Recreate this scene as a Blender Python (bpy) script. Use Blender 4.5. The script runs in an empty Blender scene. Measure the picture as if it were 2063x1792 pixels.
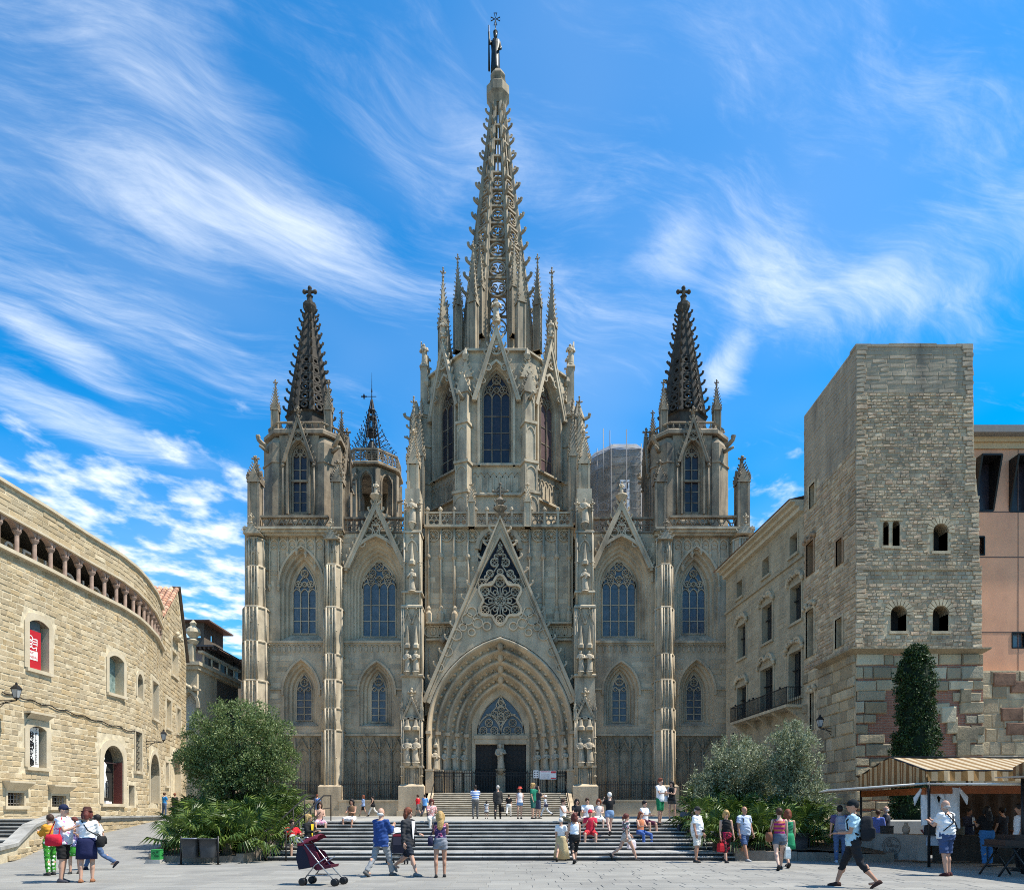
import bpy, math, random
import numpy as np
from mathutils import Vector, Matrix, noise
from mathutils.geometry import tessellate_polygon

# ------------------------------------------------------------------ camera, sky, sun, exposure
SC = bpy.context.scene
COL = SC.collection
F, CX, CY, EH = 1400.0, 1031.5, 1634.0, 1.6      # focal length and centre in units of a 2063 x 1792 frame
cam_d = bpy.data.cameras.new("camera"); cam = bpy.data.objects.new("camera", cam_d); COL.objects.link(cam)
cam.location = (0, 0, EH); cam.rotation_euler = (math.pi / 2, 0, 0)
cam_d.sensor_width = 36; cam_d.lens = 36 * F / 2063.0
cam_d.shift_y = (CY - 896) / 2063.0
cam_d.clip_start = 0.1; cam_d.clip_end = 5000
SC.camera = cam

SUN_E, SUN_A = math.radians(60), math.radians(9)   # height; angle from +X towards the camera side
sdir = Vector((math.cos(SUN_E) * math.cos(SUN_A), -math.cos(SUN_E) * math.sin(SUN_A), math.sin(SUN_E)))
sun_d = bpy.data.lights.new("sun", 'SUN'); sun_d.energy = 5.0; sun_d.angle = math.radians(0.53); sun_d.color = (1.0, 0.945, 0.84)
sun = bpy.data.objects.new("sun", sun_d); COL.objects.link(sun)
sun.rotation_euler = sdir.to_track_quat('Z', 'Y').to_euler(); sun.location = (60, -10, 90)

W = bpy.data.worlds.new("World"); SC.world = W; W.use_nodes = True
def build_world():
    nt = W.node_tree; N = nt.nodes; L = nt.links; N.clear()
    def n(t, **k):
        x = N.new(t)
        for a, b in k.items(): setattr(x, a, b)
        return x
    out = n('ShaderNodeOutputWorld'); bg = n('ShaderNodeBackground'); L.new(bg.outputs[0], out.inputs[0])
    bg.inputs[1].default_value = 0.10
    sky = n('ShaderNodeTexSky', sky_type='NISHITA', sun_disc=False)
    sky.sun_elevation = SUN_E; sky.sun_rotation = math.radians(90) + SUN_A
    sky.air_density = 1.0; sky.dust_density = 0.25; sky.ozone_density = 3.0
    hsv = n('ShaderNodeHueSaturation'); hsv.inputs['Saturation'].default_value = 1.66; hsv.inputs['Value'].default_value = 1.65
    hsv.inputs['Hue'].default_value = 0.495
    L.new(sky.outputs[0], hsv.inputs['Color'])
    cl = n('ShaderNodeVectorMath', operation='MINIMUM'); L.new(hsv.outputs[0], cl.inputs[0]); cl.inputs[1].default_value = (2.7, 4.7, 7.4)
    tc = n('ShaderNodeTexCoord'); sep = n('ShaderNodeSeparateXYZ'); L.new(tc.outputs['Generated'], sep.inputs[0])
    zz = n('ShaderNodeMath', operation='MAXIMUM'); L.new(sep.outputs[2], zz.inputs[0]); zz.inputs[1].default_value = 0.03
    dx = n('ShaderNodeMath', operation='DIVIDE'); L.new(sep.outputs[0], dx.inputs[0]); L.new(zz.outputs[0], dx.inputs[1])
    dy = n('ShaderNodeMath', operation='DIVIDE'); L.new(sep.outputs[1], dy.inputs[0]); L.new(zz.outputs[0], dy.inputs[1])
    P = n('ShaderNodeCombineXYZ'); L.new(dx.outputs[0], P.inputs[0]); L.new(dy.outputs[0], P.inputs[1])   # point on a flat cloud layer
    def mapping(src, loc=(0,0,0), rot=0, sc=(1,1,1), typ='TEXTURE'):
        m = n('ShaderNodeMapping', vector_type=typ); L.new(src, m.inputs['Vector'])
        m.inputs['Location'].default_value = loc; m.inputs['Rotation'].default_value = (0, 0, rot); m.inputs['Scale'].default_value = sc
        return m.outputs[0]
    def ramp(src, a, b, v0=0.0, v1=1.0):
        r = n('ShaderNodeMapRange', interpolation_type='SMOOTHSTEP'); L.new(src, r.inputs['Value'])
        r.inputs['From Min'].default_value = a; r.inputs['From Max'].default_value = b
        r.inputs['To Min'].default_value = v0; r.inputs['To Max'].default_value = v1
        return r.outputs[0]
    def m2(op, a, b):
        x = n('ShaderNodeMath', operation=op)
        for i, q in enumerate((a, b)):
            if isinstance(q, (int, float)): x.inputs[i].default_value = q
            else: L.new(q, x.inputs[i])
        return x.outputs[0]
    def noi(vec, scale, det=8, rough=0.6, dist=0.0, col=False):
        x = n('ShaderNodeTexNoise'); L.new(vec, x.inputs['Vector']); x.inputs['Scale'].default_value = scale
        x.inputs['Detail'].default_value = det; x.inputs['Roughness'].default_value = rough; x.inputs['Distortion'].default_value = dist
        return x.outputs['Color' if col else 'Fac']
    # warp the layer a little so that the wisps bend
    wv = noi(P.outputs[0], 2.0, 2, 0.45, 0, True)
    wa = n('ShaderNodeVectorMath', operation='MULTIPLY_ADD'); L.new(wv, wa.inputs[0]); wa.inputs[1].default_value = (0.34, 0.34, 0); L.new(P.outputs[0], wa.inputs[2])
    PW = wa.outputs[0]
    # long cirrus wisps, drawn out along the wind
    c1 = noi(mapping(PW, rot=math.radians(27), sc=(1.25, 0.42, 1)), 1.8, 10, 0.64, 0.6)
    c2 = noi(mapping(PW, rot=math.radians(40), sc=(0.9, 0.26, 1)), 3.4, 9, 0.64, 0.4)
    c3 = noi(P.outputs[0], 0.9, 3, 0.5)
    def blob(cx, cy, rot, lx, ly):
        g = n('ShaderNodeTexGradient', gradient_type='SPHERICAL'); L.new(mapping(PW, (cx + .17, cy + .17, 0), math.radians(rot), (lx, ly, 1)), g.inputs[0])
        return ramp(g.outputs['Fac'], 0.0, 1.0)
    c4 = noi(mapping(PW, rot=math.radians(22), sc=(0.8, 0.15, 1)), 6.5, 8, 0.68, 0.5)
    masks = [(-0.47, 1.17, 25, .85, .27, .95), (-.36, 1.18, 25, .40, .15, 1.15), (-0.52, .98, 62, .50, .34, .72), (-1.00, 1.53, 60, .55, .16, 1.0), (-1.10, 1.80, 50, .60, .20, 1.0), (-.85, 1.35, 40, .7, .26, .66), (-.62, 1.55, 45, .6, .20, .62),
             (.50, 1.33, 35, .50, .26, .92), (.74, 1.38, 5, .60, .22, .92), (.92, 1.24, -15, .60, .24, .95), (.27, 1.27, 80, .20, .15, .98), (.48, 1.57, 60, .20, .10, 1.15), (.62, 1.02, 30, .75, .35, .28), (.05, 1.35, 30, .7, .35, .62), (-.1, 1.02, 25, .7, .3, .5)]
    mk = None
    for a in masks:
        b = m2('MULTIPLY', blob(*a[:5]), a[5])
        mk = b if mk is None else m2('MAXIMUM', mk, b)
    lo = m2('SUBTRACT', 0.64, m2('MULTIPLY', mk, 0.29))
    fine = m2('ADD', m2('ADD', m2('MULTIPLY', c1, 0.50), m2('MULTIPLY', c2, 0.30)), m2('MULTIPLY', c4, 0.20))
    cir = ramp(m2('SUBTRACT', fine, lo), -0.10, 0.46)
    haze = m2('MULTIPLY', ramp(c3, 0.30, 0.75), 0.17)
    # low cumulus puffs near the roofs
    cu = noi(mapping(P.outputs[0], sc=(1, 1.3, 1)), 6.5, 10, 0.55, 0.1)
    elev = sep.outputs[2]
    band = m2('MULTIPLY', ramp(elev, 0.05, 0.20), ramp(elev, 0.50, 0.36))
    side = m2('ADD', ramp(sep.outputs[0], -0.18, -0.36), m2('MULTIPLY', ramp(sep.outputs[0], .16, .30), .8))
    cum = ramp(m2('ADD', m2('MULTIPLY', m2('MULTIPLY', band, side), 0.26), m2('SUBTRACT', cu, 0.69)), -0.03, 0.26)
    dens = m2('MINIMUM', m2('ADD', m2('ADD', m2('MULTIPLY', cir, 0.86), haze), m2('MULTIPLY', cum, 0.88)), 0.96)
    mix = n('ShaderNodeMixRGB'); L.new(dens, mix.inputs[0]); L.new(cl.outputs[0], mix.inputs[1]); mix.inputs[2].default_value = (7.9, 8.4, 8.8, 1)
    L.new(mix.outputs[0], bg.inputs[0])
build_world()
vs = SC.view_settings; vs.view_transform = 'Standard'; vs.look = 'None'; vs.exposure = 0.60; vs.gamma = 1.0; vs.use_curve_mapping = False
SC.cycles.adaptive_threshold = 0.015; SC.cycles.use_denoising = False; SC.cycles.filter_width = 1.0; SC.cycles.max_bounces = 5; SC.cycles.diffuse_bounces = 3; SC.cycles.glossy_bounces = 2; SC.cycles.transparent_max_bounces = 8

# ------------------------------------------------------------------ helpers
R = random.Random(11)
def wx(px, Y): return (px - CX) * Y / F
def wz(py, Y): return EH + (CY - py) * Y / F

class MB:
    """collects faces, then links them as one mesh object"""
    def __init__(s): s.v = []; s.f = []; s.m = []; s.sm = []; s.cm = 0; s.M = None
    def add(s, vs, fs, smooth=False):
        n = len(s.v)
        s.v += [tuple(s.M @ Vector(p)) for p in vs] if s.M is not None else [tuple(p) for p in vs]
        for f in fs: s.f.append(tuple(i + n for i in f)); s.m.append(s.cm); s.sm.append(smooth)
        return s
    def box(s, x0, x1, y0, y1, z0, z1):
        if x0 > x1: x0, x1 = x1, x0
        if y0 > y1: y0, y1 = y1, y0
        if z0 > z1: z0, z1 = z1, z0
        return s.add([(x0,y0,z0),(x1,y0,z0),(x1,y1,z0),(x0,y1,z0),(x0,y0,z1),(x1,y0,z1),(x1,y1,z1),(x0,y1,z1)],
              [(0,3,2,1),(4,5,6,7),(0,1,5,4),(1,2,6,5),(2,3,7,6),(3,0,4,7)])
    def cbox(s, cx, cy, z0, sx, sy, h): return s.box(cx - sx/2, cx + sx/2, cy - sy/2, cy + sy/2, z0, z0 + h)
    def prism(s, poly, z0, z1, top=1.0, c=None):
        """vertical prism over an (x, y) polygon; top scales the upper ring about c"""
        n = len(poly)
        if c is None: c = (sum(p[0] for p in poly)/n, sum(p[1] for p in poly)/n)
        vs = [(x, y, z0) for x, y in poly] + [(c[0]+(x-c[0])*top, c[1]+(y-c[1])*top, z1) for x, y in poly]
        return s.add(vs, [tuple(range(n-1,-1,-1)), tuple(range(n,2*n))] + [(i,(i+1)%n,(i+1)%n+n,i+n) for i in range(n)])
    def plate(s, outer, holes, y0, y1, back=True):
        """flat slab in the xz plane with holes, between y0 (front) and y1"""
        loops = [outer] + list(holes)
        tri = tessellate_polygon([[Vector((x, z, 0)) for x, z in lp] for lp in loops])
        flat = [p for lp in loops for p in lp]; n = len(flat)
        fs = []
        for t in tri:
            a, b, c = [flat[i] for i in t]
            cr = (b[0]-a[0])*(c[1]-a[1]) - (b[1]-a[1])*(c[0]-a[0])
            if abs(cr) < 1e-9: continue
            t = t if cr > 0 else (t[0], t[2], t[1])
            fs.append(tuple(t))
            if back: fs.append((t[0]+n, t[2]+n, t[1]+n))
        k = 0
        for lp in loops:
            m = len(lp)
            for i in range(m): fs.append((k+i, k+n+i, k+n+(i+1)%m, k+(i+1)%m))
            k += m
        return s.add([(x, y0, z) for x, z in flat] + [(x, y1, z) for x, z in flat], fs)
    def tube(s, pts, rad, n=6, cap=True, flat=1.0, up=None, smooth=True):
        pts = [Vector(p) for p in pts]; m = len(pts)
        if isinstance(rad, (int, float)): rad = [rad]*m
        vs = []; prev = None
        for i, p in enumerate(pts):
            t = (pts[min(i+1, m-1)] - pts[max(i-1, 0)])
            if t.length < 1e-9: t = Vector((0,0,1))
            t.normalize()
            if prev is None:
                a = Vector(up) if up is not None else (Vector((0,1,0)) if abs(t.y) < .9 else Vector((1,0,0)))
            else: a = prev
            a = (a - t * a.dot(t))
            if a.length < 1e-6: a = t.orthogonal()
            a.normalize(); prev = a; b = t.cross(a)
            r = rad[i]
            for k in range(n):
                w = 2*math.pi*k/n
                vs.append(p + a*(math.cos(w)*r*flat) + b*(math.sin(w)*r))
        fs = []
        for i in range(m-1):
            for k in range(n): fs.append((i*n+k, i*n+(k+1)%n, (i+1)*n+(k+1)%n, (i+1)*n+k))
        if cap: fs.append(tuple(range(n-1,-1,-1))); fs.append(tuple((m-1)*n+k for k in range(n)))
        return s.add(vs, fs, smooth)
    def lathe(s, prof, cx=0, cy=0, n=8, a0=0.0, smooth=False, sx=1, sy=1):
        vs = []
        for r, z in prof:
            for k in range(n):
                w = a0 + 2*math.pi*k/n; vs.append((cx + r*math.cos(w)*sx, cy + r*math.sin(w)*sy, z))
        m = len(prof); fs = []
        for i in range(m-1):
            for k in range(n): fs.append((i*n+k, i*n+(k+1)%n, (i+1)*n+(k+1)%n, (i+1)*n+k))
        fs.append(tuple(range(n-1,-1,-1))); fs.append(tuple((m-1)*n+k for k in range(n)))
        return s.add(vs, fs, smooth)
    def ribbon(s, pts, w, y0, y1, closed=False):
        """bar of width w following (x, z) points, from y0 to y1"""
        m = len(pts); vs = []
        for i in range(m):
            if closed: a, b = pts[(i-1)%m], pts[(i+1)%m]
            else: a, b = pts[max(i-1,0)], pts[min(i+1,m-1)]
            dx, dz = b[0]-a[0], b[1]-a[1]; l = math.hypot(dx, dz) or 1
            nx, nz = -dz/l*w/2, dx/l*w/2; x, z = pts[i]
            vs += [(x-nx,y0,z-nz),(x+nx,y0,z+nz),(x+nx,y1,z+nz),(x-nx,y1,z-nz)]
        fs = []
        for i in range(m if closed else m-1):
            a, b = i*4, ((i+1)%m)*4
            for k in range(4): fs.append((a+k, b+k, b+(k+1)%4, a+(k+1)%4))
        if not closed: fs += [(0,1,2,3), (m*4-1,m*4-2,m*4-3,m*4-4)]
        return s.add(vs, fs)
    def loft(s, rings, closed=False, smooth=False, cap=False):
        m = len(rings); n = len(rings[0]); vs = [p for r in rings for p in r]; fs = []
        for i in range(m-1):
            for k in range(n if closed else n-1): fs.append((i*n+k, i*n+(k+1)%n, (i+1)*n+(k+1)%n, (i+1)*n+k))
        if cap: fs.append(tuple(range(n-1,-1,-1))); fs.append(tuple((m-1)*n+k for k in range(n)))
        return s.add(vs, fs, smooth)
    def ball(s, c, r, n=8, m=6, sx=1, sy=1, sz=1):
        prof = [(max(r*math.sin(math.pi*i/m), 1e-3), -r*math.cos(math.pi*i/m)) for i in range(m+1)]
        vs = []
        for q, z in prof:
            for k in range(n):
                w = 2*math.pi*k/n; vs.append((c[0]+q*math.cos(w)*sx, c[1]+q*math.sin(w)*sy, c[2]+z*sz))
        fs = []
        for i in range(m):
            for k in range(n): fs.append((i*n+k, i*n+(k+1)%n, (i+1)*n+(k+1)%n, (i+1)*n+k))
        return s.add(vs, fs, True)
    def mesh(s, name, mats):
        me = bpy.data.meshes.new(name); me.from_pydata(s.v, [], s.f)
        if not isinstance(mats, (list, tuple)): mats = [mats]
        for x in mats: me.materials.append(x)
        if len(mats) > 1: me.polygons.foreach_set('material_index', s.m)
        if any(s.sm): me.polygons.foreach_set('use_smooth', s.sm)
        return me
    def build(s, name, mats, parent=None, **k):
        return ob(name, s.mesh(name, mats), parent, **k)

def ob(name, me, parent=None, loc=None, rz=None, sc=None, label=None, cat=None, group=None, kind=None, mat4=None):
    o = bpy.data.objects.new(name, me); COL.objects.link(o)
    if parent is not None: o.parent = parent
    if mat4 is not None: o.matrix_local = mat4
    if loc is not None: o.location = loc
    if rz is not None: o.rotation_euler = (0, 0, rz)
    if sc is not None: o.scale = sc if isinstance(sc, (tuple, list)) else (sc, sc, sc)
    if label: o['label'] = label
    if cat: o['category'] = cat
    if group: o['group'] = group
    if kind: o['kind'] = kind
    return o
def empty(name, loc=(0,0,0), rz=0, **k): return ob(name, None, loc=loc, rz=rz, **k)
def arc(cx, cz, r, a0, a1, n): return [(cx + r*math.cos(math.radians(a0+(a1-a0)*i/n)), cz + r*math.sin(math.radians(a0+(a1-a0)*i/n))) for i in range(n+1)]
def ring(cx, cz, r, n=16, a0=0): return [(cx + r*math.cos(a0+2*math.pi*i/n), cz + r*math.sin(a0+2*math.pi*i/n)) for i in range(n)]
def arch(xc, w, z0, zs, za, n=8):
    """pointed arch outline, left foot - apex - right foot"""
    h = za - zs; c = (h*h - w*w) / (2*w); r = c + w
    am = math.atan2(h, -c) if True else 0
    lft = []
    for i in range(n+1):
        t = math.pi + (am_l(c, h) - math.pi) * i / n
        lft.append((xc + c + r*math.cos(t), zs + r*math.sin(t)))
    lft[-1] = (xc, za)
    return [(xc-w, z0)] + lft + [(2*xc - x, z) for x, z in reversed(lft[:-1])] + [(xc+w, z0)]
def am_l(c, h): return math.atan2(h, -c)
def lerp(a, b, t): return a + (b-a)*t

# ------------------------------------------------------------------ materials
def mat(name, col, rough=0.8, var=0.12, scale=3.0, bump=0.0, bscale=30.0, c2=None, dark=None, streak=0.0, rnd=None, rvar=0.35, metal=0.0, spec=0.3, coat=0.0, rcols=None, stain_scale=0.5, bdist=0.02):
    m = bpy.data.materials.new(name); m.use_nodes = True
    nt = m.node_tree; N = nt.nodes; L = nt.links
    b = N['Principled BSDF']; b.inputs['Roughness'].default_value = rough; b.inputs['Metallic'].default_value = metal
    b.inputs['Specular IOR Level'].default_value = spec
    if coat: b.inputs['Coat Weight'].default_value = coat
    if c2 is None: c2 = tuple(min(1, x*(1+var*2)) for x in col); c1 = tuple(x*(1-var) for x in col)
    else: c1 = col
    geo = N.new('ShaderNodeNewGeometry')
    def noi(sc, det=4, vec=None, rough=.6):
        x = N.new('ShaderNodeTexNoise'); x.inputs['Scale'].default_value = sc; x.inputs['Detail'].default_value = det; x.inputs['Roughness'].default_value = rough
        L.new(vec if vec is not None else geo.outputs['Position'], x.inputs['Vector']); return x.outputs['Fac']
    def rng(src, a, bb, lo=0, hi=1):
        r = N.new('ShaderNodeMapRange'); r.inputs[1].default_value = a; r.inputs[2].default_value = bb; r.inputs[3].default_value = lo; r.inputs[4].default_value = hi
        L.new(src, r.inputs[0]); return r.outputs[0]
    def mixc(f, a, bb, mode='MIX'):
        x = N.new('ShaderNodeMixRGB'); x.blend_type = mode
        for i, q in ((0, f), (1, a), (2, bb)):
            if isinstance(q, (int, float)): x.inputs[i].default_value = q
            elif isinstance(q, tuple): x.inputs[i].default_value = (*q[:3], 1)
            else: L.new(q, x.inputs[i])
        return x.outputs[0]
    colr = mixc(rng(noi(scale), .3, .7), c1, c2)
    if rnd:
        if rnd == 'obj': src = N.new('ShaderNodeObjectInfo').outputs['Random']
        else: src = geo.outputs['Random Per Island']
        if rcols:
            cr = N.new('ShaderNodeValToRGB'); cr.color_ramp.interpolation = 'LINEAR'
            el = cr.color_ramp.elements
            while len(el) < len(rcols): el.new(0.5)
            for i, c in enumerate(rcols): el[i].position = i/(len(rcols)-1); el[i].color = (*c, 1)
            L.new(src, cr.inputs[0]); colr = mixc(0.75, colr, cr.outputs[0])
        wn = N.new('ShaderNodeMath'); wn.operation = 'MULTIPLY'; L.new(src, wn.inputs[0]); wn.inputs[1].default_value = 7.31
        fr = N.new('ShaderNodeMath'); fr.operation = 'FRACT'; L.new(wn.outputs[0], fr.inputs[0])
        g = N.new('ShaderNodeCombineColor')
        v = rng(fr.outputs[0], 0, 1, 1-rvar, 1+rvar*.6)
        for i in range(3): L.new(v, g.inputs[i])
        colr = mixc(1.0, colr, g.outputs[0], 'MULTIPLY')
    if dark is not None:
        mp = N.new('ShaderNodeMapping'); mp.inputs['Scale'].default_value = (1, 1, 0.16); L.new(geo.outputs['Position'], mp.inputs[0])
        s1 = noi(stain_scale*2.2, 5, mp.outputs[0]); s2 = noi(stain_scale, 4)
        f = N.new('ShaderNodeMath'); f.operation = 'MULTIPLY'; L.new(rng(s1, .40, .64), f.inputs[0]); L.new(rng(s2, .32, .60), f.inputs[1])
        g = N.new('ShaderNodeMath'); g.operation = 'MULTIPLY'; L.new(f.outputs[0], g.inputs[0]); g.inputs[1].default_value = streak
        colr = mixc(g.outputs[0], colr, dark)
    L.new(colr, b.inputs['Base Color'])
    if bump:
        bp = N.new('ShaderNodeBump'); bp.inputs['Strength'].default_value = bump; bp.inputs['Distance'].default_value = bdist
        L.new(noi(bscale, 5, None, .65), bp.inputs['Height']); L.new(bp.outputs[0], b.inputs['Normal'])
    return m
def plain(name, col, rough=.6, metal=0, spec=.3): 
    return mat(name, col, rough, .06, 6, metal=metal, spec=spec)
M = {}
M['cath'] = mat('cathedral_stone', (.47,.365,.24), .85, c2=(.59,.47,.325), scale=.9, bump=.5, bscale=9, dark=(.11,.094,.072), streak=.7, stain_scale=.35)
M['cath_st'] = mat('cathedral_ashlar', (.47,.365,.24), .85, c2=(.59,.47,.325), scale=.8, bump=.4, bscale=14, dark=(.15,.125,.095), streak=.55, stain_scale=.35, rnd='island', rvar=.24,
                 rcols=[(.44,.35,.235),(.60,.485,.335),(.49,.39,.265),(.56,.42,.265),(.42,.35,.255),(.52,.42,.285)])
M['cath_so'] = mat('cathedral_ashlar_block', (.47,.365,.24), .85, c2=(.59,.47,.325), scale=.8, bump=.4, bscale=14, dark=(.15,.125,.095), streak=.55, stain_scale=.35, rnd='obj', rvar=.24,
                 rcols=[(.44,.35,.235),(.60,.485,.335),(.49,.39,.265),(.56,.42,.265),(.42,.35,.255),(.52,.42,.285)])
M['pale'] = mat('pale_carved_stone', (.41,.335,.235), .8, c2=(.56,.465,.33), scale=1.2, bump=.5, bscale=12, dark=(.10,.086,.066), streak=.75, stain_scale=.5)
M['statue'] = mat('statue_stone', (.42,.345,.245), .8, c2=(.55,.46,.335), scale=4, bump=.4, bscale=20, dark=(.15,.14,.12), streak=.5, stain_scale=2)
M['base'] = mat('sooty_base_stone', (.27,.216,.145), .88, c2=(.37,.30,.205), scale=1.2, bump=.5, bscale=10, dark=(.09,.078,.06), streak=.7, stain_scale=.8)
M['spire'] = mat('spire_stone', (.285,.232,.163), .85, c2=(.42,.345,.24), scale=1.4, bump=.6, bscale=11, dark=(.08,.07,.055), streak=.85, stain_scale=.7)
M['old'] = mat('old_dark_stone', (.21,.165,.115), .88, c2=(.365,.29,.20), scale=1.1, bump=.6, bscale=10, dark=(.05,.047,.044), streak=.85, stain_scale=.6)
M['sooty'] = mat('sooty_spire_stone', (.045,.037,.030), .9, c2=(.10,.085,.066), scale=2.0, bump=.6, bscale=12, dark=(.025,.024,.023), streak=.7, stain_scale=.8)
M['glass'] = mat('leaded_glass', (.07,.088,.11), .32, var=.2, scale=2.0, spec=.5, bump=.15, bscale=3)
M['glassd'] = mat('dark_stained_glass', (.018,.016,.024), .35, c2=(.035,.028,.034), scale=3, spec=.4, bump=.3, bscale=12)
M['glassr'] = mat('dusty_red_glass', (.085,.045,.045), .5, c2=(.12,.07,.07), scale=3, spec=.3)
M['iron'] = mat('wrought_iron', (.022,.021,.021), .55, .2, 5, metal=.3)
M['bronze'] = mat('dark_bronze', (.030,.032,.030), .45, .3, 3, metal=.6)
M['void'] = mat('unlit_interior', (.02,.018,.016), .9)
# ------------------------------------------------------------------ masonry
_unit = {}
def unit_stone(m, k):
    key = (m.name, k)
    if key not in _unit:
        r = random.Random(k*17+3); j = lambda a: r.uniform(-a, a)
        b = [(-.5+j(.02),0,-.5+j(.03)),(.5+j(.02),0,-.5+j(.03)),(.5+j(.02),0,.5+j(.03)),(-.5+j(.02),0,.5+j(.03))]
        f1 = [(x, -.6+j(.12), z) for x, _, z in b]
        f2 = [(x*.90+j(.02), -1+j(.22), z*.84+j(.03)) for x, _, z in b]
        mb = MB(); mb.add(b+f1+f2, [(8,9,10,11)] + [(i,(i+1)%4,(i+1)%4+4,i+4) for i in range(4)] + [(i+4,(i+1)%4+4,(i+1)%4+8,i+8) for i in range(4)])
        _unit[key] = mb
    return _unit[key]
_unit_me = {}
def masonry(parent, path, u0, u1, z0, z1, hr, wr, msep, mjoin, nsep=0, skip=None, proud=.03, gap=.02, name='stone', seed=1, hvar=.15, visible=None, zfun=None):
    r = random.Random(seed); L = []
    z = z0
    while z < z1 - hr*.3:
        h = hr*r.uniform(1-hvar, 1+hvar)
        if z + h > z1: h = z1 - z
        u = u0 - r.uniform(0, wr[1])
        while u < u1:
            w = r.uniform(*wr); a, b = max(u, u0), min(u+w, u1); u += w
            if b - a < hr*.35: continue
            uc, zc = (a+b)/2, z+h/2
            if skip and skip(a, b, z, z+h): continue
            x, y, ang = path(uc)
            L.append((x, y, ang, zc+(r.uniform(-.06,.06)*h if hvar > .2 else 0), b-a-gap, (h-gap)*(r.uniform(.82, 1.0) if hvar > .2 else 1), proud*r.uniform(.4, 1.45)))
        z += h
    P = parent.matrix_basis.translation if parent.parent is None else parent.parent.matrix_basis.translation + parent.matrix_basis.translation
    def imp(s):
        Y = P.y + s[1]; X = P.x + s[0]
        px = CX + F*X/Y
        if px < -5 or px > 2070 or (visible and not visible(px, CY-(s[3]+P.z-EH)*F/Y)): return 0
        return s[4]*s[5]/Y/Y
    L.sort(key=imp, reverse=True)
    jb = MB()
    for i, (x, y, ang, zc, w, h, d) in enumerate(L):
        k = r.randrange(7)
        T = Matrix.Translation((x, y, zc)) @ Matrix.Rotation(ang, 4, 'Z') @ Matrix.Diagonal((w, d+.03, h, 1))
        T = T @ Matrix.Translation((0, .03/(d+.03), 0))
        if i < nsep and imp(L[i]) > 0:
            key = (msep.name, k)
            if key not in _unit_me: _unit_me[key] = unit_stone(msep, k).mesh('stone', msep)
            ob(name, _unit_me[key], parent, mat4=T)
        else:
            u = unit_stone(msep, k); jb.M = T; jb.add(u.v, u.f)
    if jb.v: jb.build('masonry', mjoin, parent, kind='stuff')
def in_arch(x, z, xc, w, z0, zs, za):
    if abs(x-xc) > w or z < z0 or z > za: return False
    if z <= zs: return True
    h = za-zs; c = (h*h-w*w)/(2*w)
    return (abs(x-xc)+c)**2 + (z-zs)**2 <= (c+w)**2
def text_obj(c, parent, m4, name='lettering'):
    t = bpy.data.objects.new('tmp', c); me = bpy.data.meshes.new_from_object(t); bpy.data.objects.remove(t)
    return ob(name, me, parent, mat4=m4)
# ------------------------------------------------------------------ the cathedral
YF = 61.0; S = YF/F; XC = (1005-CX)*S
def lz(py, dy=0.0): return EH + (CY-py)*(YF+dy)/F
TER = 1.23                                           # height of the terrace in front of it
CATH = empty('cathedral', (XC, YF, 0), label='grey stone gothic cathedral with openwork central spire, two side spires and deep portal', cat='cathedral')
_crk = MB(); _crk.tube([(-.1,0,-.15),(.35,0,.0),(.75,0,.28),(.85,0,.62),(.62,0,.78)], [.30,.26,.24,.26,.12], 5, smooth=False)
_crk.ball((.78,0,.55), .27, 5, 4)
CRK = {}
def crocket_mesh(m):
    if m.name not in CRK: CRK[m.name] = _crk.mesh('crocket', m)
    return CRK[m.name]
def put(mb, src, T):
    old = mb.M; mb.M = T if old is None else old @ T; mb.add(src.v, src.f); mb.M = old
def crk(mb, x, y, z, ang, size, tilt=0):
    put(mb, _crk, Matrix.Translation((x, y, z)) @ Matrix.Rotation(ang, 4, 'Z') @ Matrix.Rotation(-tilt, 4, 'Y') @ Matrix.Diagonal((size, size, size, 1)))
def finial(mb, x, y, z, h, w):
    """leafy cross at the tip of a gable or pinnacle"""
    mb.lathe([(w*.22, z), (w*.16, z+h*.25), (w*.30, z+h*.30), (w*.13, z+h*.36), (w*.12, z+h*.9), (w*.05, z+h)], x, y, 6)
    for sx, sy in ((1,0),(-1,0),(0,1),(0,-1)):
        mb.tube([(x, y, z+h*.58), (x+sx*w*.32, y+sy*w*.32, z+h*.60), (x+sx*w*.5, y+sy*w*.5, z+h*.66)], [w*.10, w*.12, w*.17], 5)
    mb.ball((x, y, z+h*.93), w*.19, 6, 4); mb.ball((x, y, z+h*.6), w*.2, 6, 4)
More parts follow.
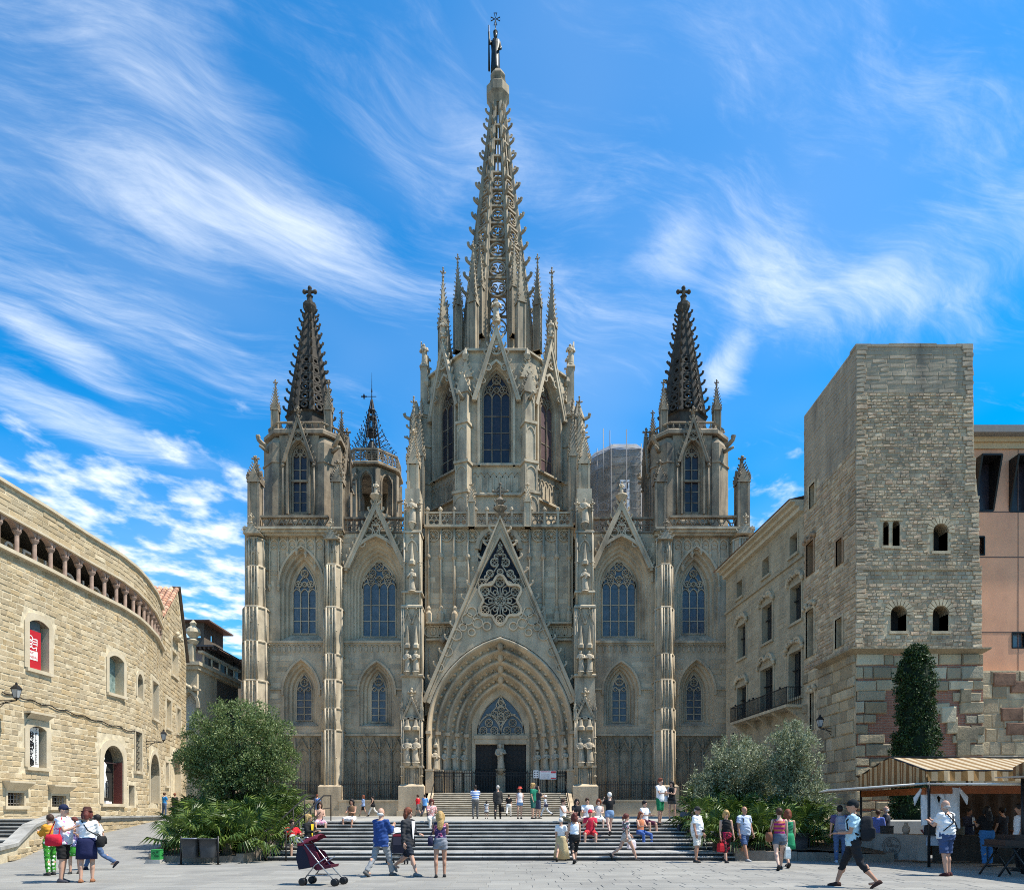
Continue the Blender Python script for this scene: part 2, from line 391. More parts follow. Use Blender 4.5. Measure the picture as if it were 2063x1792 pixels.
def pinn(mb, x, y, z0, zs, zt, w, n=6, rot=0.0):
    """square pinnacle: panelled shaft, four gablets, crocketed spirelet and cross"""
    old = mb.M; T = Matrix.Translation((x, y, 0)) @ Matrix.Rotation(rot, 4, 'Z'); mb.M = T if old is None else old @ T
    h = w/2
    mb.box(-h*.82, h*.82, -h*.82, h*.82, z0, zs)
    for sx in (-1, 1):
        for sy in (-1, 1): mb.box(sx*h, sx*h*.62, sy*h, sy*h*.62, z0, zs)
    mb.box(-h*1.12, h*1.12, -h*1.12, h*1.12, z0, z0+w*.14)
    gz = zs + w*.95
    for k in range(4):
        a = k*math.pi/2; q = mb.M; mb.M = q @ Matrix.Rotation(a, 4, 'Z')
        mb.add([(-h*1.12,-h*1.12,zs-w*.2),(h*1.12,-h*1.12,zs-w*.2),(0,-h*1.12,gz),(-h*.9,0,zs-w*.2),(h*.9,0,zs-w*.2),(0,0,gz)],
               [(0,1,2),(0,2,5,3),(1,4,5,2),(0,3,4,1)])
        for t in (.25, .6):
            for sg in (-1, 1): crk(mb, sg*h*1.12*(1-t), -h*1.12, lerp(zs-w*.2, gz, t), 0 if sg > 0 else math.pi, w*.16)
        mb.M = q
    zc = zt - (zt-zs)*.24; r0 = w*.44
    mb.lathe([(r0*1.414, zs), (w*.10, zc)], 0, 0, 4, math.pi/4)
    for i in range(n):
        t = (i+.8)/(n+.6); rr = lerp(r0, w*.07, t); z = lerp(zs, zc, t)
        for k in range(4):
            a = math.pi/4 + k*math.pi/2; crk(mb, rr*1.35*math.cos(a), rr*1.35*math.sin(a), z, a, w*.28*(1-.35*t))
    finial(mb, 0, 0, zc, zt-zc, w*.62)
    mb.M = old
def gable(mb, xc, hw, zb, zt, y0, y1, bar=.22, n=8, cs=.28, fin=1.2):
    """two raking bars with crockets and a finial"""
    mb.plate([(xc-hw, zb), (xc-hw+bar*1.1, zb), (xc, zt-bar*zslope(hw, zt-zb)), (xc+hw-bar*1.1, zb), (xc+hw, zb), (xc, zt)], [], y0, y1)
    mb.ribbon([(xc-hw, zb), (xc, zt), (xc+hw, zb)], bar*.5, y0-.05, y1+.02)
    a = math.atan2(zt-zb, hw)
    for i in range(n):
        t = (i+.5)/n
        for sg in (-1, 1):
            crk(mb, xc+sg*hw*(1-t)+sg*.05, (y0+y1)/2, lerp(zb, zt, t), 0 if sg > 0 else math.pi, cs, .35)
    if fin: finial(mb, xc, (y0+y1)/2, zt-.1, fin, fin*.75)
def zslope(hw, h): return 1.1*h/max(hw, .01)*.98
def quatre(mb, x, z, r, w, y0, y1, n=4, a0=0.0, outer=True):
    if outer: mb.ribbon(ring(x, z, r, 16), w, y0, y1, True)
    q = r*.46
    for k in range(n):
        a = a0 + 2*math.pi*k/n + math.pi/4*0
        mb.ribbon(ring(x+math.cos(a)*r*.47, z+math.sin(a)*r*.47, q*.82, 8), w*.6, y0+.02, y1-.01, True)
_pane = {}
def pane(par, x0, x1, z0, z1, y, m):
    if m.name not in _pane: _pane[m.name] = MB().box(-.5,.5,-.5,.5,-.5,.5).mesh('pane', m)
    ob('pane', _pane[m.name], par, loc=((x0+x1)/2, y, (z0+z1)/2), sc=(x1-x0-.03, .03, z1-z0-.03))

def gothic_window(par, xc, gw, z0, zs, za, ow, oz0, ozs, oza, yf, depth, n, rows, ms, mg, ns=3, hood=True, T=None, panes=True, bar=.10, mt=None):
    """splayed pointed window; returns the window object (reveal) with tracery and panes under it"""
    yb = yf + depth
    rings_ = []
    for i in range(ns):
        t0, t1 = i/ns, (i+1)/ns
        for tw, ty in ((t0, t0), (t0+.06, t0+.7/ns), (t1-.12/ns, t0+.74/ns)):
            w = lerp(ow, gw, tw); rings_.append((w, lerp(oz0, z0, tw), lerp(ozs, zs, tw), lerp(oza, za, tw), lerp(yf, yb, ty)))
    rings_.append((gw, z0, zs, za, yb))
    mb = MB(); mb.M = T
    mb.loft([[(x, y, z) for x, z in arch(xc, w, a, b, c, 9)] for w, a, b, c, y in rings_])
    mb.add([(xc-ow, yf-.02, oz0), (xc+ow, yf-.02, oz0), (xc+gw, yb+.02, z0), (xc-gw, yb+.02, z0)], [(0,1,2,3)])
    if hood:
        mb.ribbon(arch(xc, ow+.10, ozs-.35, ozs, oza+.13, 9), .18, yf-.16, yf+.05)
    o = mb.build('window', ms, par)
    tr = MB(); tr.M = T
    ya, yc = yb-.16, yb+.06
    tr.ribbon(arch(xc, gw-bar*.3, z0, zs, za-.05, 9), bar*1.3, ya, yc)
    lw = 2*gw/n
    for i in range(1, n): tr.box(xc-gw+lw*i-bar*.45, xc-gw+lw*i+bar*.45, ya, yc, z0, zs+ (lw*.5 if n==2 else lw*.3))
    for i in range(n): tr.ribbon(arch(xc-gw+lw*(i+.5), lw/2, zs-.05, zs-.02, zs+lw*.72, 4)[1:-1], bar*.8, ya+.02, yc-.02)
    tr.box(xc-gw, xc+gw, ya+.02, yc, z0-.02, z0+bar)
    for j in range(1, rows): tr.box(xc-gw, xc+gw, yb-.06, yb-.02, lerp(z0, zs, j/rows)-.035, lerp(z0, zs, j/rows)+.035)
    H = za-zs
    if n == 2:
        quatre(tr, xc, zs+H*.55, gw*.48, bar*.8, ya, yc, 4, math.pi/4)
        for sg in (-1, 1): tr.ribbon(ring(xc+sg*gw*.52, zs+lw*.5, gw*.24, 10), bar*.6, ya, yc, True)
    elif n == 3:
        for sg in (-1, 1):
            tr.ribbon([(xc+sg*lerp(lw*.5, -gw*.05+0, t)+sg*math.sin(t*math.pi)*gw*.35, zs+lw*.35+H*.55*t) for t in (0,.2,.4,.6,.8,1)], bar*.8, ya, yc)
            quatre(tr, xc+sg*gw*.50, zs+H*.34, gw*.27, bar*.7, ya, yc, 3, math.pi/2)
        quatre(tr, xc, zs+H*.70, gw*.30, bar*.7, ya, yc, 4)
        quatre(tr, xc, zs+H*.34, gw*.20, bar*.6, ya, yc, 4)
    else:
        for sg in (-1, 1):
            tr.ribbon(arch(xc+sg*gw/2, gw/2, zs, zs+.02, zs+H*.52, 6)[1:-1], bar*.9, ya, yc)
            quatre(tr, xc+sg*gw*.5, zs+H*.30, gw*.20, bar*.6, ya, yc, 3, math.pi/2)
            quatre(tr, xc+sg*gw*.40, zs+H*.57, gw*.21, bar*.6, ya, yc, 4)
            tr.ribbon(ring(xc+sg*gw*.74, zs+H*.42, gw*.12, 8), bar*.5, ya, yc, True)
        quatre(tr, xc, zs+H*.80, gw*.25, bar*.7, ya, yc, 4)
        quatre(tr, xc, zs+H*.36, gw*.17, bar*.6, ya, yc, 4)
    tr.build('tracery', mt or ms, o)
    yg = yb-.0
    if panes and T is None:
        for i in range(n):
            for j in range(rows): pane(o, xc-gw+lw*i, xc-gw+lw*(i+1), lerp(z0, zs, j/rows), lerp(z0, zs, (j+1)/rows), yg, mg)
        h = MB(); h.plate(arch(xc, gw, zs, zs+.01, za, 9), [], yg-.015, yg+.015)
    else:
        h = MB(); h.M = T; h.plate(arch(xc, gw, z0, zs, za, 9), [], yg-.015, yg+.015)
    h.build('pane', mg, o)
    return o

def statue_mesh(k, m):
    r = random.Random(k); mb = MB(); rings_ = []; N = 12
    prof = [(0,.150,.13),(.06,.155,.13),(.25,.135,.115),(.45,.125,.105),(.58,.125,.10),(.70,.155,.105),(.79,.165,.10),(.825,.11,.08),(.845,.05,.05)]
    for z, a, b in prof:
        rg = []
        for i in range(N):
            w = 2*math.pi*i/N; f = 1 + (.10*math.sin(w*5+k+z*3) if z < .6 else .03*math.sin(w*4+k))
            rg.append((a*f*math.cos(w)+.02*math.sin(z*5+k), b*f*math.sin(w), z))
        rings_.append(rg)
    mb.loft(rings_, True, True, True)
    mb.ball((.02*math.sin(4.5+k), -.01, .91), .062, 8, 6, 1, 1.05, 1.25)
    if k % 2: mb.lathe([(.07,.935),(.075,.99),(.03,1.02)], .02*math.sin(4.5+k), 0, 8)
    else: mb.ball((.02*math.sin(4.5+k), .025, .915), .075, 8, 6, 1, 1, 1.25)
    for sg in (-1, 1):
        up = r.uniform(-.06,.08)
        mb.tube([(sg*.15,0,.77),(sg*.19,-.03,.62),(sg*.12,-.13,.57+up),(sg*.03,-.16,.62+up)], [.05,.052,.04,.028], 6)
    mb.box(-.03+.04*(k%3-1), .05+.04*(k%3-1), -.185, -.12, .55, .70)
    mb.lathe([(.19,-.05),(.17,0)], 0, 0, 8)
    return mb.mesh('statue', m)
STAT = [statue_mesh(k, M['statue']) for k in range(4)]
def statue(par, x, y, z, h, k=None, rz=0):
    return ob('statue', STAT[(R.randrange(4) if k is None else k)], par, loc=(x, y, z), rz=rz + R.uniform(-.3, .3), sc=h)
def band(mb, pts, z, h, out):
    """moulding that runs round an (x, y) polygon"""
    c = (sum(p[0] for p in pts)/len(pts), sum(p[1] for p in pts)/len(pts))
    rad = max(math.hypot(p[0]-c[0], p[1]-c[1]) for p in pts); k = 1+out/rad
    q = [(c[0]+(x-c[0])*k, c[1]+(y-c[1])*k) for x, y in pts]
    mb.prism(q, z, z+h*.6, 1.0, c); mb.prism(q, z+h*.6, z+h, 1-(out*.7)/rad/k, c)

def build_facade():
    A = lambda px: px*S
    SPR_L = lambda py: lz(py)
    wins = {}
    for sg in (-1, 1):
        # ---- plain walls of the two side bays with their window openings
        b1x, b2x = sg*A(398), sg*A(246)
        w1 = [(b1x, A(35), lz(1462), lz(1392), lz(1330)), (b1x, A(43), lz(1290), lz(1180), lz(1103))]
        w2 = [(b2x, A(35), lz(1462), lz(1392), lz(1334)), (b2x, A(60), lz(1290), lz(1165), lz(1083))]
        for nm, lo, hi, ws, ztop in (('wall', 340, 512, w1, lz(1071)), ('wall', 178, 340, w2, lz(1074))):
            mb = MB()
            mb.plate([(sg*A(lo), 1.0), (sg*A(hi), 1.0), (sg*A(hi), ztop), (sg*A(lo), ztop)] if sg > 0 else [(sg*A(hi), 1.0), (sg*A(lo), 1.0), (sg*A(lo), ztop), (sg*A(hi), ztop)],
                     [arch(a, b, c, d, e, 9) for a, b, c, d, e in ws], 0, .5)
            o = mb.build(nm, M['cath'], CATH)
            def skip(a, b, z, zz, ws=ws):
                for q in ws:
                    for x in (a, (a+b)/2, b):
                        for v in (z, zz):
                            if in_arch(x, v, q[0], q[1]+.12, q[2]-.05, q[3], q[4]+.14): return True
                return (z < lz(1297) and zz > lz(1316)) or (nm == 'wall' and hi == 512 and zz > lz(1122))
            x0, x1 = sorted((sg*A(lo+16), sg*A(hi-26)))
            masonry(o, lambda u: (u, 0, 0), x0, x1, lz(1478), ztop-.1, .46, (.6, 1.35), M['cath_so'], M['cath_st'], 75, skip, .022, .02, seed=int(lo+sg), hvar=.1)
        for lo, hi in ((352, 474), (190, 314)):
            x0, x1 = sorted((sg*A(lo), sg*A(hi))); MB().box(x0, x1, -.012, .1, TER, lz(1482)).build('wall_foot', M['base'], CATH)
        # ---- windows
        gothic_window(CATH, b1x, A(16.5), lz(1449), lz(1392), lz(1352), A(35), lz(1462), lz(1392), lz(1330), 0, 1.0, 2, 4, M['cath'], M['glass'], bar=.075)
        gothic_window(CATH, b2x, A(16.5), lz(1452), lz(1392), lz(1350), A(35), lz(1462), lz(1392), lz(1334), 0, 1.0, 2, 4, M['cath'], M['glass'])
        gothic_window(CATH, b1x, A(24.5), lz(1271), lz(1190), lz(1129), A(43), lz(1290), lz(1180), lz(1103), 0, 1.1, 3, 3, M['cath'], M['glass'], bar=.08)
        gothic_window(CATH, b2x, A(34.5), lz(1276), lz(1177), lz(1120), A(60), lz(1290), lz(1165), lz(1083), 0, 1.3, 4, 3, M['cath'], M['glass'], ns=5, bar=.08)
        # ---- string courses, corbel tables and cornice
        for lo, hi, wx_, wr in ((352, 462, 398, 37), (188, 312, 246, 37)):
            for p0, p1 in ((lo, wx_-wr), (wx_+wr, hi)):
                x0, x1 = sorted((sg*A(p0), sg*A(p1))); MB().box(x0, x1, -.14, .05, lz(1389), lz(1386)).build('string_course', M['pale'], CATH)
            x0, x1 = sorted((sg*A(lo), sg*A(hi))); MB().box(x0, x1, -.20, .05, lz(1482), lz(1478)).build('string_course', M['pale'], CATH)
            mb = MB(); mb.box(x0, x1, -.22, .05, lz(1295), lz(1291)); mb.box(x0, x1, -.12, .05, lz(1298), lz(1295.05))
            n = 11
            for i in range(n):
                xm = lerp(x0, x1, (i+.5)/n); q = (x1-x0)/n/2
                mb.ribbon(arch(xm, q, lz(1306), lz(1305), lz(1298.5), 3), .05, -.11, .0)
                mb.box(xm-q-.07, xm-q+.07, -.13, 0, lz(1312), lz(1304))
            mb.build('corbel_table', M['cath'], CATH)
        x0, x1 = sorted((sg*A(312), sg*A(508))); mb = MB()
        mb.box(x0, x1, -.75, .1, lz(1078), lz(1073)); mb.box(x0, x1, -.95, .1, lz(1073), lz(1069)); mb.box(x0, x1, -.5, .1, lz(1082), lz(1078.1))
        mb.build('cornice', M['pale'], CATH)
        # ---- blind arches with pendants under the cornice of the outer bay
        mb = MB(); xs = [352, 370, 388.5, 407, 425, 443, 461]
        for i in range(6):
            a, b = sorted((sg*A(xs[i]), sg*A(xs[i+1]))); xm = (a+b)/2; q = (b-a)/2
            mb.ribbon(arch(xm, q-.05, lz(1112), lz(1097), lz(1087), 5), .10, -.12, .02)
            mb.ribbon(ring(xm, lz(1101), q*.55, 10), .06, -.08, .02, True)
        for i, x in enumerate(xs):
            zb = lz((1180, 1140, 1114, 1108, 1114, 1180, 1180)[i])
            mb.tube([(sg*A(x), -.1, lz(1082)), (sg*A(x), -.1, zb)], .075, 6); mb.lathe([(.05, zb-.45), (.17, zb-.1), (.10, zb+.1)], sg*A(x), -.1, 6)
        mb.build('blind_arcade', M['cath'], CATH)
        # ---- blind arcade along the foot of the wall, each bay of it a gablet between shafts
        mb = MB()
        for lo, hi, n in ((352, 468, 4), (192, 312, 5)):
            for i in range(n+1): 
                x = sg*A(lerp(lo, hi, i/n)); mb.tube([(x, -.12, lz(1606)), (x, -.12, lz(1508))], .085, 6); mb.lathe([(.06, lz(1508)), (.13, lz(1504)), (.05, lz(1486))], x, -.12, 6)
            for i in range(n):
                x = sg*A(lerp(lo, hi, (i+.5)/n)); q = A((hi-lo)/n)/2
                gable(mb, x, q*.92, lz(1512), lz(1488), -.12, .02, .10, 4, .12, .3)
                mb.ribbon(arch(x, q*.8, lz(1530), lz(1524), lz(1510), 4), .08, -.08, .02)
                for d in (-.33, .33): mb.ribbon([(x+d*q, lz(1606)), (x+d*q, lz(1540))], .07, -.07, .02); mb.ribbon(arch(x+d*q*1.4, q*.36, lz(1545), lz(1541), lz(1532), 3), .06, -.07, .02)
        mb.build('blind_arcade', M['base'], CATH)
        # ---- base wall with sloping top and an iron railing
        mb = MB(); 
        for lo, hi in ((190, 310), (352, 480)):
            x0, x1 = sorted((sg*A(lo), sg*A(hi)))
            mb.box(x0, x1, -2.2, .0, TER-.3, lz(1614)); mb.box(x0-.01, x1+.01, -2.3, .01, lz(1614), lz(1611))
        mb.build('base_wall', M['cath'], CATH)
        rl = MB()
        for lo, hi in ((190, 310), (352, 480)):
            x0, x1 = sorted((sg*A(lo), sg*A(hi))); n = int((x1-x0)/.15)
            for i in range(n+1):
                x = lerp(x0, x1, i/n); rl.box(x-.018, x+.018, -1.9, -1.865, lz(1611), lz(1577)+(.12 if i%2 else 0)); rl.lathe([(.045, lz(1577)), (.0, lz(1573))], x, -1.88, 4)
            for z in (lz(1582), lz(1606)): rl.box(x0, x1, -1.91, -1.86, z, z+.06)
        rl.build('railing', M['iron'], CATH)
        # ---- slender buttress between the bays: clustered shafts with ring mouldings
        def cluster(a, hw, dep, segs, top, plinth):
            x = sg*A(a); mb = MB()
            for (p0, p1, k) in segs:
                z0, z1 = lz(p0), lz(p1); w = A(hw)*k
                mb.prism([(x-w, .1), (x-w, -dep*k*.55), (x-w*.5, -dep*k), (x+w*.5, -dep*k), (x+w, -dep*k*.55), (x+w, .1)], z0, z1, 1.0, (x, 0))
            for (p0, p1, k) in segs:
                z0, z1 = lz(p0), lz(p1); w = A(hw)*k
                P = [(x-w, -dep*k*.55), (x-w*.5, -dep*k), (x+w*.5, -dep*k), (x+w, -dep*k*.55)]
                for q in P: mb.tube([(q[0], q[1]-.06, z0), (q[0], q[1]-.06, z1)], .09, 6)
                for d in (-.15, .15): mb.tube([(x+d, -dep*k-.05, z0), (x+d, -dep*k-.05, z1)], .06, 5)
                poly = [(x-w, .1)] + P + [(x+w, .1)]
                band(mb, poly, z1-.02, .16, .13)
                for zz in (lerp(z0, z1, .5),):
                    for q in P: mb.lathe([(.09, zz-.08), (.15, zz), (.09, zz+.08)], q[0], q[1], 6)
                # little blind gablets at the head of each stage
                for d in (-1, 1): gable(mb, x+d*w*.25, w*.22, z1-1.3, z1-.35, -dep*k-.06, -dep*k+.02, .06, 3, .10, .25)
            zt = lz(top); w = A(hw)*segs[-1][2]*1.05
            mb.add([(x-w, -dep*.9, zt-.9), (x+w, -dep*.9, zt-.9), (x, -dep*.9, zt), (x-w, .0, zt-.9), (x+w, .0, zt-.9), (x, .0, zt)], [(0,1,2), (0,2,5,3), (1,4,5,2), (0,3,4,1)])
            for t in (.2, .5, .8):
                for s2 in (-1, 1): crk(mb, x+s2*w*(1-t), -dep*.9, lerp(zt-.9, zt, t), 0 if s2 > 0 else math.pi, .22)
            finial(mb, x, -dep*.9, zt-.05, .8, .5)
            mb.build('buttress', M['pale'], CATH)
            pb = MB(); w = A(hw)*1.12
            pb.box(x-w, x+w, -dep*1.18, .1, TER-.3, lz(1585)); pb.prism([(x-w*1.06, .1), (x-w*1.06, -dep*1.25), (x+w*1.06, -dep*1.25), (x+w*1.06, .1)], TER-.3, TER+.5)
            pb.prism([(x-w, .1), (x-w, -dep*1.18), (x+w, -dep*1.18), (x+w, .1)], lz(1585), lz(1581), .86, (x, 0))
            pb.build('plinth', M['cath'], CATH)
        cluster(329, 20, 1.75, [(1582, 1475, 1.0), (1475, 1432, .98), (1432, 1377, .98), (1377, 1325, .90), (1325, 1234, .88), (1234, 1149, .80), (1149, 1092, .68)], 1078, True)
        cluster(484, 26, 1.9, [(1600, 1540, 1.0), (1540, 1475, .98), (1475, 1378, .92), (1378, 1300, .88), (1300, 1233, .86), (1233, 1150, .66), (1150, 1095, .64)], 1068, True)
        # ---- open gable over the inner bay with a statue on its tip
        mb = MB(); gable(mb, b2x, A(62), lz(1148), lz(1012), -.55, -.15, .36, 10, .36, 0)
        mb.ribbon(arch(b2x, A(61), lz(1150), lz(1165), lz(1081), 9)[2:-2], .26, -.5, 0)
        quatre(mb, b2x, lz(1052), A(10), .11, -.42, -.25)
        for s2 in (-1, 1):
            mb.ribbon(ring(b2x+s2*A(15), lz(1075), A(8.5), 12), .10, -.42, -.25, True); mb.ribbon(ring(b2x+s2*A(28), lz(1098), A(6.5), 10), .09, -.42, -.25, True)
            mb.ribbon([(b2x, lz(1081)), (b2x+s2*A(7), lz(1066)), (b2x+s2*A(9), lz(1052)), (b2x, lz(1032))], .10, -.42, -.25)
        mb.lathe([(.18, lz(1014)), (.55, lz(1003)), (.5, lz(1000))], b2x, -.35, 8)
        mb.build('gable', M['cath'], CATH)
        statue(CATH, b2x, -.35, lz(1000), 1.15)
        # ---- balustrade of the outer bay: zigzag bars; of the inner bay: pierced panels
        mb = MB(); x0, x1 = sorted((sg*A(340), sg*A(474)))
        mb.box(x0, x1, -.75, -.35, lz(1069), lz(1066)); mb.box(x0, x1, -.8, -.3, lz(1049), lz(1045))
        n = 7
        for i in range(n):
            a, b = lerp(x0, x1, i/n), lerp(x0, x1, (i+1)/n)
            mb.ribbon([(a, lz(1049)), ((a+b)/2, lz(1066)), (b, lz(1049))], .10, -.62, -.45); mb.ribbon(ring((a+b)/2, lz(1054), .22, 8), .06, -.6, -.47, True)
        x0, x1 = sorted((sg*A(190), sg*A(318)))
        mb.box(x0, x1, -.1, .25, lz(1074), lz(1070)); mb.box(x0, x1, -.12, .28, lz(1046), lz(1042))
        n = 10
        for i in range(n):
            a, b = lerp(x0, x1, i/n), lerp(x0, x1, (i+1)/n); xm = (a+b)/2
            mb.box(a-.05, a+.05, 0, .15, lz(1070), lz(1046)); mb.ribbon(ring(xm, lz(1052), .20, 8), .07, .02, .13, True)
            for d in (-.13, .13): mb.ribbon(ring(xm+d, lz(1062), .15, 8), .06, .02, .13, True)
        mb.build('balustrade', M['old'], CATH)
        # ---- pinnacles along the parapet
        for a, p0, ps, pt, w in ((487, 1076, 975, 923, 1.05), (322, 1076, 975, 932, 1.0)):
            mb = MB(); pinn(mb, sg*A(a), -.35, lz(p0), lz(ps), lz(pt), w); mb.build('pinnacle', M['old'], CATH)
        # ---- portal pier with tiers of statues
        x = sg*A(169); mb = MB(); mb.M = Matrix.Translation((0, -.6, 0)); mb.box(x-.6, x+.6, .2, 1.1, TER, lz(1000))
        mb.box(x-.86, x+.86, -1.25, .3, lz(1584), lz(1233)); mb.box(x-.72, x+.72, -1.1, .3, lz(1233), lz(1084)); mb.box(x-.62, x+.62, -.95, .3, lz(1084), lz(1000))
        for d in (-.84, -.68, .68, .84): mb.tube([(x+d, -1.38, lz(1584)), (x+d, -1.38, lz(1452))], .085, 6); mb.tube([(x+d, -1.30, lz(1370)), (x+d, -1.30, lz(1236))], .07, 6)
        for d in (-.66, .66): mb.tube([(x+d, -1.18, lz(1233)), (x+d, -1.18, lz(1090))], .085, 6); mb.tube([(x+d, -1.02, lz(1084)), (x+d, -1.02, lz(1045))], .07, 6); finial(mb, x+d, -1.18, lz(1160), .9, .4); finial(mb, x+d, -1.02, lz(1045), 1.0, .45)
        for p, hw, dp in ((1583, .98, 1.5), (1546, .96, 1.48), (1452, .94, 1.46), (1368, .95, 1.46), (1234, .93, 1.42), (1205, .88, 1.32), (1087, .82, 1.25)):
            poly = [(x-hw, .2), (x-hw, -dp), (x+hw, -dp), (x+hw, .2)]; mb.prism(poly, lz(p)-.10, lz(p)+.04); mb.prism(poly, lz(p)+.04, lz(p)+.16, .9, (x, .2))
        for d in (-.84, .84):
            for p in (1565, 1520, 1490): mb.lathe([(.09, lz(p)-.08), (.16, lz(p)), (.09, lz(p)+.08)], x+d, -1.38, 6)
            pinn(mb, x+d, -1.38, lz(1456), lz(1436), lz(1402), .26, 4)
        gable(mb, x, .80, lz(1452), lz(1412), -1.5, -1.28, .14, 6, .22, .9)
        mb.ribbon(arch(x, .66, lz(1475), lz(1472), lz(1448), 6), .12, -1.46, -1.25)
        for d in (-.36, .36):
            mb.lathe([(.34, lz(1476)), (.36, lz(1470)), (.2, lz(1467)), (.1, lz(1455))], x+d, -1.5, 6)
            mb.lathe([(.22, lz(1546)), (.30, lz(1541)), (.30, lz(1537))], x+d, -1.55, 8)
            for e in (-.1, .1): mb.tube([(x+d+e, -1.35, lz(1582)), (x+d+e, -1.35, lz(1548))], .05, 5)
            gable(mb, x+d*1.05, .36, lz(1268), lz(1242), -1.36, -1.25, .08, 4, .12, .4)
            mb.lathe([(.26, lz(1316)), (.28, lz(1310)), (.17, lz(1306)), (.13, lz(1292)), (.04, lz(1272))], x+d, -1.42, 6)
            mb.lathe([(.10, lz(1371)), (.28, lz(1364)), (.28, lz(1361))], x+d, -1.48, 8)
        mb.ribbon(arch(x, .46, lz(1125), lz(1120), lz(1103), 5), .12, -1.22, -1.08); finial(mb, x, -1.15, lz(1104), .6, .4)
        mb.lathe([(.28, lz(1152)), (.30, lz(1146)), (.18, lz(1142)), (.04, lz(1110))], x, -1.25, 6)
        mb.lathe([(.08, lz(1083)), (.30, lz(1072)), (.30, lz(1069))], x, -1.2, 8)
        mb.build('portal_pier', M['pale'], CATH)
        pb = MB(); pb.box(x-1.08, x+1.08, -2.35, .2, TER-.3, lz(1585)); pb.prism([(x-1.2, .2), (x-1.2, -2.5), (x+1.2, -2.5), (x+1.2, .2)], TER-.3, TER+.45); pb.prism([(x-1.08, .2), (x-1.08, -2.35), (x+1.08, -2.35), (x+1.08, .2)], lz(1585), lz(1582), .9, (x, .2))
        pb.build('plinth', M['cath'], CATH)
        for d in (-.36, .36):
            statue(CATH, x+d, -2.15, lz(1537), 1.95); statue(CATH, x+d, -2.08, lz(1361), 1.75)
        statue(CATH, x, -1.9, lz(1203), 1.85); statue(CATH, x, -1.8, lz(1069), 2.0)
        pb = MB(); pinn(pb, x, -.9, lz(1045), lz(945), lz(876), 1.0, 8); pb.build('pinnacle', M['cath'], CATH)

    # ---- centre: wall behind the great gable, with slim shafts and a round-headed window
    mb = MB(); zt = lz(1060); rw = (0, A(44), lz(1210), lz(1100), lz(1060.5))
    mb.plate([(-A(150), lz(1440))] + [q for q in arch(A(3), A(122), lz(1477), lz(1477), lz(1316), 12)[1:-1] if q[1] > lz(1440)] + [(A(150), lz(1440)), (A(150), zt), (-A(150), zt)], [[(x, z) for x, z in [(-A(42), lz(1240))] + arc(0, lz(1103), A(42), 180, 0, 14) + [(A(42), lz(1240))]]], .35, .9)
    wc = mb.build('wall', M['cath'], CATH)
    masonry(wc, lambda u: (u, .35, 0), -A(146), A(146), lz(1255), lz(1085), .46, (.6, 1.3), M['cath_so'], M['cath_st'], 40, lambda a, b, z, zz: abs((a+b)/2) < A(50), .02, .02, seed=77, hvar=.1)
    mb = MB(); mb.ribbon(arc(0, lz(1103), A(44), 180, 0, 16), .35, .15, .6); mb.ribbon(arc(0, lz(1103), A(39), 180, 0, 16), .25, .3, .75); rose = mb.build('window', M['cath'], CATH)
    MB().box(-A(42), A(42), 1.2, 1.25, lz(1240), lz(1060)).build('pane', M['glassd'], rose)
    mb = MB()
    for a in (142, 117, 90, 62):
        for sg in (-1, 1):
            x = sg*A(a); mb.tube([(x, .22, lz(1258)), (x, .22, lz(1062))], .11, 6); mb.lathe([(.12, lz(1125)), (.24, lz(1121)), (.22, lz(1117)), (.11, lz(1112))], x, .22, 8)
            mb.lathe([(.30, lz(1258)), (.30, lz(1235)), (.14, lz(1228)), (.20, lz(1224)), (.1, lz(1218))], x, .22, 8)
    for i in range(-5, 6):
        if abs(i) < 1: continue
        x = A(i*26.5); quatre(mb, x, lz(1076), .5, .09, .2, .4); mb.ball((x, .24, lz(1076)), .16, 6, 4)
    for sg in (-1, 1):
        x0, x1 = sorted((sg*A(146), sg*A(80))); mb.box(x0, x1, -.35, .4, lz(1257), lz(1254)); mb.box(x0, x1, -.2, .4, lz(1290), lz(1287))
        for i in range(5): mb.ribbon(ring(lerp(x0, x1, (i+.5)/5), lz(1270), .48, 12), .1, .1, .36, True)
        mb.box(x0, x1, .25, .4, lz(1287), lz(1257)); mb.ball((lerp(x0, x1, .5 if sg < 0 else .5), -.2, lz(1290)), .3, 6, 5)
        for i in range(4): mb.tube([(lerp(x0, x1, (i+.3)/4), .3, lz(1360)), (lerp(x0, x1, (i+.3)/4), .3, lz(1302))], .07, 5)
    mb.build('blind_arcade', M['cath'], CATH)
    # ---- the parapet above it
    mb = MB(); mb.box(-A(150), A(150), -.15, .5, lz(1062), lz(1057)); mb.box(-A(150), A(150), -.05, .35, lz(1034), lz(1031))
    posts = [-144, -118, -90, -63, -47, -24, 0, 26, 50, 65, 92, 119, 146]
    for i, p in enumerate(posts):
        x = A(p); mb.box(x-.09, x+.09, -.1, .4, lz(1057), lz(1030)); mb.lathe([(.06, lz(1030)), (.2, lz(1026)), (.16, lz(1022)), (.03, lz(1019))], x, .15, 8)
        if i < len(posts)-1 and (i, ) not in ((3,), (8,)):
            xm = A((p+posts[i+1])/2); q = A((posts[i+1]-p)/2)
            for d, e in ((-.42, -.35), (.42, -.35), (0, .4)): mb.ribbon(ring(xm+d*q, lz(1046)+e*q, q*.42, 10), .09, .06, .24, True)
            mb.ribbon([(xm-q, lz(1034)), (xm-q*.2, lz(1040)), (xm, lz(1034)), (xm+q*.2, lz(1040)), (xm+q, lz(1034))], .08, .06, .24)
    mb.build('balustrade', M['pale'], CATH)
